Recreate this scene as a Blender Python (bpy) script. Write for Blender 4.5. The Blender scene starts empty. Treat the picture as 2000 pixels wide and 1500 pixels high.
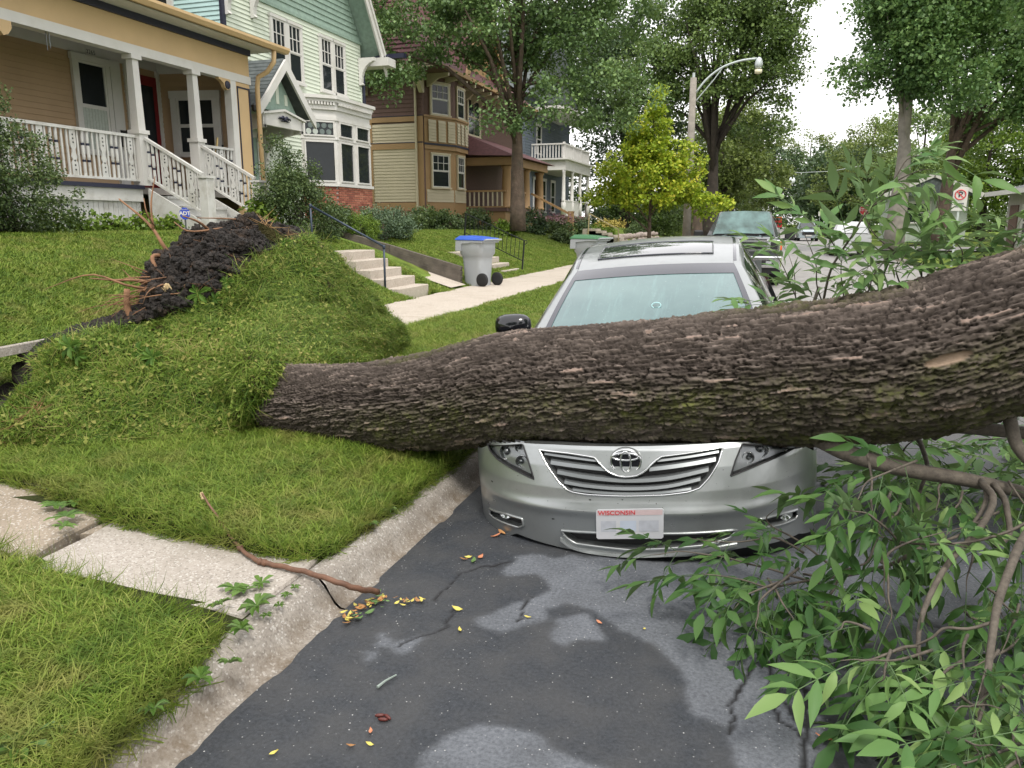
import bpy, bmesh, math, random
import numpy as np
from mathutils import Vector, Matrix, noise as mnoise
random.seed(7); RNG = np.random.default_rng(7)
S = bpy.context.scene; C = S.collection
R = math.radians; PI = math.pi
# ------------------------------------------------ camera, sky, sun, exposure
PITCH = math.atan(315 / 1500); YAW = R(18.067); CAMH = 1.6; FPX = 1500.
cam = bpy.data.cameras.new('camera'); camo = bpy.data.objects.new('camera', cam); C.objects.link(camo)
cam.sensor_width = 36; cam.lens = 27; cam.clip_end = 2000; cam.clip_start = .05
camo.location = (0, 0, CAMH); camo.rotation_euler = (PI / 2 - PITCH, 0, YAW); S.camera = camo
SUN_EL, SUN_AZ = R(58), R(150)
w = bpy.data.worlds.new('World'); S.world = w; w.use_nodes = True
nt = w.node_tree; nt.nodes.clear()
sky = nt.nodes.new('ShaderNodeTexSky'); sky.sky_type = 'NISHITA'; sky.sun_disc = False
sky.sun_elevation = SUN_EL; sky.sun_rotation = SUN_AZ; sky.dust_density = 3; sky.air_density = 1.2
cloud = nt.nodes.new('ShaderNodeMix'); cloud.data_type = 'RGBA'; cloud.inputs[0].default_value = .80
cloud.inputs[7].default_value = (11.6, 11.3, 11.2, 1)
cn = nt.nodes.new('ShaderNodeTexNoise'); cn.inputs['Scale'].default_value = 2.2; cn.inputs['Detail'].default_value = 5
crr = nt.nodes.new('ShaderNodeMapRange'); crr.inputs[3].default_value = .68; crr.inputs[4].default_value = .97
nt.links.new(cn.outputs[0], crr.inputs[0]); nt.links.new(crr.outputs[0], cloud.inputs[0])
bg = nt.nodes.new('ShaderNodeBackground'); bg.inputs[1].default_value = .085
wo = nt.nodes.new('ShaderNodeOutputWorld')
nt.links.new(sky.outputs[0], cloud.inputs[6]); nt.links.new(cloud.outputs[2], bg.inputs[0]); nt.links.new(bg.outputs[0], wo.inputs[0])
sl = bpy.data.lights.new('sun', 'SUN'); sl.energy = 1.25; sl.angle = R(14); sl.color = (1, .955, .88)
so = bpy.data.objects.new('sun', sl); C.objects.link(so)
sd = Vector((math.sin(SUN_AZ) * math.cos(SUN_EL), math.cos(SUN_AZ) * math.cos(SUN_EL), math.sin(SUN_EL)))
so.rotation_euler = sd.to_track_quat('Z', 'Y').to_euler(); so.location = (10, -20, 40)
S.view_settings.view_transform = 'Standard'; S.view_settings.look = 'None'; S.view_settings.gamma = 1
S.view_settings.exposure = 1.08
S.render.engine = 'CYCLES'; S.cycles.max_bounces = 8; S.cycles.transparent_max_bounces = 8
# ------------------------------------------------ reading positions
def ray(px, py):
    x = (px - 1000) / FPX; y = (750 - py) / FPX
    fw = math.cos(PITCH) + y * math.sin(PITCH); up = y * math.cos(PITCH) - math.sin(PITCH)
    return Vector((x * math.cos(YAW) - fw * math.sin(YAW), fw * math.cos(YAW) + x * math.sin(YAW), up))
def at(px, py, d): return ray(px, py) * d + Vector((0, 0, CAMH))
def onZ(px, py, z=0.): a = ray(px, py); return at(px, py, (z - CAMH) / a.z)
def onX(px, py, X): a = ray(px, py); return at(px, py, X / a.x)
def onY(px, py, Y): a = ray(px, py); return at(px, py, Y / a.y)
# ------------------------------------------------ object helpers
ORG = {}
def tag(o, label=None, cat=None, group=None, kind=None):
    if label: o['label'] = label
    if cat: o['category'] = cat
    if group: o['group'] = group
    if kind: o['kind'] = kind
    return o
def empty(name, loc, label, cat, group=None, rot=(0, 0, 0), local=False):
    o = bpy.data.objects.new(name, None); C.objects.link(o); o.location = loc; o.rotation_euler = rot
    o.empty_display_size = .1
    ORG[o.name] = Vector((0, 0, 0)) if local else Vector(loc)
    return tag(o, label, cat, group)
def link(name, me, parent=None, kind=None):
    o = bpy.data.objects.new(name, me); C.objects.link(o)
    if parent: o.parent = parent
    if kind: o['kind'] = kind
    return o
class MB:
    def __init__(s): s.v = []; s.f = []; s.m = []
    def add(s, vs, fs, m=0):
        b = len(s.v); s.v += [Vector(v) for v in vs]; s.f += [[b + i for i in f] for f in fs]; s.m += [m] * len(fs); return s
    def hexa(s, p, m=0):
        return s.add(p, [(0, 3, 2, 1), (4, 5, 6, 7), (0, 1, 5, 4), (1, 2, 6, 5), (2, 3, 7, 6), (3, 0, 4, 7)], m)
    def box(s, x0, x1, y0, y1, z0, z1, m=0):
        return s.hexa([(x0, y0, z0), (x1, y0, z0), (x1, y1, z0), (x0, y1, z0), (x0, y0, z1), (x1, y0, z1), (x1, y1, z1), (x0, y1, z1)], m)
    def ob(s, O, a, n, A, Z, N, m=0):
        O = Vector(O); a = Vector(a).normalized(); n = Vector(n).normalized(); z = Vector((0, 0, 1)); p = []
        for zz in Z:
            for (i, j) in ((0, 0), (1, 0), (1, 1), (0, 1)): p.append(O + a * A[i] + n * N[j] + z * zz)
        return s.hexa(p, m)
    def bar(s, a, b, w, h=None, up=(0, 0, 1), m=0):
        a = Vector(a); b = Vector(b); h = h or w; t = (b - a).normalized(); x = t.cross(Vector(up))
        if x.length < 1e-4: x = t.cross(Vector((1, 0, 0)))
        x.normalize(); y = x.cross(t).normalized(); p = []
        for q in (a, b):
            for (i, j) in ((-1, -1), (1, -1), (1, 1), (-1, 1)): p.append(q + x * i * w / 2 + y * j * h / 2)
        return s.hexa(p, m)
    def tube(s, pts, rad, n=8, m=0, cap=True):
        pts = [Vector(p) for p in pts]; k = len(pts)
        if not hasattr(rad, '__len__'): rad = [rad] * k
        b = len(s.v); pu = None
        for i in range(k):
            t = (pts[min(i + 1, k - 1)] - pts[max(i - 1, 0)]).normalized()
            if pu is None: pu = t.orthogonal().normalized()
            u = (pu - t * pu.dot(t)); u = u.normalized() if u.length > 1e-5 else t.orthogonal().normalized()
            pu = u; v = t.cross(u)
            for j in range(n):
                a = 2 * PI * j / n; s.v.append(pts[i] + (u * math.cos(a) + v * math.sin(a)) * rad[i])
        for i in range(k - 1):
            for j in range(n):
                j2 = (j + 1) % n; s.f.append([b + i * n + j, b + i * n + j2, b + (i + 1) * n + j2, b + (i + 1) * n + j]); s.m.append(m)
        if cap:
            s.f.append([b + j for j in reversed(range(n))]); s.m.append(m)
            s.f.append([b + (k - 1) * n + j for j in range(n)]); s.m.append(m)
        return s
    def lathe(s, O, prof, n=14, m=0, ax=None):
        O = Vector(O); M = Matrix.Identity(3) if ax is None else Vector(ax).to_track_quat('Z', 'Y').to_matrix()
        b = len(s.v); k = len(prof)
        for (r, z) in prof:
            for j in range(n):
                a = 2 * PI * j / n; s.v.append(O + M @ Vector((r * math.cos(a), r * math.sin(a), z)))
        for i in range(k - 1):
            for j in range(n):
                j2 = (j + 1) % n; s.f.append([b + i * n + j, b + i * n + j2, b + (i + 1) * n + j2, b + (i + 1) * n + j]); s.m.append(m)
        s.f.append([b + j for j in reversed(range(n))]); s.m.append(m)
        s.f.append([b + (k - 1) * n + j for j in range(n)]); s.m.append(m)
        return s
    def prism(s, poly, O, a, z, n, t, m=0):
        """poly: 2-D outline in (a, z); extruded t along n"""
        O = Vector(O); a = Vector(a).normalized(); z = Vector(z).normalized(); n = Vector(n).normalized(); k = len(poly)
        vs = [O + a * p[0] + z * p[1] for p in poly] + [O + a * p[0] + z * p[1] + n * t for p in poly]
        fs = [list(range(k)), list(reversed(range(k, 2 * k)))] + [[i, i + k, (i + 1) % k + k, (i + 1) % k] for i in range(k)]
        return s.add(vs, fs, m)
    def grid(s, P, m=0, mask=None):
        r = len(P); c = len(P[0]); b = len(s.v)
        for row in P: s.v += [Vector(p) for p in row]
        for i in range(r - 1):
            for j in range(c - 1):
                if mask and not mask(i, j): continue
                s.f.append([b + i * c + j, b + i * c + j + 1, b + (i + 1) * c + j + 1, b + (i + 1) * c + j]); s.m.append(m)
        return s
    def build(s, name, mats, parent=None, smooth=False, off=None, kind=None, bevel=0, xf=None):
        if off is None: off = ORG.get(root_of(parent).name, Vector((0, 0, 0))) if parent else Vector((0, 0, 0))
        if xf: s.v = [xf(v) for v in s.v]
        me = bpy.data.meshes.new(name); me.from_pydata([tuple(v - off) for v in s.v], [], s.f)
        if not isinstance(mats, (list, tuple)): mats = [mats]
        for mt in mats: me.materials.append(mt)
        if len(mats) > 1: me.polygons.foreach_set('material_index', s.m)
        bm = bmesh.new(); bm.from_mesh(me); bmesh.ops.recalc_face_normals(bm, faces=bm.faces)
        if bevel: bmesh.ops.bevel(bm, geom=list(bm.edges), offset=bevel, segments=1, affect='EDGES')
        bm.to_mesh(me); bm.free()
        if smooth: me.polygons.foreach_set('use_smooth', [True] * len(me.polygons))
        me.update()
        return link(name, me, parent, kind)
def root_of(o):
    while o.parent: o = o.parent
    return o
def copy_tree(o, parent=None):
    c = o.copy(); C.objects.link(c); c.parent = parent
    for ch in list(o.children): copy_tree(ch, c)
    return c
def np_mesh(name, V, F, mats, parent=None, smooth=False, attrs=None, kind=None, off=True):
    V = np.asarray(V, np.float32).reshape(-1, 3).copy(); F = np.asarray(F, np.int32)
    if parent is not None and off: V -= np.array(ORG.get(root_of(parent).name, Vector((0, 0, 0))), np.float32)
    me = bpy.data.meshes.new(name); me.vertices.add(len(V)); me.vertices.foreach_set('co', V.ravel())
    k = F.shape[1]; me.loops.add(F.size); me.loops.foreach_set('vertex_index', F.ravel())
    me.polygons.add(len(F)); me.polygons.foreach_set('loop_start', np.arange(0, F.size, k, dtype=np.int32))
    me.polygons.foreach_set('loop_total', np.full(len(F), k, np.int32))
    if smooth: me.polygons.foreach_set('use_smooth', np.ones(len(F), bool))
    if not isinstance(mats, (list, tuple)): mats = [mats]
    for mt in mats: me.materials.append(mt)
    for an, av in (attrs or {}).items():
        at_ = me.attributes.new(an, 'FLOAT', 'POINT'); at_.data.foreach_set('value', np.asarray(av, np.float32).ravel())
    me.update(); me.validate()
    return link(name, me, parent, kind)
def gridF(nr, nc, wrap=False):
    i = np.arange(nr - 1)[:, None]; j = np.arange(nc if wrap else nc - 1)[None, :]; j2 = (j + 1) % nc
    return np.stack([i * nc + j, i * nc + j2, (i + 1) * nc + j2, (i + 1) * nc + j], -1).reshape(-1, 4)
# vectorised noise
def vnoise(x, y, seed=0):
    xi = np.floor(x).astype(np.int64); yi = np.floor(y).astype(np.int64); xf = x - xi; yf = y - yi
    def h(a, b):
        n = (a * 374761393 + b * 668265263 + seed * 1442695041) & 0xffffffff
        n = ((n ^ (n >> 13)) * 1274126177) & 0xffffffff; n ^= n >> 16
        return (n & 0xffff) / 65535.
    u = xf * xf * (3 - 2 * xf); v = yf * yf * (3 - 2 * yf)
    return (h(xi, yi) * (1 - u) + h(xi + 1, yi) * u) * (1 - v) + (h(xi, yi + 1) * (1 - u) + h(xi + 1, yi + 1) * u) * v
def fbm(x, y, o=4, seed=0):
    r = 0; a = .5; t = 0
    for k in range(o): r = r + a * vnoise(x, y, seed + k); t += a; x = x * 2.03 + 5.1; y = y * 2.03 + 1.7; a *= .5
    return r / t
def worley(x, y, seed=0):
    """F1, F2 and the id of the nearest cell"""
    xi = np.floor(x).astype(np.int64); yi = np.floor(y).astype(np.int64)
    f1 = np.full(x.shape, 9.); f2 = np.full(x.shape, 9.); cid = np.zeros(x.shape); ox = np.zeros(x.shape); oy = np.zeros(x.shape)
    for dx in (-1, 0, 1):
        for dy in (-1, 0, 1):
            a = xi + dx; b = yi + dy
            n = (a * 73856093 ^ b * 19349663 ^ seed * 83492791) & 0xffffffff
            n = ((n ^ (n >> 13)) * 1274126177) & 0xffffffff; n ^= n >> 15
            jx = (n & 0x3ff) / 1023.; jy = ((n >> 10) & 0x3ff) / 1023.; idv = ((n >> 20) & 0x3ff) / 1023.
            ddx = x - a - jx; ddy = y - b - jy; d = np.sqrt(ddx ** 2 + ddy ** 2)
            c = d < f1
            f2 = np.where(c, f1, np.minimum(f2, d)); cid = np.where(c, idv, cid); ox = np.where(c, ddx, ox); oy = np.where(c, ddy, oy); f1 = np.where(c, d, f1)
    return f1, f2, cid, ox, oy
def sstep(a, b, x): t = np.clip((x - a) / (b - a), 0, 1); return t * t * (3 - 2 * t)
# ------------------------------------------------ materials
MT = {}
def nodes(name):
    m = bpy.data.materials.new(name); m.use_nodes = True; t = m.node_tree; b = t.nodes['Principled BSDF']; MT[name] = m
    return m, t, b
def lk(t, a, b): t.links.new(a, b)
def noise_n(t, scale, detail=4, vec=None, rough=.55):
    n = t.nodes.new('ShaderNodeTexNoise'); n.inputs['Scale'].default_value = scale; n.inputs['Detail'].default_value = detail
    n.inputs['Roughness'].default_value = rough
    if vec is not None: lk(t, vec, n.inputs['Vector'])
    return n.outputs['Fac']
def pos_n(t, sc=None):
    g = t.nodes.new('ShaderNodeNewGeometry'); o = g.outputs['Position']
    if sc:
        m = t.nodes.new('ShaderNodeMapping'); m.inputs['Scale'].default_value = sc; lk(t, o, m.inputs[0]); o = m.outputs[0]
    return o
def ramp(t, fac, stops):
    r = t.nodes.new('ShaderNodeValToRGB'); e = r.color_ramp.elements
    while len(e) < len(stops): e.new(.5)
    for q, (p, c) in zip(e, stops):
        q.position = p; q.color = (*c, 1) if hasattr(c, '__len__') else (c, c, c, 1)
    lk(t, fac, r.inputs[0]); return r.outputs[0]
def mixc(t, fac, a, b, mode='MIX'):
    m = t.nodes.new('ShaderNodeMix'); m.data_type = 'RGBA'; m.blend_type = mode
    for sock, v in ((m.inputs[0], fac), (m.inputs[6], a), (m.inputs[7], b)):
        if hasattr(v, 'is_linked'): lk(t, v, sock)
        elif hasattr(v, '__len__'): sock.default_value = (*v[:3], 1)
        else: sock.default_value = v
    return m.outputs[2]
def attr_n(t, name): a = t.nodes.new('ShaderNodeAttribute'); a.attribute_name = name; return a.outputs['Fac']
def bump(t, b, h, st=.3, dist=.01):
    n = t.nodes.new('ShaderNodeBump'); n.inputs['Strength'].default_value = st; n.inputs['Distance'].default_value = dist
    lk(t, h, n.inputs['Height']); lk(t, n.outputs[0], b.inputs['Normal'])
def mat(name, c, rough=.6, metal=0, var=.12, scale=6, bmp=.15, bd=.004, fine=60, coat=0, spec=.5, dirt=None, dscale=1.3):
    """painted or plain surface: tone varies on two scales; dirt = second colour in patches"""
    if name in MT: return MT[name]
    m, t, b = nodes(name); P = pos_n(t)
    n1 = noise_n(t, scale, 5, P); lo = [x * (1 - var) for x in c]; hi = [min(1, x * (1 + var)) for x in c]
    col = ramp(t, n1, [(.3, lo), (.7, hi)])
    if dirt:
        n3 = noise_n(t, dscale, 6, P, .7); col = mixc(t, ramp(t, n3, [(.5, 0), (.72, .7)]), col, dirt)
    lk(t, col, b.inputs['Base Color']); b.inputs['Roughness'].default_value = rough; b.inputs['Metallic'].default_value = metal
    b.inputs['Coat Weight'].default_value = coat; b.inputs['Specular IOR Level'].default_value = spec
    if bmp: bump(t, b, noise_n(t, fine, 3, P), bmp, bd)
    return m
def leafmat(name, stops, trans=.35, rough=.5, scale=.6, under=None, island=.5, spec=.4):
    m, t, b = nodes(name); P = pos_n(t); g = t.nodes.new('ShaderNodeNewGeometry')
    n1 = noise_n(t, scale, 3, P); ad = t.nodes.new('ShaderNodeMix'); ad.data_type = 'FLOAT'; ad.inputs[0].default_value = island
    lk(t, n1, ad.inputs[2]); lk(t, g.outputs['Random Per Island'], ad.inputs[3])
    col = ramp(t, ad.outputs[0], stops)
    if under: col = mixc(t, g.outputs['Backfacing'], col, under)
    lk(t, col, b.inputs['Base Color']); b.inputs['Roughness'].default_value = rough; b.inputs['Specular IOR Level'].default_value = spec
    tr = t.nodes.new('ShaderNodeBsdfTranslucent'); lk(t, mixc(t, .4, col, (.20, .27, .05), 'MIX'), tr.inputs[0])
    ms = t.nodes.new('ShaderNodeMixShader'); ms.inputs[0].default_value = trans
    out = t.nodes['Material Output']; lk(t, b.outputs[0], ms.inputs[1]); lk(t, tr.outputs[0], ms.inputs[2]); lk(t, ms.outputs[0], out.inputs[0])
    return m
# ================================================ materials of the place
M = {}
# asphalt with attributes
m, t, b = nodes('asphalt'); P = pos_n(t); M['asphalt'] = m
pat = attr_n(t, 'pale'); n_f = noise_n(t, 70, 5, P, .7); n_m = noise_n(t, 5, 4, P); n_s = noise_n(t, 260, 2, P)
dark = ramp(t, n_f, [(.3, (.017, .020, .024)), (.7, (.050, .056, .066))]); pale = ramp(t, n_f, [(.3, (.072, .079, .092)), (.7, (.175, .188, .208))])
md = mixc(t, ramp(t, n_m, [(.35, 0), (.65, 1)]), dark, (.066, .066, .066)); c0 = mixc(t, pat, mixc(t, .5, dark, md), pale)
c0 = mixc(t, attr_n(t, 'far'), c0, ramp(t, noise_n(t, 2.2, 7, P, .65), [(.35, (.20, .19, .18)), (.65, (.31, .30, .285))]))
vo = t.nodes.new('ShaderNodeTexVoronoi'); vo.inputs['Scale'].default_value = 72; lk(t, P, vo.inputs['Vector'])
vd = ramp(t, vo.outputs['Distance'], [(.13, 1), (.22, 0)]); sx = t.nodes.new('ShaderNodeSeparateColor'); lk(t, vo.outputs['Color'], sx.inputs[0])
nn = t.nodes.new('ShaderNodeMath'); nn.operation = 'MULTIPLY'; lk(t, ramp(t, sx.outputs[0], [(.80, 0), (1.0, .9)]), nn.inputs[0]); lk(t, vd, nn.inputs[1])
n2 = t.nodes.new('ShaderNodeMath'); n2.operation = 'MULTIPLY'; lk(t, nn.outputs[0], n2.inputs[0]); lk(t, ramp(t, noise_n(t, 3.3, 5, P, .7), [(.40, .05), (.56, 1)]), n2.inputs[1])
c0 = mixc(t, n2.outputs[0], c0, (.62, .62, .61)); c0 = mixc(t, attr_n(t, 'crack'), c0, (.010, .010, .011))
lk(t, c0, b.inputs['Base Color']); lk(t, ramp(t, pat, [(0, .58), (1, .82)]), b.inputs['Roughness'])
b.inputs['Specular IOR Level'].default_value = .35; bump(t, b, n_f, .55, .006)
def concrete(name, lo, hi, stain, sc=90):
    m, t, b = nodes(name); P = pos_n(t); f = noise_n(t, sc, 5, P, .75); c = ramp(t, f, [(.3, lo), (.72, hi)])
    c = mixc(t, ramp(t, noise_n(t, 2.4, 6, P, .7), [(.48, 0), (.72, .75)]), c, stain)
    vo = t.nodes.new('ShaderNodeTexVoronoi'); vo.inputs['Scale'].default_value = 130; lk(t, P, vo.inputs['Vector'])
    sx = t.nodes.new('ShaderNodeSeparateColor'); lk(t, vo.outputs['Color'], sx.inputs[0])
    c = mixc(t, ramp(t, sx.outputs[0], [(.86, 0), (.9, .55)]), c, (.17, .15, .13)); c = mixc(t, ramp(t, sx.outputs[1], [(.9, 0), (.93, .5)]), c, (.62, .6, .56))
    lk(t, c, b.inputs['Base Color']); b.inputs['Roughness'].default_value = .9; b.inputs['Specular IOR Level'].default_value = .25
    bump(t, b, f, .5, .004); M[name] = m; return m
concrete('walk_concrete', (.30, .27, .235), (.46, .42, .375), (.27, .24, .20))
concrete('old_slab', (.24, .20, .155), (.40, .34, .27), (.22, .18, .13))
concrete('kerb_concrete', (.22, .20, .175), (.42, .385, .34), (.19, .165, .14))
m = M['kerb_concrete']; t = m.node_tree; b = t.nodes['Principled BSDF']; old = b.inputs['Base Color'].links[0].from_socket
sx_ = t.nodes.new('ShaderNodeSeparateXYZ'); lk(t, pos_n(t), sx_.inputs[0]); band = ramp(t, sx_.outputs[2], [(.0, 1), (.045, .8), (.10, .0)]); mm = t.nodes.new('ShaderNodeMath'); mm.operation = 'MULTIPLY'; lk(t, band, mm.inputs[0]); lk(t, ramp(t, noise_n(t, 7, 6, pos_n(t), .7), [(.36, 0), (.6, .75)]), mm.inputs[1])
lk(t, mixc(t, mm.outputs[0], old, (.13, .095, .06)), b.inputs['Base Color'])
concrete('side_concrete', (.40, .35, .29), (.52, .465, .40), (.36, .31, .25), 30)
G1 = [(.20, (.060, .115, .014)), (.40, (.135, .220, .026)), (.60, (.220, .305, .044)), (.82, (.36, .38, .10))]
M['grass'] = leafmat('grass_blades', G1, .35, .55, 1.6, None, .55, .25)
for nm_ in ('grass_blades',):
    t = MT[nm_].node_tree; b = t.nodes['Principled BSDF']; old = b.inputs['Base Color'].links[0].from_socket; P = pos_n(t)
    lk(t, mixc(t, ramp(t, noise_n(t, 2.6, 6, P, .7), [(.52, 0), (.68, .65)]), mixc(t, ramp(t, noise_n(t, 7, 4, P), [(.5, 0), (.66, .45)]), old, (.045, .115, .02)), (.34, .29, .10)), b.inputs['Base Color'])
M['mound_grass'] = leafmat('mound_grass_blades', [(.20, (.030, .070, .012)), (.38, (.105, .190, .024)), (.60, (.22, .31, .048)), (.86, (.38, .32, .12))], .3, .55, 3.2, None, .55, .25)
M['weed'] = leafmat('weed_leaf', [(.3, (.05, .12, .02)), (.7, (.12, .22, .04))], .3, .45, 3, (.12, .18, .07))
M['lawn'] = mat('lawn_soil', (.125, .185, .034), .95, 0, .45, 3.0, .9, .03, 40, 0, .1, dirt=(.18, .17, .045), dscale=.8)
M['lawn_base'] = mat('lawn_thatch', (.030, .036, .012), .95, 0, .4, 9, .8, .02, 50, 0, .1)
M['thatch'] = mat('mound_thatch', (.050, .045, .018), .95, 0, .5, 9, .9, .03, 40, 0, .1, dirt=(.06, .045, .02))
# soil
m, t, b = nodes('soil'); P = pos_n(t); M['soil'] = m
f = noise_n(t, 22, 8, P, .75); c = ramp(t, f, [(.3, (.008, .007, .006)), (.5, (.026, .021, .018)), (.7, (.060, .046, .036))])
c = mixc(t, ramp(t, noise_n(t, 7, 5, P), [(.55, 0), (.7, .6)]), c, (.10, .058, .032)); lk(t, c, b.inputs['Base Color']); b.inputs['Roughness'].default_value = .8
bump(t, b, noise_n(t, 60, 8, P, .8), 1, .03)
M['root'] = mat('root_wood', (.22, .115, .06), .85, 0, .3, 12, .6, .004, 90)
# ================================================ ground
def lerp(a, b, t): return a + (b - a) * t
GX = [(-200, 1.2), (-12, 1.5), (-9.6, 1.40), (-8.3, 1.05), (-6.45, .22), (-6.3, .185), (-4.6, .185), (-4.5, .20), (-3.2, .185), (-1.78, .135)]
xs = np.array([g[0] for g in GX]); zs = np.array([g[1] for g in GX])
def gz(X, Y):
    X = np.asarray(X, float); Y = np.asarray(Y, float); z = np.interp(X, xs, zs)
    low = np.interp(X, [-12, -10.5, -8.6, -6.45], [1.32, 1.25, .9, .22])          # garden of the third house
    z = z + (np.where(X < -6.45, low, z) - z) * sstep(15.6, 16.6, Y)
    carve = sstep(-8.15, -7.9, X) * (1 - sstep(-6.6, -6.5, X)) * sstep(13.15, 13.3, Y) * (1 - sstep(14.5, 14.65, Y))
    return z - .32 * carve
def sheet(name, X0, X1, Y0, Y1, dx, dy, zf, mt, kind='structure', attrs=None):
    nx = max(2, int(round((X1 - X0) / dx)) + 1); ny = max(2, int(round((Y1 - Y0) / dy)) + 1)
    X, Y = np.meshgrid(np.linspace(X0, X1, nx), np.linspace(Y0, Y1, ny)); Z = zf(X, Y)
    return np_mesh(name, np.stack([X, Y, Z], -1), gridF(ny, nx), mt, None, True, attrs(X, Y) if attrs else None, kind)
sheet('ground', -400, 400, -60, 900, 40, 40, lambda X, Y: X * 0 - .15, M['lawn'])
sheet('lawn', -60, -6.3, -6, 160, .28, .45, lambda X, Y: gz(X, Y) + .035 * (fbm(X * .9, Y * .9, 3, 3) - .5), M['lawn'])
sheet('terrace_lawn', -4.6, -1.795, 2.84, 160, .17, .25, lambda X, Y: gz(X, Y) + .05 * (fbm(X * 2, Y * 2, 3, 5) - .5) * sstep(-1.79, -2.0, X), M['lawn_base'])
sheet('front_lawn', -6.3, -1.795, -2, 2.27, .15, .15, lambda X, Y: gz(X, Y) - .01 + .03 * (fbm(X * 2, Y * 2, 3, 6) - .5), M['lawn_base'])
sheet('walk_bed', -6.3, -1.78, 2.1, 2.95, .3, .3, lambda X, Y: X * 0 + .055, M['soil'])
RK = 5.3
def far_lawn(X, Y): return .14 + .25 * sstep(9, 30, X) + .05 * (fbm(X * .5, Y * .5, 3, 8) - .5)
sheet('right_lawn', RK + .16, 90, -4, 200, .9, 1.5, far_lawn, M['lawn'])
# road
def capsule(X, Y, pts, r):
    d = np.full(X.shape, 9.)
    for (a, b) in zip(pts[:-1], pts[1:]):
        a = onZ(*a); b = onZ(*b); vx, vy = b.x - a.x, b.y - a.y; L = vx * vx + vy * vy + 1e-9
        s = np.clip(((X - a.x) * vx + (Y - a.y) * vy) / L, 0, 1); d = np.minimum(d, np.hypot(X - a.x - vx * s, Y - a.y - vy * s))
    return d - r
def road_attr(X, Y):
    Xw = X + .16 * (fbm(X * 5, Y * 5, 6, 11) - .5); Yw = Y + .16 * (fbm(X * 5, Y * 5, 6, 12) - .5)
    def inside(poly):
        P = [onZ(*q) for q in poly]; c = np.zeros(X.shape, bool); j = len(P) - 1
        for i in range(len(P)):
            c ^= ((P[i].y > Yw) != (P[j].y > Yw)) & (Xw < (P[j].x - P[i].x) * (Yw - P[i].y) / (P[j].y - P[i].y + 1e-9) + P[i].x); j = i
        return c
    c = inside([(940, 1215), (1010, 1180), (1085, 1150), (1060, 1120), (985, 1120), (1010, 1088), (1120, 1080), (1300, 1105), (1600, 1060), (1990, 1010), (1990, 1180), (1760, 1230), (1640, 1270), (1600, 1380), (1590, 1540), (1440, 1540), (1420, 1420), (1340, 1390), (1310, 1310), (1270, 1250), (1190, 1215), (1120, 1180), (1060, 1185), (1050, 1215), (985, 1235)])
    c |= inside([(780, 1560), (830, 1480), (880, 1425), (960, 1412), (1030, 1430), (1060, 1462), (1170, 1495), (1210, 1560)]) | inside([(1060, 1215), (1140, 1200), (1170, 1240), (1090, 1255)])
    c |= inside([(690, 1290), (760, 1240), (850, 1220), (830, 1265), (740, 1310)]) & (fbm(X * 12, Y * 12, 3, 19) > .5)
    pale = c.astype(float)
    for _ in range(2):
        q = np.pad(pale, 1, mode='edge'); pale = (q[1:-1, 1:-1] * 2 + q[:-2, 1:-1] + q[2:, 1:-1] + q[1:-1, :-2] + q[1:-1, 2:]) / 6
    pale *= .62 + .75 * (fbm(X * 7, Y * 7, 5, 14) - .22)
    cr = np.full(X.shape, 9.); Xc = X + .05 * (fbm(X * 16, Y * 16, 3, 21) - .5); Yc = Y + .05 * (fbm(X * 16, Y * 16, 3, 22) - .5)
    for pts, r in (([(1465, 1300), (1430, 1370), (1422, 1430)], .005), ([(1498, 1280), (1515, 1350), (1575, 1425), (1578, 1520)], .008),
                   ([(1540, 1270), (1572, 1350), (1578, 1425)], .010), ([(1578, 1425), (1625, 1340)], .004), ([(1515, 1370), (1520, 1410), (1560, 1435)], .006),
                   ([(1035, 1165), (1010, 1215)], .004), ([(850, 1175), (905, 1115), (1000, 1095)], .004), ([(1600, 1000), (1700, 1040), (1760, 1110)], .005),
                   ([(1640, 1010), (1660, 1060)], .005), ([(780, 1260), (860, 1230), (880, 1190)], .004), ([(1700, 1180), (1850, 1230)], .006)):
        cr = np.minimum(cr, capsule(Xc, Yc, pts, r))
    crack = 1 - sstep(-.002, .007, cr)
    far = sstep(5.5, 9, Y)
    return {'pale': np.clip(pale, 0, 1), 'crack': crack, 'far': far}
def road_z(X, Y):
    a = road_attr(X, Y); return .004 * fbm(X * 4, Y * 4, 3, 31) - .007 * a['crack'] + .002 * a['pale'] - .004
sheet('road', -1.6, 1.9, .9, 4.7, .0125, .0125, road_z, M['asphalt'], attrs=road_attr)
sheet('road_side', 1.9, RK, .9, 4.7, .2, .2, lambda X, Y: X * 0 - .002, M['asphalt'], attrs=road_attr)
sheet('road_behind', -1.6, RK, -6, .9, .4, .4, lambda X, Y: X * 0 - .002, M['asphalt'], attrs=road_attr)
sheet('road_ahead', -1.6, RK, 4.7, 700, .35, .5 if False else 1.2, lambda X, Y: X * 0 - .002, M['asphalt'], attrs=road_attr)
sheet('cross_street', RK, 90, 44.5, 51.5, 3, 1.5, lambda X, Y: X * 0 + .22, mat('dry_road', (.24, .23, .22), .9))
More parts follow.
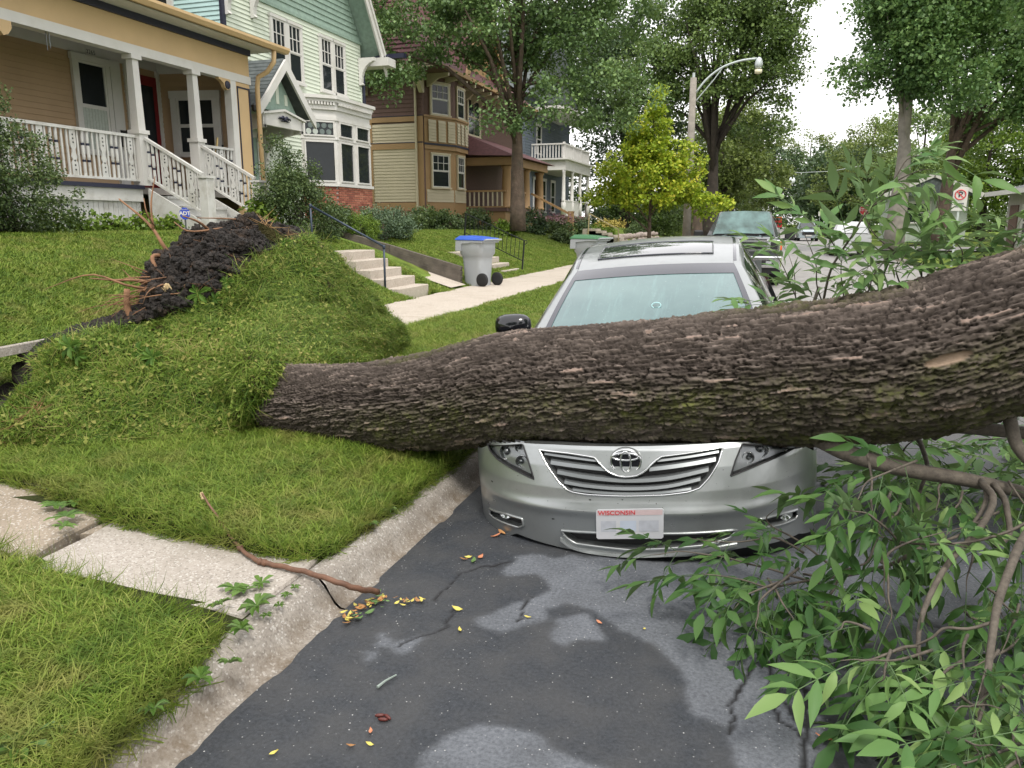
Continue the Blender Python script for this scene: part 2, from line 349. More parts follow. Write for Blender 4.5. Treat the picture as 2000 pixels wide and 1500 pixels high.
# kerbs
kp = [(-1.585, -.004), (-1.62, .0), (-1.645, .018), (-1.668, .055), (-1.690, .095), (-1.718, .122), (-1.745, .131), (-1.785, .134), (-1.785, -.1), (-1.585, -.1)]
kerb = empty('kerb', (-1.7, 2, 0), None, None); kerb['kind'] = 'structure'
edges = [-6, -3, -.6, 1.05, 2.62, 5.6, 8.6] + [8.6 + 3.05 * i for i in range(1, 30)] + [160, 600]
def kerb_piece(y0, y1, par, flip=1, xo=0, seed=0):
    n = max(2, int((min(y1, y0 + 4) - y0) / .05)) if y0 < 8 else 2; ys = np.linspace(y0 + .006, y1 - .006, n); V = []
    for y in ys:
        for k, (x, z) in enumerate(kp):
            j = (fbm(np.array(y * 7.), np.array(k * .9 + seed), 3, 41) - .5) * .012 if y0 < 8 else 0
            V.append((xo + flip * (x + float(j)), y, z + float(j) * .6))
    n_ = len(kp); F = gridF(n, n_, True)
    o = np_mesh('kerb_section', V, F, M['kerb_concrete'], par, True)
    mb = MB(); return o
for i, (a, b_) in enumerate(zip(edges[:-1], edges[1:])): kerb_piece(a, b_, kerb, seed=i)
kerb2 = empty('kerb', (RK, 2, 0), None, None); kerb2['kind'] = 'structure'
for a, b_ in ((-6, 20), (20, 44), (52, 90), (90, 400)): kerb_piece(a, b_, kerb2, -1, RK - 1.585)
# carriage walk slabs, cracked apart
def slab(name, poly, z, th, mt, parent, tilt=(0, 0), jag=.006, lab=None):
    """concrete slab with slightly rough outline; tilt = height change per metre in x, y about its first corner"""
    P = []
    for k in range(len(poly)):
        a = Vector((*poly[k], 0)); b_ = Vector((*poly[(k + 1) % len(poly)], 0)); n = max(2, int((b_ - a).length / .09))
        for i in range(n):
            q = a.lerp(b_, i / n); j = (mnoise.noise(Vector((q.x * 9, q.y * 9, 1.3)))) * jag; P.append((q.x + j, q.y + j * .7))
    o0 = poly[0]; mb = MB(); k = len(P)
    h = lambda p, d: z + d + (p[0] - o0[0]) * tilt[0] + (p[1] - o0[1]) * tilt[1]
    cx = sum(p[0] for p in P) / k; cy = sum(p[1] for p in P) / k
    inn = [(p[0] + (cx - p[0]) * .012, p[1] + (cy - p[1]) * .012) for p in P]
    vs = [(p[0], p[1], h(p, -th)) for p in P] + [(p[0], p[1], h(p, -.012)) for p in P] + [(p[0], p[1], h(p, 0)) for p in inn]
    fs = [[i, (i + 1) % k, (i + 1) % k + k, i + k] for i in range(k)] + [[i + k, (i + 1) % k + k, (i + 1) % k + 2 * k, i + 2 * k] for i in range(k)] + [[i + 2 * k for i in range(k)], [i for i in reversed(range(k))]]
    o = mb.add(vs, fs).build(name, mt, parent, kind='structure' if parent is None else None)
    if lab: o['label'] = lab
    return o
walk = empty('carriage_walk', (-3, 2.5, .1), None, None); walk['kind'] = 'structure'
slab('concrete_slab', [(-1.80, 2.22), (-1.80, 2.66), (-1.83, 2.85), (-2.4, 2.90), (-3.02, 2.90), (-2.99, 2.62), (-2.985, 2.30), (-2.4, 2.25)], .138, .1, M['walk_concrete'], walk, (0, 0), lab='pale slab beside the kerb')
slab('concrete_slab', [(-3.03, 2.28), (-3.07, 2.60), (-3.10, 3.0), (-4.5, 3.1), (-4.5, 2.3)], .145, .1, M['old_slab'], walk, (-.035, .02), .012, lab='tan slab pushed up next to the turf')
slab('concrete_chip', [(-3.06, 2.66), (-2.99, 2.70), (-3.0, 2.86), (-3.07, 2.96)], .128, .05, M['old_slab'], walk, (0, 0), .02)
# pavement
pave = empty('pavement', (-5.4, 10, .18), None, None); pave['kind'] = 'structure'
ys = 9.15 - 1.83 * 2; yy = -4.0
Ys = [-5.5, -3.6, -1.7, .1, 1.9, 3.7] + [5.49, 7.32, 9.15, 10.62, 12.55, 14.2, 16.1, 17.95, 19.8] + [21.6 + 1.83 * i for i in range(34)]
for a, b_ in zip(Ys[:-1], Ys[1:]):
    if 3.0 < a < 8: continue
    slab('concrete_slab', [(-4.60, a + .012), (-4.60, b_ - .012), (-6.3, b_ - .012), (-6.3, a + .012)], .20 + .008 * random.random(), .12, M['side_concrete'], pave, (0, (random.random() - .5) * .006), .004)
slab('concrete_slab', [(-4.60, 5.51), (-4.60, 9.13), (-6.3, 9.13), (-6.3, 5.51)], .19, .12, M['side_concrete'], pave)
# slabs heaved up by the root plate
slab('concrete_slab', [(-6.30, 3.3), (-6.30, 5.5), (-4.78, 4.7), (-4.72, 3.1)], .50, .07, M['walk_concrete'], pave, (.19, .02), .02, lab='heaved slab lifted by the roots')
# front steps up to the mint house
stp = empty('garden_steps', (-6.5, 14, .2), 'five pale concrete steps climbing the grass bank beside the dark handrail', 'steps')
for k in range(5):
    MB().box(-6.55 - .30 * k - (.34 if k < 4 else 1.1), -6.55 - .30 * k, 13.22, 14.55, .02, .20 + .17 * (k + 1)).build('step', M['side_concrete'], stp, bevel=.012)
st2 = empty('garden_steps', (-6.5, 21, .2), 'short concrete steps behind the black baluster railing and blue lidded bin', 'steps')
for k in range(4):
    MB().box(-6.6 - .3 * k - (.34 if k < 3 else 1.), -6.6 - .3 * k, 19.6, 20.9, .0, .18 + .16 * (k + 1)).build('step', M['side_concrete'], st2, bevel=.012)
sheet('garden_path', -9.8, -6.3, 15.15, 16.0, .2, .3, lambda X, Y: np.interp(X, [-9.8, -6.3], [1.25, .215]) + .04, M['side_concrete'])
# timber wall
tw = empty('timber_wall', (-8, 16.1, .7), 'low weathered timber retaining wall between the lawn and the sloping path', 'retaining wall')
M['timber'] = mat('grey_timber', (.10, .085, .07), .9, 0, .35, 5, .6, .006, 40)
for k in range(4):
    for (xa, xb) in ((-9.9, -8.2), (-8.19, -6.45)):
        za = float(np.interp(xa, [-9.8, -6.3], [1.14, .22])) + .11 * k; zb = float(np.interp(xb, [-9.8, -6.3], [1.14, .22])) + .11 * k
        MB().bar((xa, 16.1 + .012 * k, za), (xb, 16.1 + .012 * k, zb), .12, .105).build('timber', M['timber'], tw)
# ================================================ grass tufts
def tuft_mesh(name, nb, rad, h, wd, mt, lean=.5, seed=0):
    r = np.random.default_rng(seed); V = []; F = []
    for i in range(nb):
        a = r.uniform(0, 2 * PI); rr = rad * math.sqrt(r.uniform()); x, y = rr * math.cos(a), rr * math.sin(a)
        hh = h * r.uniform(.55, 1.15); da = r.uniform(0, 2 * PI); ln = lean * r.uniform(.2, 1.3) * hh; dx, dy = math.cos(da), math.sin(da); w2 = wd * r.uniform(.6, 1.2) / 2
        fa = da + PI / 2 + r.uniform(-.6, .6); sx_, sy_ = math.cos(fa) * w2, math.sin(fa) * w2; b0 = len(V)
        for s, ww in ((0, 1), (.4, .95), (.75, .65)):
            k = ln * s ** 1.8; z = hh * (s - .25 * s * s * lean); V += [(x + dx * k - sx_ * ww, y + dy * k - sy_ * ww, z), (x + dx * k + sx_ * ww, y + dy * k + sy_ * ww, z)]
        V.append((x + dx * ln, y + dy * ln, hh * (1 - .3 * lean)))
        F += [(b0, b0 + 1, b0 + 3, b0 + 2), (b0 + 2, b0 + 3, b0 + 5, b0 + 4), (b0 + 4, b0 + 5, b0 + 6, b0 + 6)]
    me = bpy.data.meshes.new(name); me.from_pydata(V, [], [tuple(dict.fromkeys(f)) for f in F]); me.materials.append(mt); me.update()
    return me
def clover_mesh(name, mt, seed):
    r = np.random.default_rng(seed); V = []; F = []
    for i in range(5):
        a = r.uniform(0, 2 * PI); d = r.uniform(.005, .03); L = r.uniform(.018, .038); z = r.uniform(.02, .05); c, s = math.cos(a), math.sin(a); x, y = c * d, s * d; b0 = len(V); W = L * .38
        V += [(x, y, z), (x + c * L * .5 - s * W, y + s * L * .5 + c * W, z + .006), (x + c * L, y + s * L, z - .004), (x + c * L * .5 + s * W, y + s * L * .5 - c * W, z + .006)]
        F += [(b0, b0 + 1, b0 + 2), (b0, b0 + 2, b0 + 3)]
    me = bpy.data.meshes.new(name); me.from_pydata(V, [], F); me.materials.append(mt); me.update(); return me
def tuft_coll(name, meshes):
    c = bpy.data.collections.new(name)
    for me in meshes: c.objects.link(bpy.data.objects.new(me.name, me))
    return c
TC = tuft_coll('tufts_near', [tuft_mesh('tuft', 9, .022, .074, .0032, M['grass'], 1.1, i) for i in range(7)] + [tuft_mesh('tuft', 7, .025, .100, .0040, M['grass'], 1.3, 20 + i) for i in range(4)])
TM = tuft_coll('tufts_mound', [tuft_mesh('tuft', 9, .024, .062, .0048, M['mound_grass'], 1.1, 40 + i) for i in range(7)] + [tuft_mesh('tuft', 8, .03, .11, .0044, M['mound_grass'], 1.6, 50 + i) for i in range(2)] + [clover_mesh('clover', M['mound_grass'], 7)])
TF = tuft_coll('tufts_far', [tuft_mesh('tuft', 34, .10, .06, .009, M['grass'], .8, 60 + i) for i in range(5)])
def scatter(name, host_mesh_obj, coll, dens, smin=.7, smax=1.3, seed=0, mname=None):
    o = host_mesh_obj; ng = bpy.data.node_groups.new(name, 'GeometryNodeTree')
    ng.interface.new_socket('Geometry', in_out='INPUT', socket_type='NodeSocketGeometry'); ng.interface.new_socket('Geometry', in_out='OUTPUT', socket_type='NodeSocketGeometry')
    N = ng.nodes; i = N.new('NodeGroupInput'); o_ = N.new('NodeGroupOutput'); d = N.new('GeometryNodeDistributePointsOnFaces'); d.inputs['Density'].default_value = dens; d.inputs['Seed'].default_value = seed
    ci = N.new('GeometryNodeCollectionInfo'); ci.inputs[0].default_value = coll; ci.inputs['Separate Children'].default_value = True; ci.inputs['Reset Children'].default_value = True
    ip = N.new('GeometryNodeInstanceOnPoints'); ip.inputs['Pick Instance'].default_value = True
    rv = N.new('FunctionNodeRandomValue'); rv.data_type = 'FLOAT'; rv.inputs[2].default_value = smin; rv.inputs[3].default_value = smax
    ra = N.new('FunctionNodeRandomValue'); ra.data_type = 'FLOAT'; ra.inputs[2].default_value = 0; ra.inputs[3].default_value = 6.283; ra.inputs['Seed'].default_value = 5
    ro = N.new('FunctionNodeRotateRotation'); ro.rotation_space = 'LOCAL'; aa = N.new('FunctionNodeAxisAngleToRotation')
    jn = N.new('GeometryNodeJoinGeometry'); L = ng.links
    L.new(i.outputs[0], d.inputs[0]); L.new(d.outputs['Points'], ip.inputs['Points']); L.new(ci.outputs[0], ip.inputs['Instance'])
    L.new(d.outputs['Rotation'], ro.inputs[0]); aa.inputs['Axis'].default_value = (0, 0, 1); L.new(ra.outputs[1], aa.inputs['Angle']); L.new(aa.outputs[0], ro.inputs[1])
    L.new(ro.outputs[0], ip.inputs['Rotation']); L.new(rv.outputs[1], ip.inputs['Scale'])
    L.new(i.outputs[0], jn.inputs[0]); L.new(ip.outputs[0], jn.inputs[0]); L.new(jn.outputs[0], o_.inputs[0])
    md = o.modifiers.new('grass', 'NODES'); md.node_group = ng
def grass_patch(name, poly, dens, coll, label, off=0., step=.12, smin=.7, smax=1.3, seed=0, noise_h=None, mt=None):
    """triangulated patch of the lawn with real blades"""
    P = np.array(poly); x0, y0 = P.min(0); x1, y1 = P.max(0); nx = int((x1 - x0) / step) + 2; ny = int((y1 - y0) / step) + 2
    X, Y = np.meshgrid(np.linspace(x0, x1, nx), np.linspace(y0, y1, ny)); Z = gz(X, Y) + off
    if noise_h: Z = Z + noise_h(X, Y)
    F = gridF(ny, nx); cx = X.ravel()[F].mean(1); cy = Y.ravel()[F].mean(1); ins = np.zeros(len(F), bool); j = len(P) - 1
    for i in range(len(P)):
        c = ((P[i, 1] > cy) != (P[j, 1] > cy)) & (cx < (P[j, 0] - P[i, 0]) * (cy - P[i, 1]) / (P[j, 1] - P[i, 1] + 1e-12) + P[i, 0]); ins ^= c; j = i
    o = np_mesh(name, np.stack([X, Y, Z], -1), F[ins], mt or M['lawn_base'], None, True, kind='stuff'); tag(o, label, 'grass')
    scatter(name, o, coll, dens, smin, smax, seed); return o
def fringe(name, pts, label, n=60, dens=900, wd=.05):
    q = cr_lin(pts, n); gg = np.stack([q + [0, 0, .03], q + [0, 0, -.03]], 0)
    o = np_mesh(name, gg, gridF(2, n), M['lawn_base'], None, True, kind='stuff'); tag(o, label, 'grass'); scatter(name, o, TE, dens, .6, 1.15, 17)
def cr_lin(pts, n):
    P = np.array(pts, float); L = np.concatenate([[0], np.cumsum(np.linalg.norm(np.diff(P, axis=0), axis=1))]); s = np.linspace(0, L[-1], n); q = np.stack([np.interp(s, L, P[:, k]) for k in range(3)], 1)
    q[:, :2] += .03 * (np.stack([fbm(s * 9, s * 0 + 3, 3, 5), fbm(s * 9, s * 0 + 8, 3, 6)], 1) - .5); return q
TE = tuft_coll('tufts_edge', [tuft_mesh('tuft', 14, .03, .10, .0038, M['grass'], 1.9, 90 + i) for i in range(5)])
fringe('grass_edge', [(-4.4, 2.29, .16), (-3.3, 2.32, .155), (-2.95, 2.245, .15), (-2.3, 2.135, .147), (-1.80, 2.06, .145), (-1.72, 1.85, .145), (-1.70, 1.3, .15), (-1.71, .6, .15)], 'drooping grass blades along the edge of the near strip', 70, 1500)
fringe('grass_edge', [(-4.5, 2.98, .20), (-3.7, 2.96, .18), (-3.0, 2.80, .17), (-2.6, 2.76, .165), (-1.95, 2.71, .15), (-1.78, 2.80, .15), (-1.75, 3.5, .15), (-1.75, 5, .15)][::-1], 'drooping grass blades where the verge meets the slabs and kerb', 70)
hump = lambda X, Y: .02 * (fbm(X * 3, Y * 3, 3, 9) - .5) + .07 * np.exp(-(((X + 2.5) / .6) ** 2 + ((Y - 3.9) / .8) ** 2))
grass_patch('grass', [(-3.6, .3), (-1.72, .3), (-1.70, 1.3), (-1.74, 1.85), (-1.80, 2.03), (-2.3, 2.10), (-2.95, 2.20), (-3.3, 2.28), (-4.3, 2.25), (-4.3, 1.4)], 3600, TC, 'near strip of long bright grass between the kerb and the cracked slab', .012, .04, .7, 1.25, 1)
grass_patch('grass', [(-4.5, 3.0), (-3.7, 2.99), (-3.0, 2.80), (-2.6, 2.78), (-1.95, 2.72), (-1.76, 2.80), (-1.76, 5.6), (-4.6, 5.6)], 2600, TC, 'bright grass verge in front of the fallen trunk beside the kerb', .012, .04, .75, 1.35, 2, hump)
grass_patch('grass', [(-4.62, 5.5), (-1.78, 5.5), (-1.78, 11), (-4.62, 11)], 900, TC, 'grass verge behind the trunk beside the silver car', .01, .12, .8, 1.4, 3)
grass_patch('grass', [(-4.6, 11), (-1.8, 11), (-1.8, 34), (-4.6, 34)], 160, TF, 'far grass verge running up the street past the bins', .0, .3, .8, 1.3, 4, None, M['lawn'])
grass_patch('grass', [(-6.28, 3), (-12, 3), (-12, 13.2), (-6.28, 13.2)], 260, TF, 'lawn of the tan house left of the uprooted soil', .0, .2, .8, 1.5, 5, None, M['lawn'])
grass_patch('grass', [(-6.28, 14.6), (-6.3, 15.1), (-12, 15.1), (-12, 13.2), (-8.1, 13.2), (-8.1, 14.6)], 260, TF, 'grass bank beside the concrete steps', .0, .2, .8, 1.5, 6, None, M['lawn'])
grass_patch('grass', [(-6.28, 16.2), (-12, 16.2), (-13, 34), (-6.28, 34)], 130, TF, 'lawns of the houses beyond the timber wall', .0, .3, .8, 1.5, 7, None, M['lawn'])
# ================================================ the fallen tree
ft = empty('fallen_tree', at(560, 820, 5.2), 'huge uprooted ash tree lying across the silver car with its root plate torn up', 'tree')
# bark
m, t, b = nodes('bark'); P = pos_n(t); M['bark'] = m
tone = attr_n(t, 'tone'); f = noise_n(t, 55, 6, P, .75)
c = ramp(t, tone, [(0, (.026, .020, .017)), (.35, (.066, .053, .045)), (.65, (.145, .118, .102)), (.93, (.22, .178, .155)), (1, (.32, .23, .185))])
c = mixc(t, .45, c, mixc(t, f, (.35, .33, .33), (1.5, 1.5, 1.5)), 'MULTIPLY')
mf = t.nodes.new('ShaderNodeMath'); mf.operation = 'MULTIPLY'; lk(t, attr_n(t, 'moss'), mf.inputs[0]); lk(t, ramp(t, noise_n(t, 26, 6, P, .75), [(.40, .1), (.60, .9)]), mf.inputs[1])
c = mixc(t, mf.outputs[0], c, ramp(t, noise_n(t, 9, 4, P), [(.35, (.038, .042, .014)), (.55, (.075, .082, .022)), (.7, (.14, .155, .04))]))
c = mixc(t, attr_n(t, 'scar'), c, (.36, .27, .20))
lk(t, c, b.inputs['Base Color']); b.inputs['Roughness'].default_value = .85; b.inputs['Specular IOR Level'].default_value = .22; bump(t, b, f, .8, .006)
m, t, b = nodes('twig_bark'); P = pos_n(t); M['twig'] = m
lk(t, ramp(t, noise_n(t, 30, 5, P, .7), [(.3, (.055, .045, .036)), (.7, (.135, .115, .09))]), b.inputs['Base Color']); b.inputs['Roughness'].default_value = .8; bump(t, b, noise_n(t, 120, 4, P), .6, .003)
AX = [(430, 800, 5.85, .28), (490, 790, 5.50, .255), (560, 783, 5.2, .248), (700, 791, 4.92, .273), (850, 783, 4.645, .300), (1000, 758, 4.40, .321), (1250, 748, 4.05, .324), (1600, 728, 3.64, .345),
      (1800, 702, 3.44, .346), (2000, 642, 3.266, .339), (2300, 560, 3.05, .34), (2600, 480, 2.9, .34)]
def cr_spline(P, n):
    """Catmull-Rom through the rows of P, n samples"""
    P = np.asarray(P, float); k = len(P); P2 = np.vstack([2 * P[0] - P[1], P, 2 * P[-1] - P[-2]]); o = []
    for u in np.linspace(0, k - 1, n):
        i = min(int(u), k - 2); f_ = u - i; a, b_, c_, d_ = P2[i], P2[i + 1], P2[i + 2], P2[i + 3]
        o.append(.5 * (2 * b_ + (c_ - a) * f_ + (2 * a - 5 * b_ + 4 * c_ - d_) * f_ ** 2 + (3 * b_ - a - 3 * c_ + d_) * f_ ** 3))
    return np.array(o)
axp = np.array([[*at(a[0], a[1], a[2]), a[3]] for a in AX]); fine_ = cr_spline(axp, 400)
arc = np.concatenate([[0], np.cumsum(np.linalg.norm(np.diff(fine_[:, :3], axis=0), axis=1))]); TL = arc[-1]
NS, NC = int(TL / .0078), 340
st = np.linspace(0, TL, NS); cen = np.stack([np.interp(st, arc, fine_[:, k]) for k in range(4)], 1)
ctr = cen[:, :3]; rad = cen[:, 3]; tan = np.gradient(ctr, axis=0); tan /= np.linalg.norm(tan, axis=1)[:, None]
sidev = np.cross(tan, [0, 0, 1.]); sidev /= np.linalg.norm(sidev, axis=1)[:, None]; upv = np.cross(sidev, tan)   # side = towards the camera
TRUNK = (ctr, rad)
ang = np.linspace(0, 2 * PI, NC, endpoint=False)
Sg, Ag = np.meshgrid(st, ang, indexing='ij'); Rg = rad[:, None] + 0 * Ag
# angle 0 = away from the camera and down (seam); front = pi
th = Ag - PI * .75
Cg = Ag * .33
near_base = 1 - sstep(.6, 1.7, Sg)
Sw = Sg + .035 * (fbm(Sg * 6, Cg * 14, 4, 51) - .5); Cw = Cg + .030 * (fbm(Sg * 4.5, Cg * 7, 4, 52) - .5) - .16 * near_base * Sg - .05 * np.sin(Sg * 1.1)
Sw = Sw + .05 * (fbm(Sg * 22, Cg * 60, 4, 58) - .5); Cw = Cw + .012 * (fbm(Sg * 16, Cg * 40, 4, 59) - .5)
f1, f2, cid, ox, oy = worley(Sw / .150, Cw / .0165, 3); g1, g2, gid, gx, gy = worley(Sw / .055, Cw / .0080, 8)
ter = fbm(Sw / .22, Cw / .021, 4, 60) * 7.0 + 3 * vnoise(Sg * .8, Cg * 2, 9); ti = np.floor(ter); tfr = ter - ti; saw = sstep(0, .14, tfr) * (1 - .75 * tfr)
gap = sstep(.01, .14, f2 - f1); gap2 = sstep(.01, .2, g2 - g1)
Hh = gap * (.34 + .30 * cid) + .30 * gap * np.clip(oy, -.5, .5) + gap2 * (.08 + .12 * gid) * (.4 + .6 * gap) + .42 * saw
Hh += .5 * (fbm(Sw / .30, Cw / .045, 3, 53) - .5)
scar = np.exp(-(((Sg - np.interp(1845, [a[0] for a in AX], np.interp(np.linspace(0, len(AX) - 1, len(AX)), np.arange(len(AX)), [arc[int(i * 399 / (len(AX) - 1))] for i in range(len(AX))]))) / .085) ** 2 + ((Cg - .33 * (PI * 1.22)) / .022) ** 2) ** 2)
scar = sstep(.35, .5, scar + .35 * (fbm(Sg * 30, Cg * 40, 3, 54) - .5)); Hh = Hh * (1 - scar) + .12 * scar
amp = .038; rr = Rg + amp * (Hh - Hh.mean() - .22) + .012 * (fbm(Sg * 1.5, np.cos(Ag) * 1.2 + 3, 3, 55) - .5)
rr *= 1 + .07 * near_base * np.sin(Ag * 5 + 1) + .10 * (1 - sstep(.2, .9, Sg))
TV = ctr[:, None, :] + sidev[:, None, :] * (np.sin(th) * -rr)[..., None] * -1 + upv[:, None, :] * (np.cos(th) * rr)[..., None]
front = np.sin(th); upn = np.cos(th)
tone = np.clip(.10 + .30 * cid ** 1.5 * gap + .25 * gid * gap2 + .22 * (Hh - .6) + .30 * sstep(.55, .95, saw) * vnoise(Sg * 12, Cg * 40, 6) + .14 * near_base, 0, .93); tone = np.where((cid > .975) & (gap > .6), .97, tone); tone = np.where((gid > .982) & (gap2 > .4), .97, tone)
moss = (sstep(.40, -.25, upn) * 1.1 + .9 * sstep(.90, .985, upn) * sstep(.2, .5, vnoise(Sg * 3, Cg * 2, 5))) * sstep(1.0, 2.1, Sg) * (.5 + .5 * sstep(.4, .6, fbm(Sg * 2.2, Cg * 5, 4, 57)))
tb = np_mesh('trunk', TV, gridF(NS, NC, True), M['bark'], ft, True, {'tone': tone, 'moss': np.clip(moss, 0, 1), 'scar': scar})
# crown end of the trunk beyond the picture: two forks
e0 = Vector(ctr[-1]); td = Vector(tan[-1]); ev = []
for (dv, L_, r0) in ((Vector((.15, -.25, .25)), 3.2, .27), (Vector((.1, .5, .1)), 2.8, .22)):
    MB().tube([e0 - td * .25 + dv * .15 * k / 4 + (td + dv * .8) * L_ * k / 4 for k in range(5)], [r0 * (1.12 - .2 * k) for k in range(5)], 14).build('branch', M['bark'], ft, True)
for (px, py, dd, r0, L_, k) in ((760, 868, 4.75, .03, .06, 2),):
    b0 = at(px, py, dd); i = int(np.argmin(((ctr - np.array(b0)) ** 2).sum(1))); c0_ = Vector(ctr[i]); od = (b0 - c0_).normalized(); s0 = c0_ + od * (rad[i] - .04); od = (od + Vector(tan[i]) * .7).normalized()
    MB().tube([s0, s0 + od * (L_ * .5 + .03), s0 + od * (L_ + .04), s0 + od * (L_ + .045)], [r0 * 1.5, r0 * 1.05, r0 * .9, r0 * .5], 11).build('limb_stub', M['bark'], ft, True)
# ---------------- turf sheet of the root plate
Zg = lambda px, py: tuple(onZ(px, py, .12))
T_ = lambda px, py, d: tuple(at(px, py, d))
rows = [
 [Zg(-170, 935), Zg(30, 915), Zg(220, 908), Zg(400, 895), Zg(505, 862), Zg(640, 800), Zg(800, 690)],
 [T_(-130, 870, 4.70), T_(40, 850, 4.80), T_(220, 835, 4.92), T_(400, 815, 5.02), T_(500, 780, 5.00), T_(640, 730, 5.7), T_(797, 675, 8.8)],
 [T_(-20, 810, 4.85), T_(70, 785, 4.92), T_(240, 755, 5.06), T_(400, 730, 5.22), T_(525, 700, 5.04), T_(662, 660, 6.35), T_(788, 650, 8.6)],
 [T_(60, 765, 4.98), T_(110, 720, 5.04), T_(245, 690, 5.20), T_(400, 655, 5.38), T_(512, 600, 5.80), T_(652, 572, 6.5), T_(748, 608, 8.1)],
 [T_(62, 692, 5.15), T_(150, 655, 5.25), T_(262, 620, 5.38), T_(400, 585, 5.58), T_(490, 515, 5.98), T_(612, 467, 6.6), T_(690, 545, 7.5)]]
ctl = np.array(rows); NU, NV = 150, 90
tmp = np.stack([cr_spline(ctl[:, j], NV) for j in range(7)], 1); G_ = np.stack([cr_spline(tmp[i], NU) for i in range(NV)], 0)
du = np.gradient(G_, axis=1); dv_ = np.gradient(G_, axis=0); nn_ = np.cross(du, dv_); nn_ /= np.linalg.norm(nn_, axis=2)[..., None] + 1e-9
if (nn_[45, 60] @ np.array([.3, -1, .2])) < 0: nn_ = -nn_
UU, VV = np.meshgrid(np.arange(NU) / 12., np.arange(NV) / 12.); lump = .22 * (fbm(UU * .5, VV * .5, 4, 61) - .5) + .13 * (fbm(UU * 1.8, VV * 1.8, 4, 62) - .5)
lump += -.05 * np.exp(-(((UU - 7.0) / .5) ** 2 + ((VV - 1.8) / 1.0) ** 2))
G_ += nn_ * lump[..., None]; TURF = G_
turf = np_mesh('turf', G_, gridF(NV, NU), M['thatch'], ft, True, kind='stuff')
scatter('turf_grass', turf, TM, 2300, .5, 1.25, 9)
MB_ = []
# rim of torn turf and the dark soil behind it
E_ = [(62, 700, 5.13), (150, 662, 5.23), (262, 628, 5.35), (330, 612, 5.42), (400, 592, 5.53), (445, 555, 5.7), (490, 522, 5.93), (550, 492, 6.22), (612, 475, 6.55), (690, 550, 7.45)]
M1 = [(45, 698, 5.22), (145, 655, 5.3), (262, 612, 5.42), (312, 575, 5.45), (385, 530, 5.55), (425, 500, 5.72), (468, 472, 5.95), (520, 465, 6.25), (606, 464, 6.7), (692, 544, 7.7)]
C1 = [(35, 690, 5.4), (140, 650, 5.5), (264, 600, 5.62), (300, 530, 5.75), (350, 468, 5.9), (400, 452, 6.05), (440, 428, 6.2), (500, 437, 6.42), (600, 464, 6.95), (690, 548, 7.95)]
Pe = np.array([T_(*q) for q in E_]); Pm = np.array([T_(*q) for q in M1]); Pc = np.array([T_(*q) for q in C1])
Pb = Pc + np.array([-.22, .35, -.28]); Pg = Pc + np.array([-.35, .6, 0]); Pg[:, 2] = np.minimum(.12, Pc[:, 2] - .4)
ctl = np.stack([Pe, Pm, Pc, Pb, Pg]); NV, NU = 110, 260
tmp = np.stack([cr_spline(ctl[:, j], NV) for j in range(10)], 1); Q = np.stack([cr_spline(tmp[i], NU) for i in range(NV)], 0)
def roughen(Q, a1=.14, a2=.11, sc=9., sd=71, pin=True):
    du = np.gradient(Q, axis=1); dv = np.gradient(Q, axis=0); n = np.cross(du, dv); n /= np.linalg.norm(n, axis=2)[..., None] + 1e-9
    if (n[len(n) // 3, len(n[0]) // 2] @ np.array([.3, -1, .2])) < 0: n = -n
    x = Q[..., 0] * 3 + Q[..., 2] * 2; y = Q[..., 1] * 2 + Q[..., 2] * 4; e1 = fbm(x, y, 4, sd) - .5
    f1, f2, ci, _, _ = worley(Q[..., 0] * sc + Q[..., 2] * 3, Q[..., 2] * sc + Q[..., 1] * 4, sd); h = a1 * e1 * 2 + a2 * ((.6 - f1) + .8 * (ci - .5)) + .05 * (fbm(x * 9, y * 9, 4, sd + 3) - .5)
    if pin == 2: h = h * (.12 + .88 * sstep(.20, .34, np.linspace(0, 1, Q.shape[1])))[None, :] * (1 - .8 * sstep(.80, .9, np.linspace(0, 1, Q.shape[1])))[None, :]
    if pin: h = h * sstep(0, 6, np.arange(Q.shape[0]))[:, None]
    return Q + n * h[..., None]
clod_ms = []
for k in range(5):
    bm = bmesh.new(); bmesh.ops.create_icosphere(bm, subdivisions=1, radius=.02)
    for v in bm.verts: v.co *= 1 + .7 * mnoise.noise(v.co * 60 + Vector((k, 0, 0)))
    me = bpy.data.meshes.new('clod'); bm.to_mesh(me); bm.free(); me.materials.append(M['soil']); clod_ms.append(me)
CLODS = tuft_coll('clods', clod_ms); ROOTLETS = tuft_coll('rootlets', [tuft_mesh('rootlet', 5, .02, .09, .003, M['root'], 1.8, 300 + i) for i in range(3)])
so_ = np_mesh('soil', roughen(Q, .12, .09, 12., 71, 2), gridF(NV, NU), M['soil'], ft, False, kind='stuff'); scatter('clods', so_, CLODS, 3200, .2, 1.2, 4)
rt2 = np_mesh('rootlets', roughen(Q, .12, .09, 12., 71, 2)[8:70, 60:200], gridF(62, 140), M['soil'], ft, False, kind='stuff'); scatter('rootlets', rt2, ROOTLETS, 35, .4, 1.0, 6)
# left and right torn edges
for cl, sg, nm in ((0, -1, 'soil'), (-1, 1, 'soil')):
    L = TURF[:, cl]; Ls = L[::3]; k = len(Ls); NVv = 40; q = []
    for i in range(NVv):
        f_ = i / (NVv - 1); q.append(Ls + np.array([-.55, .28, .02]) * f_ + np.array([0, 0, -.35]) * f_ * f_)
    np_mesh(nm, roughen(np.array(q), .06, .05, 12, 81 + cl), gridF(NVv, k), M['soil'], ft, False)
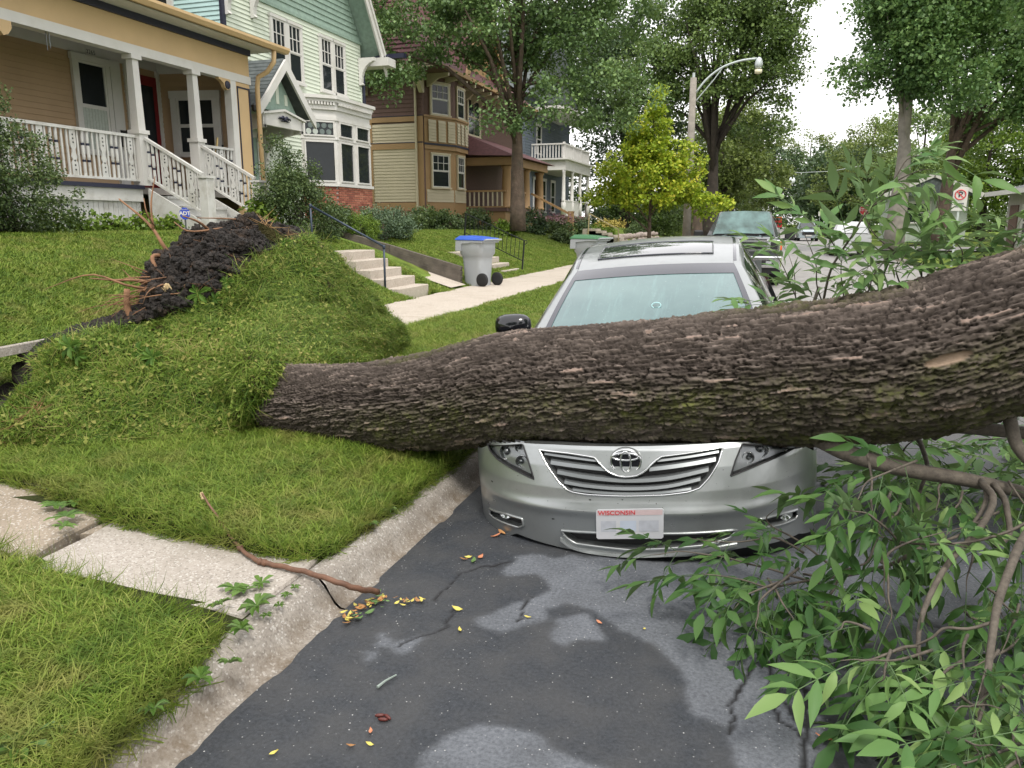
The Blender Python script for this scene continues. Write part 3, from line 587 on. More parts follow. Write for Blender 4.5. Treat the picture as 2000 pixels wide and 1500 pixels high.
# soil heap on the ground below the heaved pavement
hx, hy = np.meshgrid(np.linspace(-6.2, -3.7, 110), np.linspace(2.9, 6.3, 150)); hz = .1 + .50 * np.exp(-(((hx + 4.8) / .7) ** 2 + ((hy - 4.2) / 1.0) ** 2)) + .10 * (fbm(hx * 3, hy * 3, 4, 91) - .5)
f1, f2, ci, _, _ = worley(hx * 11, hy * 11, 4); hz += .04 * (.5 - f1) + .02 * ci
np_mesh('soil', np.stack([hx, hy, hz - .06], -1), gridF(150, 110), M['soil'], ft, False)
# loose clods
rc = random.Random(3)
for i in range(46):
    q = rc.choice([(rc.uniform(265, 540), rc.uniform(430, 600), 5.75), (rc.uniform(240, 300), rc.uniform(570, 620), 5.45), (rc.uniform(0, 60), rc.uniform(700, 770), 5.15)])
    j = int((q[0] - 60) / 63); 
# roots
def wig(pts, n, amp, seed):
    k = max(3, n // 3); P = cr_spline([tuple(p) for p in pts], k); r = np.random.default_rng(seed); Nz = r.normal(0, amp * 1.2, (k, 3)); Nz[0] = 0
    return [Vector(p) for p in cr_spline(P + Nz, n)]
def root(pts, r0, r1, n=10, amp=.012, seed=0, m=None):
    q = wig([at(*p) for p in pts], n, amp, seed); return MB().tube(q, [r0 + (r1 - r0) * i / (n - 1) for i in range(n)], 7).build('root', m or M['root'], ft, True)
root([(360, 540, 5.9), (332, 505, 5.75), (318, 475, 5.7), (300, 448, 5.7), (270, 420, 5.72), (232, 390, 5.75)], .019, .006, 14, .008, 1)
root([(299, 448, 5.7), (293, 425, 5.68), (297, 400, 5.66), (290, 372, 5.7), (302, 345, 5.7)], .010, .003, 11, .008, 2)
root([(300, 440, 5.7), (288, 415, 5.6), (284, 385, 5.6)], .008, .003, 7, .006, 3)
root([(345, 505, 5.8), (318, 495, 5.7), (300, 500, 5.65), (296, 520, 5.6), (308, 530, 5.6)], .018, .014, 10, .004, 4)
root([(258, 625, 5.42), (247, 600, 5.4), (249, 565, 5.4)], .024, .021, 6, .003, 5)
root([(330, 565, 5.7), (290, 556, 5.6), (240, 548, 5.5), (205, 548, 5.5), (172, 540, 5.5)], .017, .003, 12, .010, 6)
root([(330, 570, 5.7), (270, 560, 5.5), (220, 545, 5.4), (150, 535, 5.4), (90, 565, 5.4)], .012, .002, 12, .008, 7)
root([(285, 555, 5.6), (262, 545, 5.6), (240, 528, 5.6)], .008, .002, 8, .004, 8)
root([(420, 460, 6.1), (400, 440, 5.9), (380, 432, 5.8), (355, 425, 5.7)], .014, .005, 8, .008, 31)
root([(440, 445, 6.1), (395, 452, 5.8), (350, 440, 5.7), (335, 428, 5.7)], .010, .003, 8, .008, 32)
root([(480, 430, 6.4), (440, 428, 6.0), (385, 428, 5.9)], .008, .003, 8, .004, 33)
rr_ = random.Random(11)
for k in range(44):
    x0 = rr_.uniform(262, 345); y0 = rr_.uniform(540, 610); a = rr_.gauss(PI, .55); L = rr_.uniform(40, 130); d = rr_.uniform(5.35, 5.7)
    p = [(x0 + 25, y0, d + .15)] + [(x0 + math.cos(a) * L * s, y0 - math.sin(a) * L * s * .7 + 16 * s * s, d - .05 * s) for s in (.3, .65, 1)]
    root(p, rr_.uniform(.003, .007), .001, 9, .009, 100 + k)
for k in range(26):
    x0 = rr_.uniform(350, 530); y0 = np.interp(x0, [350, 440, 540], [480, 440, 480]) + rr_.uniform(0, 60); a = rr_.uniform(0, PI); L = rr_.uniform(10, 34); d = np.interp(x0, [350, 540], [5.75, 6.3])
    root([(x0, y0, d + .1), (x0 + math.cos(a) * L * .5, y0 - math.sin(a) * L * .4, d), (x0 + math.cos(a) * L, y0 - math.sin(a) * L * .5, d - .05)], .004, .0015, 6, .006, 200 + k)
M['splinter'] = mat('splintered_wood', (.55, .42, .24), .8, 0, .2, 20, .3, .003, 80)
for k in range(11):
    x0 = 298 + k * 3.6; y0 = 578 - k * 1.3
    MB().bar(at(x0, y0, 5.42), at(x0 - 5 + rr_.uniform(-3, 8), y0 - rr_.uniform(6, 15), 5.40), .022, .012).build('wood_splinter', M['splinter'], ft)
# torn flaps of dry roots along the turf edge
dry = tuft_coll('dry_tufts', [tuft_mesh('tuft', 16, .05, .13, .006, mat('dry_grass', (.26, .16, .07), .9, 0, .3, 9), 1.3, 80 + i) for i in range(3)])
for (pts, dn) in (([(110, 800, 4.90), (20, 840, 4.78), (-60, 860, 4.7)], 1), ([(640, 560, 6.4), (705, 610, 7.2), (770, 660, 8.3)], 1), ([(495, 840, 5.15), (520, 760, 5.0)], 1), ([(505, 445, 6.2), (560, 475, 6.3)], 1)):
    q = cr_spline([tuple(at(*p)) for p in pts], 12); gg = np.stack([q + [0, 0, .05], q - [0, 0, .05]], 0)
    o = np_mesh('dry_turf_edge', gg, gridF(2, 12), M['thatch'], ft, True, kind='stuff'); scatter('dry', o, dry, 160, .7, 1.3, 3)
# ---------------- branches and leaves
def branch(pts, r0, r1, seed=0, n=None, amp=.006, mt='twig'):
    n = n or 4 * len(pts); q = wig([at(*p) for p in pts], n, amp, seed)
    return MB().tube(q, [r0 + (r1 - r0) * i / (n - 1) for i in range(n)], 9 if r0 > .012 else 6).build('branch', M[mt], ft, True)
M['leaf'] = leafmat('ash_leaflet', [(.2, (.016, .050, .013)), (.5, (.036, .095, .022)), (.8, (.085, .165, .042))], .20, .5, 3, (.085, .15, .06), .5, .25)
M['leaf_young'] = leafmat('young_ash_leaflet', [(.2, (.08, .18, .055)), (.5, (.145, .265, .08)), (.85, (.26, .37, .13))], .30, .5, 3, (.15, .24, .11), .5, .25)
def leaf_mesh(name, seed, mt, big=1.):
    r = random.Random(seed); V = []; F = []
    L = r.uniform(.17, .23); npair = r.choice([2, 3, 3]); sag = r.uniform(.15, .9); rp = lambda t: Vector((L * t, 0, -sag * L * t * t * .5))
    def leaflet(o, dx, dy, ln, wd, roll, curl):
        b0 = len(V); d = Vector((dx, dy, -.15 * r.random())).normalized(); sd_ = d.cross(Vector((0, 0, 1))).normalized(); u = sd_.cross(d)
        sd_ = (sd_ * math.cos(roll) + u * math.sin(roll)).normalized(); u = sd_.cross(d)
        for t_, h in ((0, 0), (.2, .62), (.45, 1), (.72, .66), (.9, .25), (1, 0)):
            c_ = o + d * ln * t_ - u * (curl * ln * t_ * t_) ; wv = .5 * wd * h; up = u * wv * .35
            if h == 0: V.append(c_)
            else: V.extend([c_ + sd_ * wv + up, c_, c_ - sd_ * wv + up])
        idx = [0, (1, 2, 3), (4, 5, 6), (7, 8, 9), (10, 11, 12), 13]; g = lambda i, k: b0 + idx[i][k]
        F.extend([(b0, g(1, 1), g(1, 0)), (b0, g(1, 2), g(1, 1))])
        for i in (1, 2, 3): F.extend([(g(i, 0), g(i, 1), g(i + 1, 1), g(i + 1, 0)), (g(i, 1), g(i, 2), g(i + 1, 2), g(i + 1, 1))])
        F.extend([(g(4, 0), g(4, 1), b0 + 13), (g(4, 1), g(4, 2), b0 + 13)])
    for i in range(npair):
        t_ = .38 + .5 * i / max(1, npair - 1); ln = r.uniform(.075, .105) * (1.06 - .1 * (npair - i - 1))
        for s in (-1, 1): leaflet(rp(t_), .75, s * r.uniform(.6, 1.1), ln * big * r.uniform(.85, 1.1), .30 * ln * big, r.uniform(-.8, .8), r.uniform(0, .9))
    leaflet(rp(1), 1, r.uniform(-.2, .2), .115 * big, .036 * big, r.uniform(-.3, .3), r.uniform(0, .4))
    k = len(V); pr = [rp(i / 4) for i in range(5)]
    for p in pr: V.extend([p + Vector((0, .0016, 0)), p + Vector((0, -.0016, 0)), p + Vector((0, 0, -.0022))])
    for i in range(4):
        for j in range(3): F.append((k + 3 * i + j, k + 3 * i + (j + 1) % 3, k + 3 * i + 3 + (j + 1) % 3, k + 3 * i + 3 + j))
    me = bpy.data.meshes.new(name); me.from_pydata([tuple(v) for v in V], [], [f[::-1] for f in F]); me.materials.append(mt); me.polygons.foreach_set('use_smooth', [True] * len(F)); me.update()
    return me
LM = [leaf_mesh('leaf', i, M['leaf'], 1.0) for i in range(9)]; LY = [leaf_mesh('leaf', 30 + i, M['leaf_young'], 1.15) for i in range(8)]
LEAVES = []; DEN = 1.9; LSC = 1.2
lr = random.Random(5)
def put_leaf(p, d, up=None, young=False, sc=1.):
    d = Vector(d).normalized(); up = up or Vector((lr.gauss(0, .35), lr.gauss(0, .35), 1)); y = up.cross(d)
    if y.length < .05: y = d.orthogonal()
    y.normalize(); z = d.cross(y); Mx = Matrix((d, y, z)).transposed().to_4x4(); Mx.translation = p
    LEAVES.append((lr.choice(LY if young else LM), Mx @ Matrix.Scale(sc * LSC * lr.uniform(.8, 1.15), 4)))
def spray(pts, young=False, sc=1., dens=.075, r0=.006, t0=.15, hang=.35, seed=0, stem=True, side=1.):
    q = wig([at(*p) for p in pts], 5 * len(pts), .004, seed)
    if stem: MB().tube(q, [r0 * (1 - .75 * i / (len(q) - 1)) for i in range(len(q))], 6).build('branch', M['twig'], ft, True)
    L = sum((q[i + 1] - q[i]).length for i in range(len(q) - 1)); n = max(2, int(L / (dens * DEN)))
    for k in range(n + 1):
        f_ = t0 + (1 - t0) * k / n; u = f_ * (len(q) - 1); i = min(int(u), len(q) - 2); p = q[i].lerp(q[i + 1], u - i); td = (q[i + 1] - q[i]).normalized()
        s = td.cross(Vector((lr.gauss(0, .6), lr.gauss(0, .6), 1))).normalized()
        for sg in ((-1, 1) if k < n else (0,)):
            d = td * lr.uniform(.4, .9) + s * sg * side * lr.uniform(.6, 1.0) + Vector((0, 0, -hang * lr.uniform(.2, 1.3)))
            put_leaf(p, d if sg else td + Vector((0, 0, -hang * .4)), None, young, sc)
# limbs below the trunk
branch([(1590, 850, 3.62), (1630, 872, 3.52), (1680, 895, 3.46), (1800, 922, 3.4), (1930, 945, 3.35), (2060, 980, 3.3)], .047, .026, 1, 26, .003)
branch([(1820, 850, 3.6), (1880, 838, 3.5), (1960, 842, 3.45), (2080, 850, 3.4)], .03, .03, 2)
branch([(1965, 790, 3.3), (1985, 850, 3.25), (2030, 930, 3.2)], .03, .022, 3)
branch([(1915, 940, 3.34), (1935, 968, 3.2), (1930, 1010, 3.05), (1870, 1080, 2.9), (1828, 1140, 2.8), (1795, 1210, 2.72), (1782, 1275, 2.7), (1810, 1330, 2.7)], .016, .006, 4, 22)
branch([(1940, 945, 3.3), (1965, 985, 3.2), (1968, 1030, 3.1), (1950, 1070, 3.0)], .014, .01, 5)
branch([(1925, 955, 3.3), (1925, 990, 3.2), (1890, 1030, 3.1), (1850, 1055, 3.05)], .012, .006, 6)
branch([(2050, 990, 3.0), (1995, 1060, 2.75), (1965, 1140, 2.6), (1945, 1210, 2.5), (1925, 1300, 2.4), (1918, 1400, 2.35), (1925, 1480, 2.3)], .017, .008, 7, 24)
branch([(1940, 1215, 2.5), (1880, 1225, 2.5), (1830, 1240, 2.5), (1780, 1262, 2.55), (1715, 1285, 2.6)], .006, .003, 8)
branch([(2040, 1000, 2.9), (1950, 1045, 2.85), (1850, 1062, 2.9), (1760, 1065, 3.0), (1690, 1040, 3.1)], .007, .003, 9)
branch([(1800, 1070, 3.0), (1720, 1110, 3.1), (1640, 1125, 3.2), (1570, 1118, 3.3)], .009, .005, 10)
branch([(1790, 850, 3.7), (1808, 890, 3.6), (1806, 950, 3.5), (1790, 1010, 3.4)], .013, .006, 11)
branch([(1600, 560, 4.3), (1560, 660, 4.3)], .01, .01, 12)
S_ = spray
# below: by the bumper
S_([(1640, 1150, 3.15), (1560, 1130, 3.2), (1480, 1105, 3.22), (1400, 1085, 3.25), (1320, 1080, 3.28), (1270, 1085, 3.3)], dens=.085, sc=.9, seed=1)
S_([(1600, 1130, 3.15), (1520, 1150, 3.05), (1440, 1130, 3.0), (1370, 1120, 3.0)], dens=.06, seed=2)
S_([(1560, 1110, 3.1), (1500, 1160, 2.95), (1470, 1210, 2.85), (1500, 1240, 2.8)], dens=.05, seed=3, hang=.7)
S_([(1540, 1130, 3.1), (1480, 1150, 2.95), (1430, 1190, 2.9)], dens=.05, seed=4, hang=.6)
S_([(1500, 1130, 3.1), (1530, 1180, 2.9), (1560, 1230, 2.85)], dens=.05, seed=5, hang=.7)
S_([(1640, 1120, 3.2), (1560, 1060, 3.25), (1500, 1020, 3.25), (1510, 1000, 3.2)], dens=.09, sc=.75, seed=6, hang=0)
S_([(1570, 1080, 3.25), (1520, 1050, 3.25), (1440, 1060, 3.25), (1350, 1050, 3.3)], dens=.08, sc=.8, seed=7)
S_([(1640, 1120, 3.1), (1620, 1170, 3.0), (1600, 1190, 3.0)], dens=.06, young=True, sc=.8, seed=8)
DEN = 2.6
# column at 1700
S_([(1690, 870, 3.3), (1700, 930, 3.05), (1705, 1000, 2.95), (1725, 1080, 2.9), (1730, 1160, 2.85), (1735, 1200, 2.8)], dens=.05, sc=.95, seed=10, hang=.5)
S_([(1790, 900, 3.2), (1740, 920, 3.0), (1690, 950, 2.95), (1660, 1000, 2.9)], dens=.06, seed=11)
S_([(1760, 1065, 3.0), (1720, 1020, 2.9), (1680, 1000, 2.9), (1630, 990, 2.95)], dens=.06, seed=12)
S_([(1740, 960, 3.1), (1700, 1080, 3.0), (1660, 1110, 3.0), (1620, 1130, 3.0)], dens=.06, seed=13)
S_([(1720, 1100, 2.9), (1780, 1060, 2.9), (1850, 1040, 2.9)], dens=.07, seed=14, young=True, sc=.85)
S_([(1730, 1100, 2.9), (1740, 1170, 2.8), (1730, 1230, 2.75)], dens=.06, seed=15, hang=.7)
DEN = 2.1
# cluster at 1700,1300
S_([(1790, 1262, 2.55), (1740, 1270, 2.5), (1690, 1290, 2.5), (1640, 1290, 2.5)], dens=.06, seed=16, hang=.5)
S_([(1740, 1270, 2.5), (1730, 1310, 2.45), (1720, 1340, 2.45)], dens=.05, seed=17, hang=.6)
S_([(1700, 1230, 2.6), (1650, 1220, 2.65), (1620, 1240, 2.65)], dens=.07, seed=18)
DEN = 2.9
# right middle
for k, (x, y, d) in enumerate([(1880, 960, 3.2), (1950, 1000, 3.1), (1900, 1060, 3.1), (1980, 1090, 3.0), (1930, 1150, 2.9), (1990, 1180, 2.8), (1970, 940, 3.2), (1880, 1190, 2.9), (1990, 1250, 2.7), (1960, 1120, 3.1), (1840, 940, 3.3), (1760, 980, 3.2)]):
    a = lr.uniform(.2, 2.8); L = lr.uniform(70, 130)
    S_([(x, y, d + .1), (x + math.cos(a) * L * .5, y + math.sin(a) * L * .4, d), (x + math.cos(a) * L, y + math.sin(a) * L * .8, d - .1)], dens=.06, seed=40 + k, hang=.5, young=k % 3 == 0, sc=.9)
DEN = 3.0
# lower right corner
for k, (x, y, d) in enumerate([(1800, 1290, 2.45), (1860, 1310, 2.4), (1930, 1290, 2.35), (1980, 1340, 2.2), (1850, 1370, 2.3), (1780, 1400, 2.3), (1900, 1400, 2.2), (1970, 1420, 2.1), (1830, 1450, 2.15), (1900, 1490, 2.1), (1980, 1500, 2.0), (1850, 1520, 2.1), (1820, 1340, 2.4), (1940, 1360, 2.3), (1990, 1460, 2.1), (1870, 1260, 2.45)]):
    a = lr.uniform(.0, 3.1); L = lr.uniform(80, 150)
    S_([(x + 20, y - 20, d + .12), (x + math.cos(a) * L * .5, y + math.sin(a) * L * .3, d), (x + math.cos(a) * L, y + math.sin(a) * L * .7, d - .06)], dens=.055, seed=70 + k, hang=.5, young=k % 3 != 1, sc=.9)
DEN = 1.6
# fallen crown behind, seen below the trunk
for k in range(30):
    x = lr.uniform(1660, 2080); y = lr.uniform(850, 990) + (x < 1750) * -20; d = lr.uniform(3.9, 5.2); zz = onZ(x, y, .05); dmax = (zz - Vector((0, 0, CAMH))).length; d = min(d, dmax * .93)
    a = lr.uniform(0, 6.28); L = lr.uniform(40, 90)
    S_([(x, y, d + .1), (x + math.cos(a) * L * .5, y + math.sin(a) * L * .3, d), (x + math.cos(a) * L, y + math.sin(a) * L * .5, d)], dens=.06, seed=110 + k, hang=.3, young=k % 2 == 0, sc=1.05, stem=k % 2 == 0)
DEN = 2.1; LSC = 1.1
# shoots standing above the trunk
S_([(1600, 640, 4.0), (1618, 540, 3.9), (1650, 480, 3.8), (1690, 425, 3.7), (1735, 365, 3.6), (1775, 315, 3.55), (1800, 300, 3.5)], True, 1.05, .10, .007, .35, .1, 200)
S_([(1735, 365, 3.6), (1780, 340, 3.5), (1820, 330, 3.5)], True, .95, .07, .004, .1, .1, 201)
S_([(1700, 405, 3.65), (1760, 380, 3.5), (1800, 375, 3.5)], True, .95, .07, .004, .3, .2, 202)
S_([(1640, 500, 3.85), (1600, 450, 3.8), (1575, 420, 3.8)], True, .9, .08, .004, .1, 0, 203)
S_([(1620, 640, 4.1), (1600, 570, 4.0), (1590, 500, 3.9), (1560, 440, 3.9)], True, .85, .07, .005, .1, .1, 204)
S_([(1560, 650, 4.3), (1552, 570, 4.2), (1545, 500, 4.2)], True, .9, .08, .005, .1, .1, 205)
S_([(1640, 640, 4.0), (1650, 580, 3.9), (1640, 520, 3.85), (1665, 470, 3.8)], True, .85, .07, .005, .15, .2, 206)
S_([(1720, 560, 3.75), (1730, 530, 3.65), (1745, 490, 3.6), (1800, 472, 3.55), (1860, 470, 3.5)], True, .95, .08, .007, .35, .15, 207)
S_([(1745, 490, 3.6), (1700, 450, 3.6), (1690, 400, 3.6)], True, .95, .07, .004, .1, .1, 208)
S_([(1745, 495, 3.6), (1700, 520, 3.6), (1665, 540, 3.6)], True, .8, .08, .004, .1, .3, 209)
S_([(1520, 640, 4.3), (1500, 600, 4.2), (1480, 590, 4.1)], True, .95, .09, .004, .3, .0, 210)
S_([(1570, 620, 4.2), (1530, 520, 4.1), (1500, 480, 4.05)], True, .85, .09, .004, .3, .0, 211)
for k, (x, y) in enumerate([(1800, 500), (1850, 500), (1880, 480), (1930, 470), (1970, 460), (2010, 450), (1760, 520), (1690, 540)]):
    S_([(x, y + 40, 3.55), (x + lr.uniform(-20, 20), y + 5, 3.5), (x + lr.uniform(-50, 50), y - 35, 3.45)], True, .8, .06, .004, .3, .1, 220 + k)
LEAVES.sort(key=lambda a: a[1].translation.y ** 2 + a[1].translation.x ** 2)
fo = ft.location
big_ = LEAVES[:300]; rest = LEAVES[300:]
for me, Mx in big_:
    o = link('leaf', me, ft); Mx = Mx.copy(); Mx.translation -= fo; o.matrix_local = Mx
Vs = []; Fs = []
def baked(lst, name, mt):
    V = []; F3 = []; b0 = 0
    for me, Mx in lst:
        co = np.empty(len(me.vertices) * 3); me.vertices.foreach_get('co', co); co = co.reshape(-1, 3); A = np.array(Mx)[:3]; V.append(co @ A[:, :3].T + A[:, 3])
        me.calc_loop_triangles(); tr = np.empty(len(me.loop_triangles) * 3, np.int32); me.loop_triangles.foreach_get('vertices', tr); F3.append(tr.reshape(-1, 3) + b0); b0 += len(co)
    return np_mesh(name, np.concatenate(V), np.concatenate(F3), mt, ft, True, kind='stuff')
baked([q for q in rest if q[0] in LM], 'foliage', M['leaf']); baked([q for q in rest if q[0] in LY], 'foliage', M['leaf_young'])
print('leaves', len(LEAVES))
def trunk_bottom(x, y):
    d2 = (ctr[:, 0] - x) ** 2 + (ctr[:, 1] - y) ** 2
    # distance to the axis in plan
    i = int(np.argmin(d2)); r = rad[i] + .012; q = r * r - d2[i]
    return ctr[i, 2] - math.sqrt(q) if q > 0 else 99.
# ================================================ the crushed silver car
M['paint'] = mat('silver_paint', (.50, .53, .52), .30, .75, .03, 2, .0, coat=.9)
m, t, b = nodes('silver_paint_dirty'); P = pos_n(t); M['paint'] = m
c = mixc(t, ramp(t, noise_n(t, 3.5, 7, P, .72), [(.5, 0), (.72, .35)]), (.33, .350, .352), (.22, .225, .22))
sp = ramp(t, noise_n(t, 85, 2, P), [(.735, 0), (.76, .8)]); c = mixc(t, sp, c, (.06, .05, .04)); lk(t, c, b.inputs['Base Color'])
b.inputs['Metallic'].default_value = .72; lk(t, ramp(t, noise_n(t, 5, 6, P), [(.3, .27), (.7, .40)]), b.inputs['Roughness']); b.inputs['Coat Weight'].default_value = .6; b.inputs['Coat Roughness'].default_value = .06
M['black'] = mat('black_plastic', (.012, .012, .013), .55, 0, .1, 10, .1)
M['gloss_black'] = mat('gloss_black', (.008, .009, .012), .12, 0, .05, 10, 0, coat=.5)
M['chrome'] = mat('chrome', (.78, .79, .80), .12, 1, .02, 5, 0)
M['slat'] = mat('grille_silver', (.20, .215, .22), .35, .7, .04, 5, 0)
M['rubber'] = mat('tyre_rubber', (.016, .016, .017), .85, 0, .2, 10, .3)
def glassm(name, c, rough=.05, spec=.6, streak=0, c2=None):
    m, t, b = nodes(name); P = pos_n(t); n = noise_n(t, 2.3, 5, P)
    cc = mixc(t, ramp(t, n, [(.35, 0), (.65, 1)]), c, c2 or tuple(x * 1.25 for x in c))
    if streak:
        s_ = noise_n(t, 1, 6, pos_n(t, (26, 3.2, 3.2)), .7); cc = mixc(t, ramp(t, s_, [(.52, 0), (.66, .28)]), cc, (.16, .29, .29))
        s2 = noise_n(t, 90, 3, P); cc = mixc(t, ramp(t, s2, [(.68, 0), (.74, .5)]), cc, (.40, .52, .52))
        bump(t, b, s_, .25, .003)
    lk(t, cc, b.inputs['Base Color']); b.inputs['Roughness'].default_value = rough; b.inputs['Specular IOR Level'].default_value = spec; b.inputs['Coat Weight'].default_value = .8; b.inputs['Coat Roughness'].default_value = .02
    return m
M['screen'] = glassm('windscreen_glass', (.085, .150, .155), .06, .5, 1, (.12, .20, .20))
M['tint'] = glassm('tinted_glass', (.018, .024, .026), .04, .7)
M['frit'] = mat('windscreen_border', (.022, .025, .038), .12, 0, .1, 3, 0, coat=.7)
CARM = Matrix.Translation((-.516, 3.498, -.212)) @ Matrix.Rotation(R(3.806), 4, 'Z') @ Matrix.Rotation(R(4.161), 4, 'X') @ Matrix.Rotation(R(-3.84), 4, 'Y')
car = empty('parked_car', (0, 0, 0), 'silver sedan crushed at the bonnet beneath the fallen trunk', 'car', None, local=True); car.matrix_world = CARM
CI = CARM.inverted()
def crush(v):
    if v[1] > 2.2: return v
    wv = CARM @ v; zb = trunk_bottom(wv.x, wv.y)
    if wv.z > zb - .005:
        wv.z = max(zb - .005, .14) if zb < wv.z else wv.z; return CI @ wv
    return v
DPW = ([.10, .14, .19, .24, .34, .46, .56, .66, .74, .80, .86], [.09, .05, .0, .012, .006, .0, .02, .055, .10, .17, .3])
def Vf(u, w):
    a = min(abs(u) / .915, .99999); k = .72 * (1 - (1 - a ** 2.6) ** (1 / 2.4)); d = float(np.interp(w, *DPW)) * (1 - .5 * a ** 3)
    crease = .012 * math.exp(-((w - .46) / .03) ** 2)
    return k + d - crease * (1 - a ** 4)
def cpx(px, py, off=0.):
    """point of the bumper skin seen at a pixel: (u, w)"""
    o = CI @ Vector((0, 0, CAMH)); d = CI.to_3x3() @ ray(px, py); lo, hi = 2.4, 5.0
    for _ in range(40):
        mi = (lo + hi) / 2; p = o + d * mi
        if abs(p.x) < .915 and p.y - Vf(p.x, p.z) - off < 0: lo = mi
        elif abs(p.x) >= .915 and p.y < .7: lo = mi
        else: hi = mi
    p = o + d * lo; return (p.x, p.z)
SK = lambda u, w, off=0.: Vector((u, Vf(u, w) + off, w))
def resamp(poly, n):
    P = [Vector((*p, 0)) for p in poly]; P.append(P[0]); L = [0]
    for a, b_ in zip(P[:-1], P[1:]): L.append(L[-1] + (b_ - a).length)
    o = []
    for k in range(n):
        s = L[-1] * k / n; i = max(j for j in range(len(L)) if L[j] <= s + 1e-9); i = min(i, len(P) - 2); f_ = (s - L[i]) / max(1e-9, L[i + 1] - L[i]); q = P[i].lerp(P[i + 1], f_); o.append((q.x, q.y))
    return o
def inpoly(x, y, P):
    c = False; j = len(P) - 1
    for i in range(len(P)):
        if (P[i][1] > y) != (P[j][1] > y) and x < (P[j][0] - P[i][0]) * (y - P[i][1]) / (P[j][1] - P[i][1] + 1e-12) + P[i][0]: c = not c
        j = i
    return c
PX = dict(
 grille=[(1053, 878), (1110, 885), (1161, 893), (1172, 906), (1186, 920), (1203, 929), (1223, 932), (1244, 929), (1261, 919), (1275, 904), (1289, 892), (1350, 884), (1412, 873), (1404, 902), (1388, 930), (1367, 953), (1345, 961), (1298, 967), (1222, 969), (1146, 966), (1112, 960), (1092, 942), (1070, 911)],
 lamp_l=[(952, 867), (957, 880), (971, 896), (994, 911), (1043, 936), (1032, 900), (1021, 867)],
 lamp_r=[(1427, 930), (1436, 900), (1450, 866), (1562, 866), (1556, 872), (1490, 904), (1452, 920)],
 fog_l=[(957, 993), (990, 1004), (1020, 1013), (1023, 1026), (1014, 1030), (988, 1022), (964, 1010), (957, 1003)],
 fog_r=[(1557, 995), (1522, 1004), (1484, 1014), (1482, 1026), (1492, 1030), (1526, 1024), (1553, 1013), (1558, 1006)],
 intake=[(1097, 1036), (1160, 1040), (1280, 1042), (1440, 1034), (1425, 1050), (1380, 1064), (1230, 1074), (1123, 1061), (1104, 1048)])
HO = {k: [cpx(*p) for p in v] for k, v in PX.items()}
TOPX = [(905, 880), (960, 866), (1010, 864), (1080, 868), (1223, 872), (1350, 868), (1420, 864), (1480, 862), (1560, 862), (1610, 880)]
TOPW = sorted([cpx(*q) for q in TOPX]); print('hood edge', TOPW)
wtop = lambda u: float(np.interp(u, [q[0] for q in TOPW], [q[1] for q in TOPW]))
BOTW = sorted([cpx(*q) for q in [(918, 965), (945, 1013), (1010, 1042), (1100, 1070), (1230, 1088), (1340, 1087), (1450, 1070), (1560, 1042), (1597, 1005)]])
wbot = lambda u: float(np.interp(u, [q[0] for q in BOTW], [q[1] for q in BOTW])); print('bumper foot', BOTW)
NSs, NWw = 260, 120; P = []
for i in range(NWw + 1):
    P.append([])
    for j in range(NSs + 1):
        u_ = .9149 * math.sin(-PI / 2 + PI * j / NSs); w_ = wbot(u_) + (wtop(u_) - wbot(u_)) * i / NWw; P[-1].append(SK(u_, w_))
def keep(i, j):
    q = (P[i][j] + P[i + 1][j + 1]) / 2
    return not any(inpoly(q.x, q.z, h) for h in HO.values())
MB().grid(P, 0, keep).build('bumper', M['paint'], car, True, xf=crush)
MB().grid([[SK(u_, wbot(u_) + dz, dv) for u_ in [.9149 * math.sin(-PI / 2 + PI * j / 60) for j in range(61)]] for dz, dv in ((0, 0), (.004, .02), (.0, .05), (-.25, .07))]).build('under_shade_strip', M['black'], car, True)  # black strip down to the road, stands in for shade under the bumper
# rims and recess walls of the openings
for nm, po in HO.items():
    q = resamp(po, 70); q.append(q[0]); cxx = sum(p[0] for p in q) / len(q); czz = sum(p[1] for p in q) / len(q)
    dep = .045
    rowA = [SK(p[0], p[1], -.001) for p in q]; rowB = [SK(cxx + (p[0] - cxx) * .97, czz + (p[1] - czz) * .93, dep) for p in q]
    MB().grid([rowA, rowB]).build('recess', M['paint'] if 'lamp' not in nm else M['black'], car, True, xf=crush)
    rt = {'grille': (M['chrome'], .0045), 'lamp_l': (M['black'], .004), 'lamp_r': (M['black'], .004)}.get(nm, (M['paint'], .007))
    MB().tube([p + Vector((0, -.001, 0)) for p in rowA], rt[1], 6, cap=False).build('grille_surround' if nm == 'grille' else 'opening_lip', rt[0], car, True, xf=crush)
    # backing
    us = [p[0] for p in q]; ws = [p[1] for p in q]; n = 26; B = [[SK(min(us) + (max(us) - min(us)) * j / n, min(ws) + (max(ws) - min(ws)) * i / 10, dep) for j in range(n + 1)] for i in range(11)]
    MB().grid(B, 0, lambda i, j: inpoly(((B[i][j] + B[i + 1][j + 1]) / 2).x, ((B[i][j] + B[i + 1][j + 1]) / 2).z, [(cxx + (p[0] - cxx) * 1.04, czz + (p[1] - czz) * 1.06) for p in q])).build('recess_back', M['black'], car, True, xf=crush)
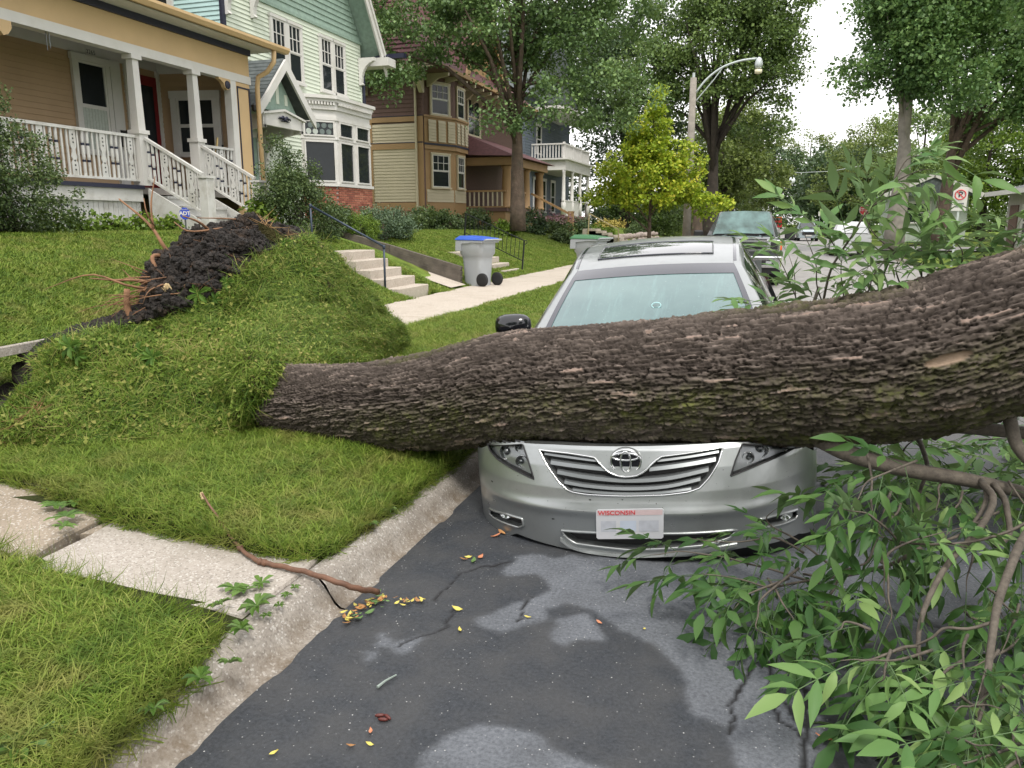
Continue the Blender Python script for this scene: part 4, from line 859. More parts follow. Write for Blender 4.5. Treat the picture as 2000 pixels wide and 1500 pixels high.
# grille slats
def strip(name, pts, h, th, off, mt, n=26, parent=None):
    h *= .74 if name == 'grille_slat' else 1
    U = [cpx(*p) for p in pts]; s = cr_spline([(a, b_, 0) for a, b_ in U], n); mb = MB(); R_ = []
    for (u, w_, _) in s:
        R_.append([SK(u, w_ - h / 2, off), SK(u, w_ + h * .30, off + .004), SK(u, w_ + h / 2, off + .014), SK(u, w_ + h / 2, off + th), SK(u, w_ - h / 2, off + th), SK(u, w_ - h / 2, off)])
    mb.grid(R_); return mb.build(name, mt, parent or car, False, xf=crush)
for pts, h in (([(1063, 886), (1110, 893), (1166, 900)], .016), ([(1075, 903), (1130, 911), (1184, 917)], .026), ([(1284, 900), (1340, 893), (1404, 882)], .016), ([(1268, 917), (1330, 909), (1398, 897)], .026),
               ([(1088, 922), (1150, 933), (1223, 939), (1300, 935), (1384, 917)], .026), ([(1102, 942), (1150, 950), (1223, 955), (1300, 951), (1368, 936)], .022), ([(1118, 957), (1160, 962), (1223, 965), (1290, 963), (1350, 955)], .016)):
    strip('grille_slat', pts, h, .03, .004, M['slat'])
# badge
bu, bw = cpx(1223, 899); bc = SK(bu, bw, -.012)
def oval(rx, rz, r, n=28, cx=0, cz=0, y=0): return [bc + Vector((cx + rx * math.cos(2 * PI * k / n), y, cz + rz * math.sin(2 * PI * k / n))) for k in range(n + 1)]
badge = MB().lathe(bc + Vector((0, .02, 0)), [(.078, 0), (.076, .016), (.06, .022)], 28, ax=(0, -1, 0)).build('badge', M['paint'], car, True)
for v in badge.data.vertices: v.co.z = bc.z + (v.co.z - bc.z) * .84
dk = MB().add([bc + Vector((.066 * math.cos(2 * PI * k / 28), -.003, .052 * math.sin(2 * PI * k / 28))) for k in range(28)], [list(range(28))]).build('badge_field', M['gloss_black'], badge)
eb = MB(); eb.tube(oval(.072, .058, 0, y=-.004), .0062, 8, cap=False); eb.tube(oval(.024, .052, 0, y=-.009), .0055, 8, cap=False); eb.tube(oval(.062, .018, 0, cz=.026, y=-.009), .0055, 8, cap=False)
eb.build('emblem', M['chrome'], badge, True)
# plate
pc = [SK(*cpx(*p), -.012) for p in ((1166, 1050), (1296, 1049), (1293, 991), (1165, 993))]; pu = (pc[1] - pc[0]).normalized(); pw_ = (pc[3] - pc[0]).length
M['plate'] = mat('plate_white', (.56, .57, .60), .35, 0, .05, 8, .05); M['plate_smudge'] = mat('plate_grey', (.46, .48, .53), .4, 0, .1, 30, 0); M['plate_pink'] = mat('plate_pink', (.60, .47, .48), .4, 0, .04, 30, 0)
L0 = (pc[1] - pc[0]).length; fwdv = Vector((0, -1, 0)); zz_ = (pc[3] - pc[0]).normalized()
def pl_rect(a0, a1, z0, z1, y): return [pc[0] + pu * a0 + zz_ * z0 + fwdv * y, pc[0] + pu * a1 + zz_ * z0 + fwdv * y, pc[0] + pu * a1 + zz_ * z1 + fwdv * y, pc[0] + pu * a0 + zz_ * z1 + fwdv * y]
pl = MB().prism([(.008, 0), (L0 - .008, 0), (L0, .008), (L0, pw_ - .008), (L0 - .008, pw_), (.008, pw_), (0, pw_ - .008), (0, .008)], pc[0] + fwdv * .0, pu, zz_, fwdv, .004).build('number_plate', M['plate'], car)
MB().add(pl_rect(.006, L0 - .006, pw_ * .80, pw_ * .97, .0052), [(0, 1, 2, 3)]).build('plate_band', M['plate_pink'], pl)
for k, (a, b_) in enumerate(((.07, .30), (.36, .60), (.64, .93))):
    MB().add(pl_rect(L0 * a, L0 * b_, pw_ * .25, pw_ * .62, .0052), [(0, 1, 2, 3)]).build('plate_smudge', M['plate_smudge'] if k != 1 else mat('plate_blue', (.50, .56, .66), .4, 0, .04, 20, 0), pl)
def text(s, size, loc, xax, zax, mt, parent, name='lettering', align='CENTER', ext=.0008, bold=0.):
    cu = bpy.data.curves.new(name, 'FONT'); cu.body = s; cu.size = size; cu.align_x = align; cu.align_y = 'CENTER'; cu.extrude = ext; cu.offset = bold
    tmp = bpy.data.objects.new('tmp', cu); C.objects.link(tmp); bpy.context.view_layer.update()
    me = bpy.data.meshes.new_from_object(tmp.evaluated_get(bpy.context.evaluated_depsgraph_get())); bpy.data.objects.remove(tmp)
    x = Vector(xax).normalized(); z = Vector(zax).normalized(); n = x.cross(z); Mx = Matrix((x, z, n)).transposed().to_4x4(); Mx.translation = Vector(loc)
    me.transform(Mx); me.materials.clear(); me.materials.append(mt); o = bpy.data.objects.new(name, me); C.objects.link(o)
    if parent:
        o.parent = parent; me.transform(Matrix.Translation(-ORG.get(root_of(parent).name, Vector((0, 0, 0)))))
    return o
M['red_ink'] = mat('plate_red', (.55, .06, .07), .5, 0, .02, 5, 0)
text('WISCONSIN', pw_ * .20, pc[0] + pu * L0 * .31 + zz_ * pw_ * .885 + fwdv * .0062, pu, zz_, M['red_ink'], pl, bold=.0004)
# lower lip line, shut line and scuffs
strip('lower_lip', [(1095, 1052), (1130, 1071), (1230, 1083), (1340, 1078), (1440, 1062)], .018, .02, -.014, M['paint'])
for (x, y, r_) in ((961, 940, .010), (1080, 1013, .012), (1153, 976, .009), (1216, 976, .006), (1140, 998, .004), (1540, 930, .003), (1070, 978, .004)):
    u_, w_ = cpx(x, y); n = 8; rs = [r_ * random.uniform(.4, 1) for _ in range(n)]
    MB().add([SK(u_ + rs[k] * math.cos(2 * PI * k / n), w_ + rs[k] * .5 * math.sin(2 * PI * k / n), -.0015) for k in range(n)], [list(range(n))]).build('paint_chip', M['black'], car)
# head lamps
M['lens'] = None
m, t, b = nodes('lamp_lens'); M['lens'] = m; b.inputs['Base Color'].default_value = (.95, .96, .97, 1); b.inputs['Roughness'].default_value = .0; b.inputs['Transmission Weight'].default_value = 1; b.inputs['IOR'].default_value = 1.08; b.inputs['Coat Weight'].default_value = .12
M['bowl'] = mat('reflector', (.55, .57, .58), .16, .95, .05, 20, 0); M['smoke'] = mat('lamp_housing', (.24, .25, .255), .3, .7, .1, 10, 0)
def lamp(nm, bowls):
    po = HO[nm]; q = resamp(po, 60); us = [p[0] for p in q]; ws = [p[1] for p in q]
    n, k_ = 40, 24; B = [[SK(min(us) + (max(us) - min(us)) * j / n, min(ws) + (max(ws) - min(ws)) * i / k_, .002) for j in range(n + 1)] for i in range(k_ + 1)]
    msk = lambda i, j: inpoly(((B[i][j] + B[i + 1][j + 1]) / 2).x, ((B[i][j] + B[i + 1][j + 1]) / 2).z, q)
    h = MB().grid([[p + Vector((0, .035, 0)) for p in r] for r in B], 0, msk).build('headlamp', M['smoke'], car, True, xf=crush)
    for (x, y, r_) in bowls:
        u_, w_ = cpx(x, y); c_ = SK(u_, w_, .03)
        MB().lathe(c_, [(r_ * .25, -.035), (r_ * .7, -.020), (r_, .004), (r_ * 1.06, .006), (r_ * 1.08, -.01)], 20, ax=(0, -1, .1)).build('reflector', M['bowl'], h, True, xf=crush)
        MB().lathe(c_, [(.0, -.01), (r_ * .5, -.008), (r_ * .52, .0), (r_ * .3, .012), (.001, .016)], 16, ax=(0, -1, .1)).build('bulb_shield', M['tint'], h, True, xf=crush)
    MB().grid(B, 0, msk).build('lens', M['lens'], h, True, xf=crush)
lamp('lamp_l', [(988, 886, .040), (1016, 905, .030), (1012, 878, .022)]); lamp('lamp_r', [(1462, 898, .026), (1484, 880, .042), (1528, 872, .032)])
for nm, (x, y) in (('fog_l', (985, 1006)), ('fog_r', (1535, 1008))):
    u_, w_ = cpx(x, y); MB().lathe(SK(u_, w_, .03), [(.012, -.01), (.030, .004), (.034, .006), (.034, -.004)], 18, ax=(0, -1, 0)).build('fog_lamp', M['bowl'], car, True)
# body sides, bonnet, cabin
def belt(v): return float(np.interp(v, [0, .7, 1.2, 2.5, 4.0, 4.8], [.70, .74, .93, .95, .97, .95]))
def hw(v, w): return .915 - .10 * max(0, w - .55) ** 1.2 - .25 * max(0, .3 - w) - .14 * sstep(4.1, 4.85, np.array(v)).item() - .02 * sstep(.72, .75, np.array(v)).item() * 0
for s in (-1, 1):
    P = [[Vector((s * hw(.70 + (4.72 - .70) * j / 110, .16 + (belt(.70 + 4.02 * j / 110) - .16) * i / 22), .70 + 4.02 * j / 110, .16 + (belt(.70 + 4.02 * j / 110) - .16) * i / 22)) for j in range(111)] for i in range(23)]
    def kp_(i, j):
        q = (P[i][j] + P[i + 1][j + 1]) / 2
        return all((q.y - vc) ** 2 + (q.z - wc) ** 2 > .35 ** 2 for vc, wc in ((.98, .40), (3.75, .33)))
    MB().grid(P, 0, kp_).build('body_side', M['paint'], car, True, xf=crush)
    for (va, vb) in ((1.62, 2.62), (2.63, 3.5)):
        MB().tube([(s * (hw(va, .3) + .002), va, .28), (s * (hw(va, .9) + .002), va, .93)], .004, 4).build('door_gap', M['black'], car)
        dh = MB().box(s * .905 - .012, s * .905 + .012, vb - .32, vb - .14, .80, .825).build('door_handle', M['paint'], car, bevel=.006)
    for vc, wc in ((.98, .42), (3.75, .33)):
        wl = MB().lathe((s * .78, vc, wc), [(.20, -.10), (.30, -.11), (.325, -.09), (.33, 0), (.325, .09), (.30, .11), (.2, .10)], 26, ax=(s, 0, 0)).build('wheel', M['rubber'], car, True)
        MB().lathe((s * .86, vc, wc), [(.21, -.03), (.205, .01), (.05, .02), (.03, .025)], 20, ax=(s, 0, 0)).build('rim', M['slat'], wl, True)
    wh = MB()
    for vc in (.98, 3.75):
        wh.add([(s * .905, vc + .35 * math.cos(a), .33 + .36 * math.sin(a)) for a in np.linspace(0, PI, 14)] + [(s * .5, vc + .35 * math.cos(a), .33 + .36 * math.sin(a)) for a in np.linspace(0, PI, 14)], [(k, k + 1, k + 15, k + 14) for k in range(13)])
    wh.build('wheel_arch', M['black'], car, True, xf=crush)
MB().box(-.75, .75, .5, 4.5, .18, .30).build('underbody', M['black'], car, xf=crush)
P = []
for i in range(31):
    f_ = i / 30; P.append([])
    for j in range(61):
        u_ = -.9 + 1.8 * j / 60; v0 = Vf(u_, wtop(u_)); vv = v0 + (1.14 - v0) * f_; P[-1].append(Vector((u_, vv, wtop(u_) - .30 * f_ + .02 * mnoise.noise(Vector((u_ * 5, vv * 7, 2))) * f_ if f_ < .45 else .97)))
MB().grid(P).build('bonnet', M['paint'], car, True, xf=crush)
topv = ([1.10, 1.5, 1.95, 2.3, 2.8, 3.3, 3.65, 4.15], [.97, 1.185, 1.375, 1.435, 1.465, 1.43, 1.34, 1.05])
hwv = ([1.10, 1.95, 2.8, 3.4, 4.15], [.75, .575, .585, .56, .60])
tz = lambda v: float(np.interp(v, *topv)); hwt = lambda v: float(np.interp(v, *hwv))
sm = np.linspace(1.10, 4.15, 80); zsm = np.convolve(np.pad(np.interp(sm, *topv), 4, mode='edge'), np.ones(9) / 9, 'valid'); tz = lambda v: float(np.interp(v, sm, zsm))
def gh(v, t_):   # t in [-1,1] across the top; beyond 1 down the side
    h = hwt(v)
    if abs(t_) <= 1: return Vector((h * t_, v + .13 * (abs(t_) ** 2.2) * (1 - sstep(1.9, 2.6, np.array(v)).item()), tz(v) + .035 * (1 - t_ * t_)))
    k = abs(t_) - 1; b_ = belt(v) - .01; s = 1 if t_ > 0 else -1; e = gh(v, s); return Vector((s * (h + (.86 - h) * k ** .9), lerp(e.y, v, k), e.z + (b_ - e.z) * k ** 1.1))
def region(name, v0, v1, t0, t1, nv, ntt, mt, off=0., parent=None):
    return MB().grid([[gh(v0 + (v1 - v0) * i / nv, t0 + (t1 - t0) * j / ntt) + Vector((0, -off * .6, off)) for j in range(ntt + 1)] for i in range(nv + 1)]).build(name, mt, parent or car, True, xf=crush)
ws_ = region('windscreen', 1.10, 1.94, -.93, .93, 24, 24, M['screen'], .0)
region('windscreen_border', 1.80, 1.94, -.93, .93, 4, 24, M['frit'], .003, ws_)
region('windscreen_border', 1.10, 1.80, -.93, -.875, 20, 2, M['frit'], .003, ws_); region('windscreen_border', 1.10, 1.80, .875, .93, 20, 2, M['frit'], .003, ws_)
MB().lathe(gh(1.86, 0) + Vector((0, .06, -.05)), [(.001, -.11), (.03, -.10), (.034, 0), (.03, .10), (.001, .11)], 10, ax=(1, 0, 0)).build('rear_view_mirror', M['black'], car, True)
# pale ring of the parking permit on the glass
pr = [gh(1.46, .08) + Vector((.028 * math.cos(a), -.012 * math.sin(a) * -1 * .6 - .004, .024 * math.sin(a) * .7 + .006)) for a in np.linspace(0, 2 * PI, 20)]
MB().tube(pr, .0035, 5, cap=False).build('sticker_ring', mat('pale_sticker', (.45, .72, .75), .4), ws_)
region('roof', 1.94, 3.42, -1, 1, 40, 26, M['paint'])
for s in (-1, 1):
    a = region('roof_pillar', 1.10, 1.98, s * .93, s * 1.10, 22, 5, M['paint'], .002)
    region('roof_rail', 1.98, 3.9, s * 1.0, s * 1.07, 30, 4, M['paint'], .001)
    region('roof_ditch', 1.98, 3.42, s * .93, s * .965, 30, 2, M['frit'], .003)
    region('side_window', 1.30, 2.55, s * 1.09, s * 1.98, 20, 6, M['tint'])
    region('side_window', 2.62, 3.5, s * 1.07, s * 1.98, 16, 6, M['tint']); region('roof_pillar', 2.55, 2.62, s * 1.0, s * 2, 2, 6, M['black'], .002)
    region('roof_pillar', 3.5, 4.15, s * 1., s * 2, 14, 6, M['paint'])
region('rear_window', 3.42, 4.10, -1, 1, 14, 16, M['tint'])
# sunroof
def sr(v, u): h = hwt(v); return gh(v, u / h)
sg_ = [(a, b_) for a, b_ in ((2.13, .0),)]
MB().grid([[sr(2.13 + .42 * i / 10, -.40 + .80 * j / 16) + Vector((0, 0, .006)) for j in range(17)] for i in range(11)]).build('sunroof', M['tint'], car, True)
e_ = [(2.13, -.40 + .8 * k / 10) for k in range(11)] + [(2.13 + .42 * k / 6, .40) for k in range(1, 7)] + [(2.55, .40 - .8 * k / 10) for k in range(1, 11)] + [(2.55 - .42 * k / 6, -.40) for k in range(1, 7)]
MB().tube([sr(*q) + Vector((0, 0, .004)) for q in e_], .007, 5, cap=False).build('sunroof_seal', M['frit'], car, True)
# boot and tail
P = [[Vector((-.74 + 1.48 * j / 20, 4.08 + .67 * i / 8, 1.03 + .02 * math.sin(PI * i / 8) - .03 * (j / 10 - 1) ** 2)) for j in range(21)] for i in range(9)]
MB().grid(P).build('boot_lid', M['paint'], car, True)
P = [[Vector(((-.86 + 1.72 * j / 20), 4.74 + .08 * math.cos((j / 10 - 1) * 1.4) - .06 * abs(i / 8 - .4), .25 + .80 * i / 8)) for j in range(21)] for i in range(9)]
MB().grid(P).build('rear_bumper', M['paint'], car, True)
for s in (-1, 1): MB().box(s * .70 - .13, s * .70 + .13, 4.72, 4.84, .78, .92).build('tail_lamp', mat('tail_red', (.35, .02, .02), .2), car, bevel=.02)
# mirrors
for s in (-1, 1):
    sp_ = []; cc = Vector((s * (.90 if s < 0 else .97), 1.52, 1.09 if s < 0 else 1.0)); mb = MB(); Rr = []
    for i in range(13):
        a = PI * i / 12; Rr.append([cc + Vector((math.sin(a) * math.copysign(abs(math.cos(b_)) ** .7, math.cos(b_)) * .125, -math.cos(a) * .075, math.sin(a) * math.copysign(abs(math.sin(b_)) ** .7, math.sin(b_)) * .082)) for b_ in np.linspace(0, 2 * PI, 25)])
    o = mb.grid(Rr).build('wing_mirror', M['gloss_black'], car, True); MB().bar(cc - Vector((s * .03, 0, .05)), (s * .80, 1.50, .95), .05, .03).build('mirror_arm', M['black'], o)
    MB().lathe(cc + Vector((0, .068, 0)), [(.07, 0), (.068, .006)], 20, ax=(0, 1, 0)).build('mirror_glass', M['chrome'], o)
# ================================================ houses
XA = Vector((1, 0, 0)); YA = Vector((0, 1, 0)); ZA = Vector((0, 0, 1))
M['white'] = mat('white_trim', (.60, .59, .565), .55, 0, .04, 3, .1, dirt=(.52, .50, .45), dscale=2)
M['oldwhite'] = mat('flaking_white_paint', (.54, .54, .515), .7, 0, .08, 5, .3, dirt=(.34, .32, .27), dscale=4)
M['tan'] = mat('tan_paint', (.54, .38, .20), .6, 0, .05, 2, .1); M['tanside'] = mat('tan_siding', (.43, .30, .18), .65, 0, .06, 2, .15)
M['navy'] = mat('navy_trim', (.012, .014, .035), .5, 0, .05, 3, .1)
M['door_red'] = mat('red_door', (.20, .015, .02), .35, 0, .05, 3, .1)
M['mint'] = mat('mint_siding', (.58, .63, .53), .6, 0, .05, 2, .12); M['mint_bluelit'] = mat('mint_siding_blue_lit', (.42, .60, .60), .6, 0, .05, 2, .12)  # south wall: bluish light painted into the mint siding colour
M['green'] = mat('sage_shingle', (.24, .33, .275), .7, 0, .15, 9, .3)
M['slate'] = mat('grey_roof_shingle', (.085, .10, .10), .85, 0, .3, 7, .5, .006, 50); M['maroon'] = mat('maroon_roof_shingle', (.095, .04, .042), .85, 0, .25, 7, .5, .006, 50)
m, t, b = nodes('red_brick'); M['brick'] = m; oi = t.nodes.new('ShaderNodeObjectInfo'); lk(t, ramp(t, oi.outputs['Random'], [(0, (.20, .06, .04)), (.5, (.32, .11, .07)), (1, (.42, .17, .11))]), b.inputs['Base Color']); b.inputs['Roughness'].default_value = .85; M['mortar'] = mat('mortar', (.36, .31, .27), .9)
M['cream'] = mat('cream_siding', (.50, .44, .31), .6, 0, .04, 2, .12); M['ochre'] = mat('ochre_trim', (.33, .205, .095), .6, 0, .06, 2, .12); M['brown'] = mat('brown_shingle', (.125, .072, .058), .75, 0, .15, 8, .3)
M['greyblue'] = mat('grey_blue_siding', (.10, .125, .155), .6, 0, .05, 2, .12); M['stone'] = mat('base_stone', (.26, .15, .10), .9, 0, .3, 4, .4)
M['glass'] = glassm('window_glass', (.018, .022, .025), .05, .22); MT['window_glass'].node_tree.nodes['Principled BSDF'].inputs['Coat Weight'].default_value = .15; M['curtain'] = mat('net_curtain', (.42, .46, .42), .8, 0, .1, 20, .1)
M['iron'] = mat('painted_iron', (.035, .05, .075), .4, .3, .1, 9, .1); M['blackiron'] = mat('black_iron', (.015, .018, .018), .45, .3, .1, 9, .1)
UB = {}
def board_mesh(mt, pitch, th=.024):
    k = (mt.name, round(pitch, 4), th)
    if k not in UB:
        me = bpy.data.meshes.new('siding_board'); v = [(0, 0, 0), (0, th, 0), (0, .004, pitch * 1.04), (0, 0, pitch * 1.04), (1, 0, 0), (1, th, 0), (1, .004, pitch * 1.04), (1, 0, pitch * 1.04)]
        me.from_pydata(v, [], [(0, 1, 2, 3), (7, 6, 5, 4), (0, 4, 5, 1), (1, 5, 6, 2), (2, 6, 7, 3), (3, 7, 4, 0)]); me.materials.append(mt); UB[k] = me
    return UB[k]
def siding(par, O, a, n, A, Z, pitch, mt, th=.024, name='siding_board', rng=None):
    me = board_mesh(mt, pitch, th); base = ORG[root_of(par).name]; a = Vector(a).normalized(); n = Vector(n).normalized(); k = int(round((Z[1] - Z[0]) / pitch))
    for i in range(k):
        z = Z[0] + i * pitch; a0, a1 = rng(z + pitch / 2) if rng else A
        if a1 - a0 < .05: continue
        o = link(name, me, par); Mx = Matrix((a * (a1 - a0), n, ZA)).transposed().to_4x4(); Mx.translation = Vector(O) + a * a0 + ZA * z - base; o.matrix_basis = Mx
def window(par, O, a, n, A, Z, up=(3, 2), low=(1, 1), trim=.10, tm=None, sm=None, curtain=False, sill=True, split=.5, off=0.):
    tm = tm or M['white']; sm = sm or tm; a0, a1 = A; z0, z1 = Z; O = Vector(O) + Vector(n).normalized() * off; w = MB(); T = .065
    w.ob(O, a, n, (a0 - trim, a0), (z0, z1), (.0, T)); w.ob(O, a, n, (a1, a1 + trim), (z0, z1), (.0, T)); w.ob(O, a, n, (a0 - trim - .02, a1 + trim + .02), (z1, z1 + trim * 1.1), (.0, T + .012))
    w.ob(O, a, n, (a0 - trim - .03, a1 + trim + .03), (z0 - (.07 if sill else trim), z0), (.0, T + .04 if sill else T)); fr = w.build('window', tm, par)
    s = MB(); zm = z0 + (z1 - z0) * split; b_ = .045
    for (za, zb, d, (c, r)) in ((zm, z1, .035, up), (z0, zm + .02, .024, low)):
        s.ob(O, a, n, (a0, a0 + b_), (za, zb), (.024, d + .02)); s.ob(O, a, n, (a1 - b_, a1), (za, zb), (.024, d + .02)); s.ob(O, a, n, (a0 + b_, a1 - b_), (za, za + b_), (.024, d + .019)); s.ob(O, a, n, (a0 + b_, a1 - b_), (zb - b_, zb), (.024, d + .019))
        for k in range(1, c): x = a0 + (a1 - a0) * k / c; s.ob(O, a, n, (x - .011, x + .011), (za + b_, zb - b_), (.026, d + .014))
        for k in range(1, r): z = za + (zb - za) * k / r; s.ob(O, a, n, (a0 + b_, a1 - b_), (z - .011, z + .011), (.026, d + .012))
        MB().ob(O, a, n, (a0 + b_ * .5, a1 - b_ * .5), (za + .01, zb - .01), (.014, .030)).build('pane', M['glass'] if not (curtain and za == z0) else M['curtain'], fr)
    s.build('sash', sm, fr); return fr
def P_(px, py, X): return onX(px, py, X)
# ---------------------------------------------------------------- the tan house
h1 = empty('tan_house', (-11, 12, 1.4), 'tan clapboard house with a white railed front porch and navy trim', 'house')
X1 = -13.0; DK = 2.27
MB().box(-20, X1, 3, 14.6, 1.2, 5.35).box(-20, -13.35, 3, 14.6, 5.35, 9.5).build('wall', M['tanside'], h1)
MB().box(X1 - .02, -11.0, 3, 15.1, 2.12, DK - .03).build('porch_floor', mat('porch_floor', (.22, .20, .18), .7), h1)
yd0 = P_(256, 200, X1).y; yd1 = P_(306, 200, X1).y
siding(h1, (X1, 3, 0), YA, XA, (0, yd0 - 3), (DK, 4.84), .1075, M['tanside'])
siding(h1, (-13.35, 3, 0), YA, XA, (0, 11.6), (5.6, 8.3), .1075, M['tanside'])
MB().box(X1, X1 + .035, 3, 14.6, 4.84, 5.13).build('frieze_board', M['white'], h1)
MB().box(X1, -11.0, 3, 15.09, 5.14, 5.2).build('porch_ceiling', mat('porch_ceiling', (.30, .36, .36), .7), h1)
MB().box(X1 + .035, X1 + .07, 3, 14.6, 5.06, 5.13).build('navy_moulding', M['navy'], h1)
wy0 = P_(152, 200, X1).y; wy1 = P_(206, 200, X1).y
window(h1, (X1, 0, 0), YA, XA, (wy0, wy1), (3.0, 4.70), (1, 1), (1, 1), .11, curtain=True, off=.02)
MB().box(X1, X1 + .07, wy1 + .14, wy1 + .40, DK, 4.84).build('corner_board', M['white'], h1)
# curtains have folds
for k in range(9):
    y_ = wy0 + .06 + (wy1 - wy0 - .1) * k / 8
    MB().lathe((X1 + .045, y_, 3.05), [(.020, 0), (.016, .78)], 6).build('curtain_fold', M['curtain'], h1)
MB().box(X1, X1 + .05, yd0 - .16, yd0, DK, 4.84).box(X1, X1 + .05, yd1, yd1 + .1, DK, 4.84).build('door_frame', M['white'], h1)
dr = MB().box(X1, X1 + .03, yd0, yd1, DK, 4.7).build('door', M['door_red'], h1)
MB().box(X1 + .03, X1 + .036, yd0 + .12, yd1 - .12, 3.1, 4.5).build('pane', M['glass'], dr); MB().box(X1 + .03, X1 + .05, yd0 + .1, yd1 - .1, 2.8, 2.86).build('push_bar', M['door_red'], dr)
# cross wall with its window
A0 = Vector((X1, yd1 + .1, 0)); A1 = Vector((-11.1, 15.05, 0)); aa = (A1 - A0); LA = aa.length; aa.normalize(); na = Vector((aa.y, -aa.x, 0))
MB().ob(A0, aa, na, (0, LA), (1.5, 5.13), (-.3, 0)).build('wall', M['tanside'], h1); siding(h1, A0, aa, na, (0, LA), (DK, 4.78), .1075, M['tanside'])
MB().ob(A0, aa, na, (0, LA), (4.80, 5.13), (0, .04)).build('frieze_board', M['white'], h1)
wl = .42; wr = 1.28; window(h1, A0, aa, na, (wl, wr), (3.10, 4.28), (1, 1), (1, 1), .14, curtain=False, off=.02)
MB().ob(A0, aa, na, (LA - .28, LA - .12), (DK, 4.8), (.02, .06)).build('corner_board', M['white'], h1)
# porch frame
BX = -10.93
MB().box(-11.13, BX, 3, 15.12, 4.54, 4.70).build('beam', M['white'], h1); MB().box(-11.11, BX - .02, 3, 15.10, 4.70, 5.13).build('frieze', M['tan'], h1)
MB().box(-11.2, BX + .03, 3, 15.13, 5.13, 5.25).build('navy_moulding', M['navy'], h1); MB().box(-11.2, -10.42, 3, 15.45, 5.25, 5.29).build('soffit', M['white'], h1)
MB().prism([(-10.40, 5.29), (-10.37, 5.31), (-10.37, 5.36), (-13.4, 6.3), (-13.4, 6.2), (-10.45, 5.29)], (0, 3, 0), XA, ZA, YA, 12.5).build('porch_roof', M['slate'], h1)
gt = MB().prism([(-10.46, 5.25), (-10.36, 5.25), (-10.31, 5.32), (-10.31, 5.37), (-10.325, 5.37), (-10.335, 5.33), (-10.37, 5.27), (-10.45, 5.27), (-10.45, 5.37), (-10.46, 5.37)], (0, 3, 0), XA, ZA, YA, 12.75).build('gutter', M['tan'], h1)
MB().tube([(-10.42, 15.30, 5.27), (-10.44, 15.30, 5.02), (-10.60, 15.27, 4.82), (-10.82, 15.24, 4.72), (-10.86, 15.24, 4.5), (-10.86, 15.24, 1.6)], .052, 10).build('downspout', M['tan'], h1, True)
def column(y, base=DK, ped=True):
    c = MB()
    if ped:
        c.hexa([(-11.125, y - .105, base), (-10.915, y - .105, base), (-10.915, y + .105, base), (-11.125, y + .105, base), (-11.125, y - .105, 3.18), (-10.915, y - .105, 3.18), (-10.915, y + .105, 3.18), (-11.125, y + .105, 3.18)])
        c.box(-11.15, -10.89, y - .13, y + .13, 3.18, 3.25)
        c.hexa([(-11.105, y - .085, 3.25), (-10.935, y - .085, 3.25), (-10.935, y + .085, 3.25), (-11.105, y + .085, 3.25), (-11.09, y - .07, 4.46), (-10.95, y - .07, 4.46), (-10.95, y + .07, 4.46), (-11.09, y + .07, 4.46)])
        c.box(-11.13, -10.91, y - .12, y + .12, 4.46, 4.54)
    else: c.box(-11.11, -10.94, y - .09, y + .09, base, 4.54)
    c.build('column', M['white'], h1)
for y in (5.9, 8.85, 11.82, 13.36): column(y)
column(14.52, ped=False)
MB().box(-11.10, -10.95, 14.62, 15.08, 1.6, 4.54).build('pilaster', M['tan'], h1)
nb = MB(); nb.box(-10.952, -10.935, 14.64, 14.67, 2.4, 4.45).box(-10.952, -10.935, 15.03, 15.07, 2.4, 4.45).box(-10.952, -10.935, 14.67, 15.03, 4.42, 4.45); nb.build('navy_moulding', M['navy'], h1)
# scroll bracket
sc = P_(432, 160, -11.0); MB().prism([(0, 0), (.36, 0), (.36, -.10), (.33, -.19), (.25, -.22), (.18, -.18), (.14, -.10), (.06, -.05), (0, -.04)], (-11.02, 14.06, 4.54), YA, ZA, XA, .09).build('scroll_bracket', M['tan'], h1)
MB().lathe((-10.93, 14.32, 4.42), [(.085, -.0), (.075, .02), (.03, .03)], 16, ax=(1, 0, 0)).build('scroll_boss', M['navy'], h1)
MB().prism([(0, 0), (.4, 0), (.4, -.10), (.33, -.19), (.25, -.22), (.14, -.10), (0, -.05)], (-11.02, 9.0, 4.54), YA, ZA, XA, .09).build('scroll_bracket', M['tan'], h1)
# balusters
def shared(name, mb, mts):
    o = mb.build(name, mts, None); me = o.data; bpy.data.objects.remove(o); return me
HB = .74
def wide_poly(h):
    w = .058; return [(-w, 0), (w, 0), (w, h * .28), (w * .55, h * .33), (w * .95, h * .40), (w * .55, h * .5), (w * .55, h * .56), (w * .95, h * .62), (w, h * .68), (w, h), (-w, h), (-w, h * .68), (-w * .95, h * .62), (-w * .55, h * .56), (-w * .55, h * .5), (-w * .95, h * .40), (-w * .55, h * .33), (-w, h * .28)]
mb = MB(); mb.prism(wide_poly(HB), (0, 0, 0), YA, ZA, XA, .022, 0)
for zz in (.10, .17, .24, .52, .58, .64): mb.add([(-.0015 if sgn else .0235, .016 * math.cos(a), zz * 1. + .016 * math.sin(a)) for sgn in (0,) for a in np.linspace(0, 2 * PI, 9)[:8]], [list(range(8))], 1)
ME_wide = shared('baluster', mb, [M['oldwhite'], M['black']])
mb = MB(); mb.box(-.012, .012, -.016, .016, 0, HB); ME_thin = shared('baluster', mb, [M['oldwhite']])
mb = MB(); mb.lathe((0, 0, 0), [(.026, 0), (.026, .22), (.022, .24), (.022, .28), (.028, .30), (.028, .48), (.022, .50), (.022, .54), (.026, .56), (.026, HB)], 9)
for zz in (.235, .495): mb.lathe((0, 0, zz), [(.029, 0), (.031, .018), (.029, .036)], 9, 1)
ME_turn = shared('baluster', mb, [M['oldwhite'], M['navy']])
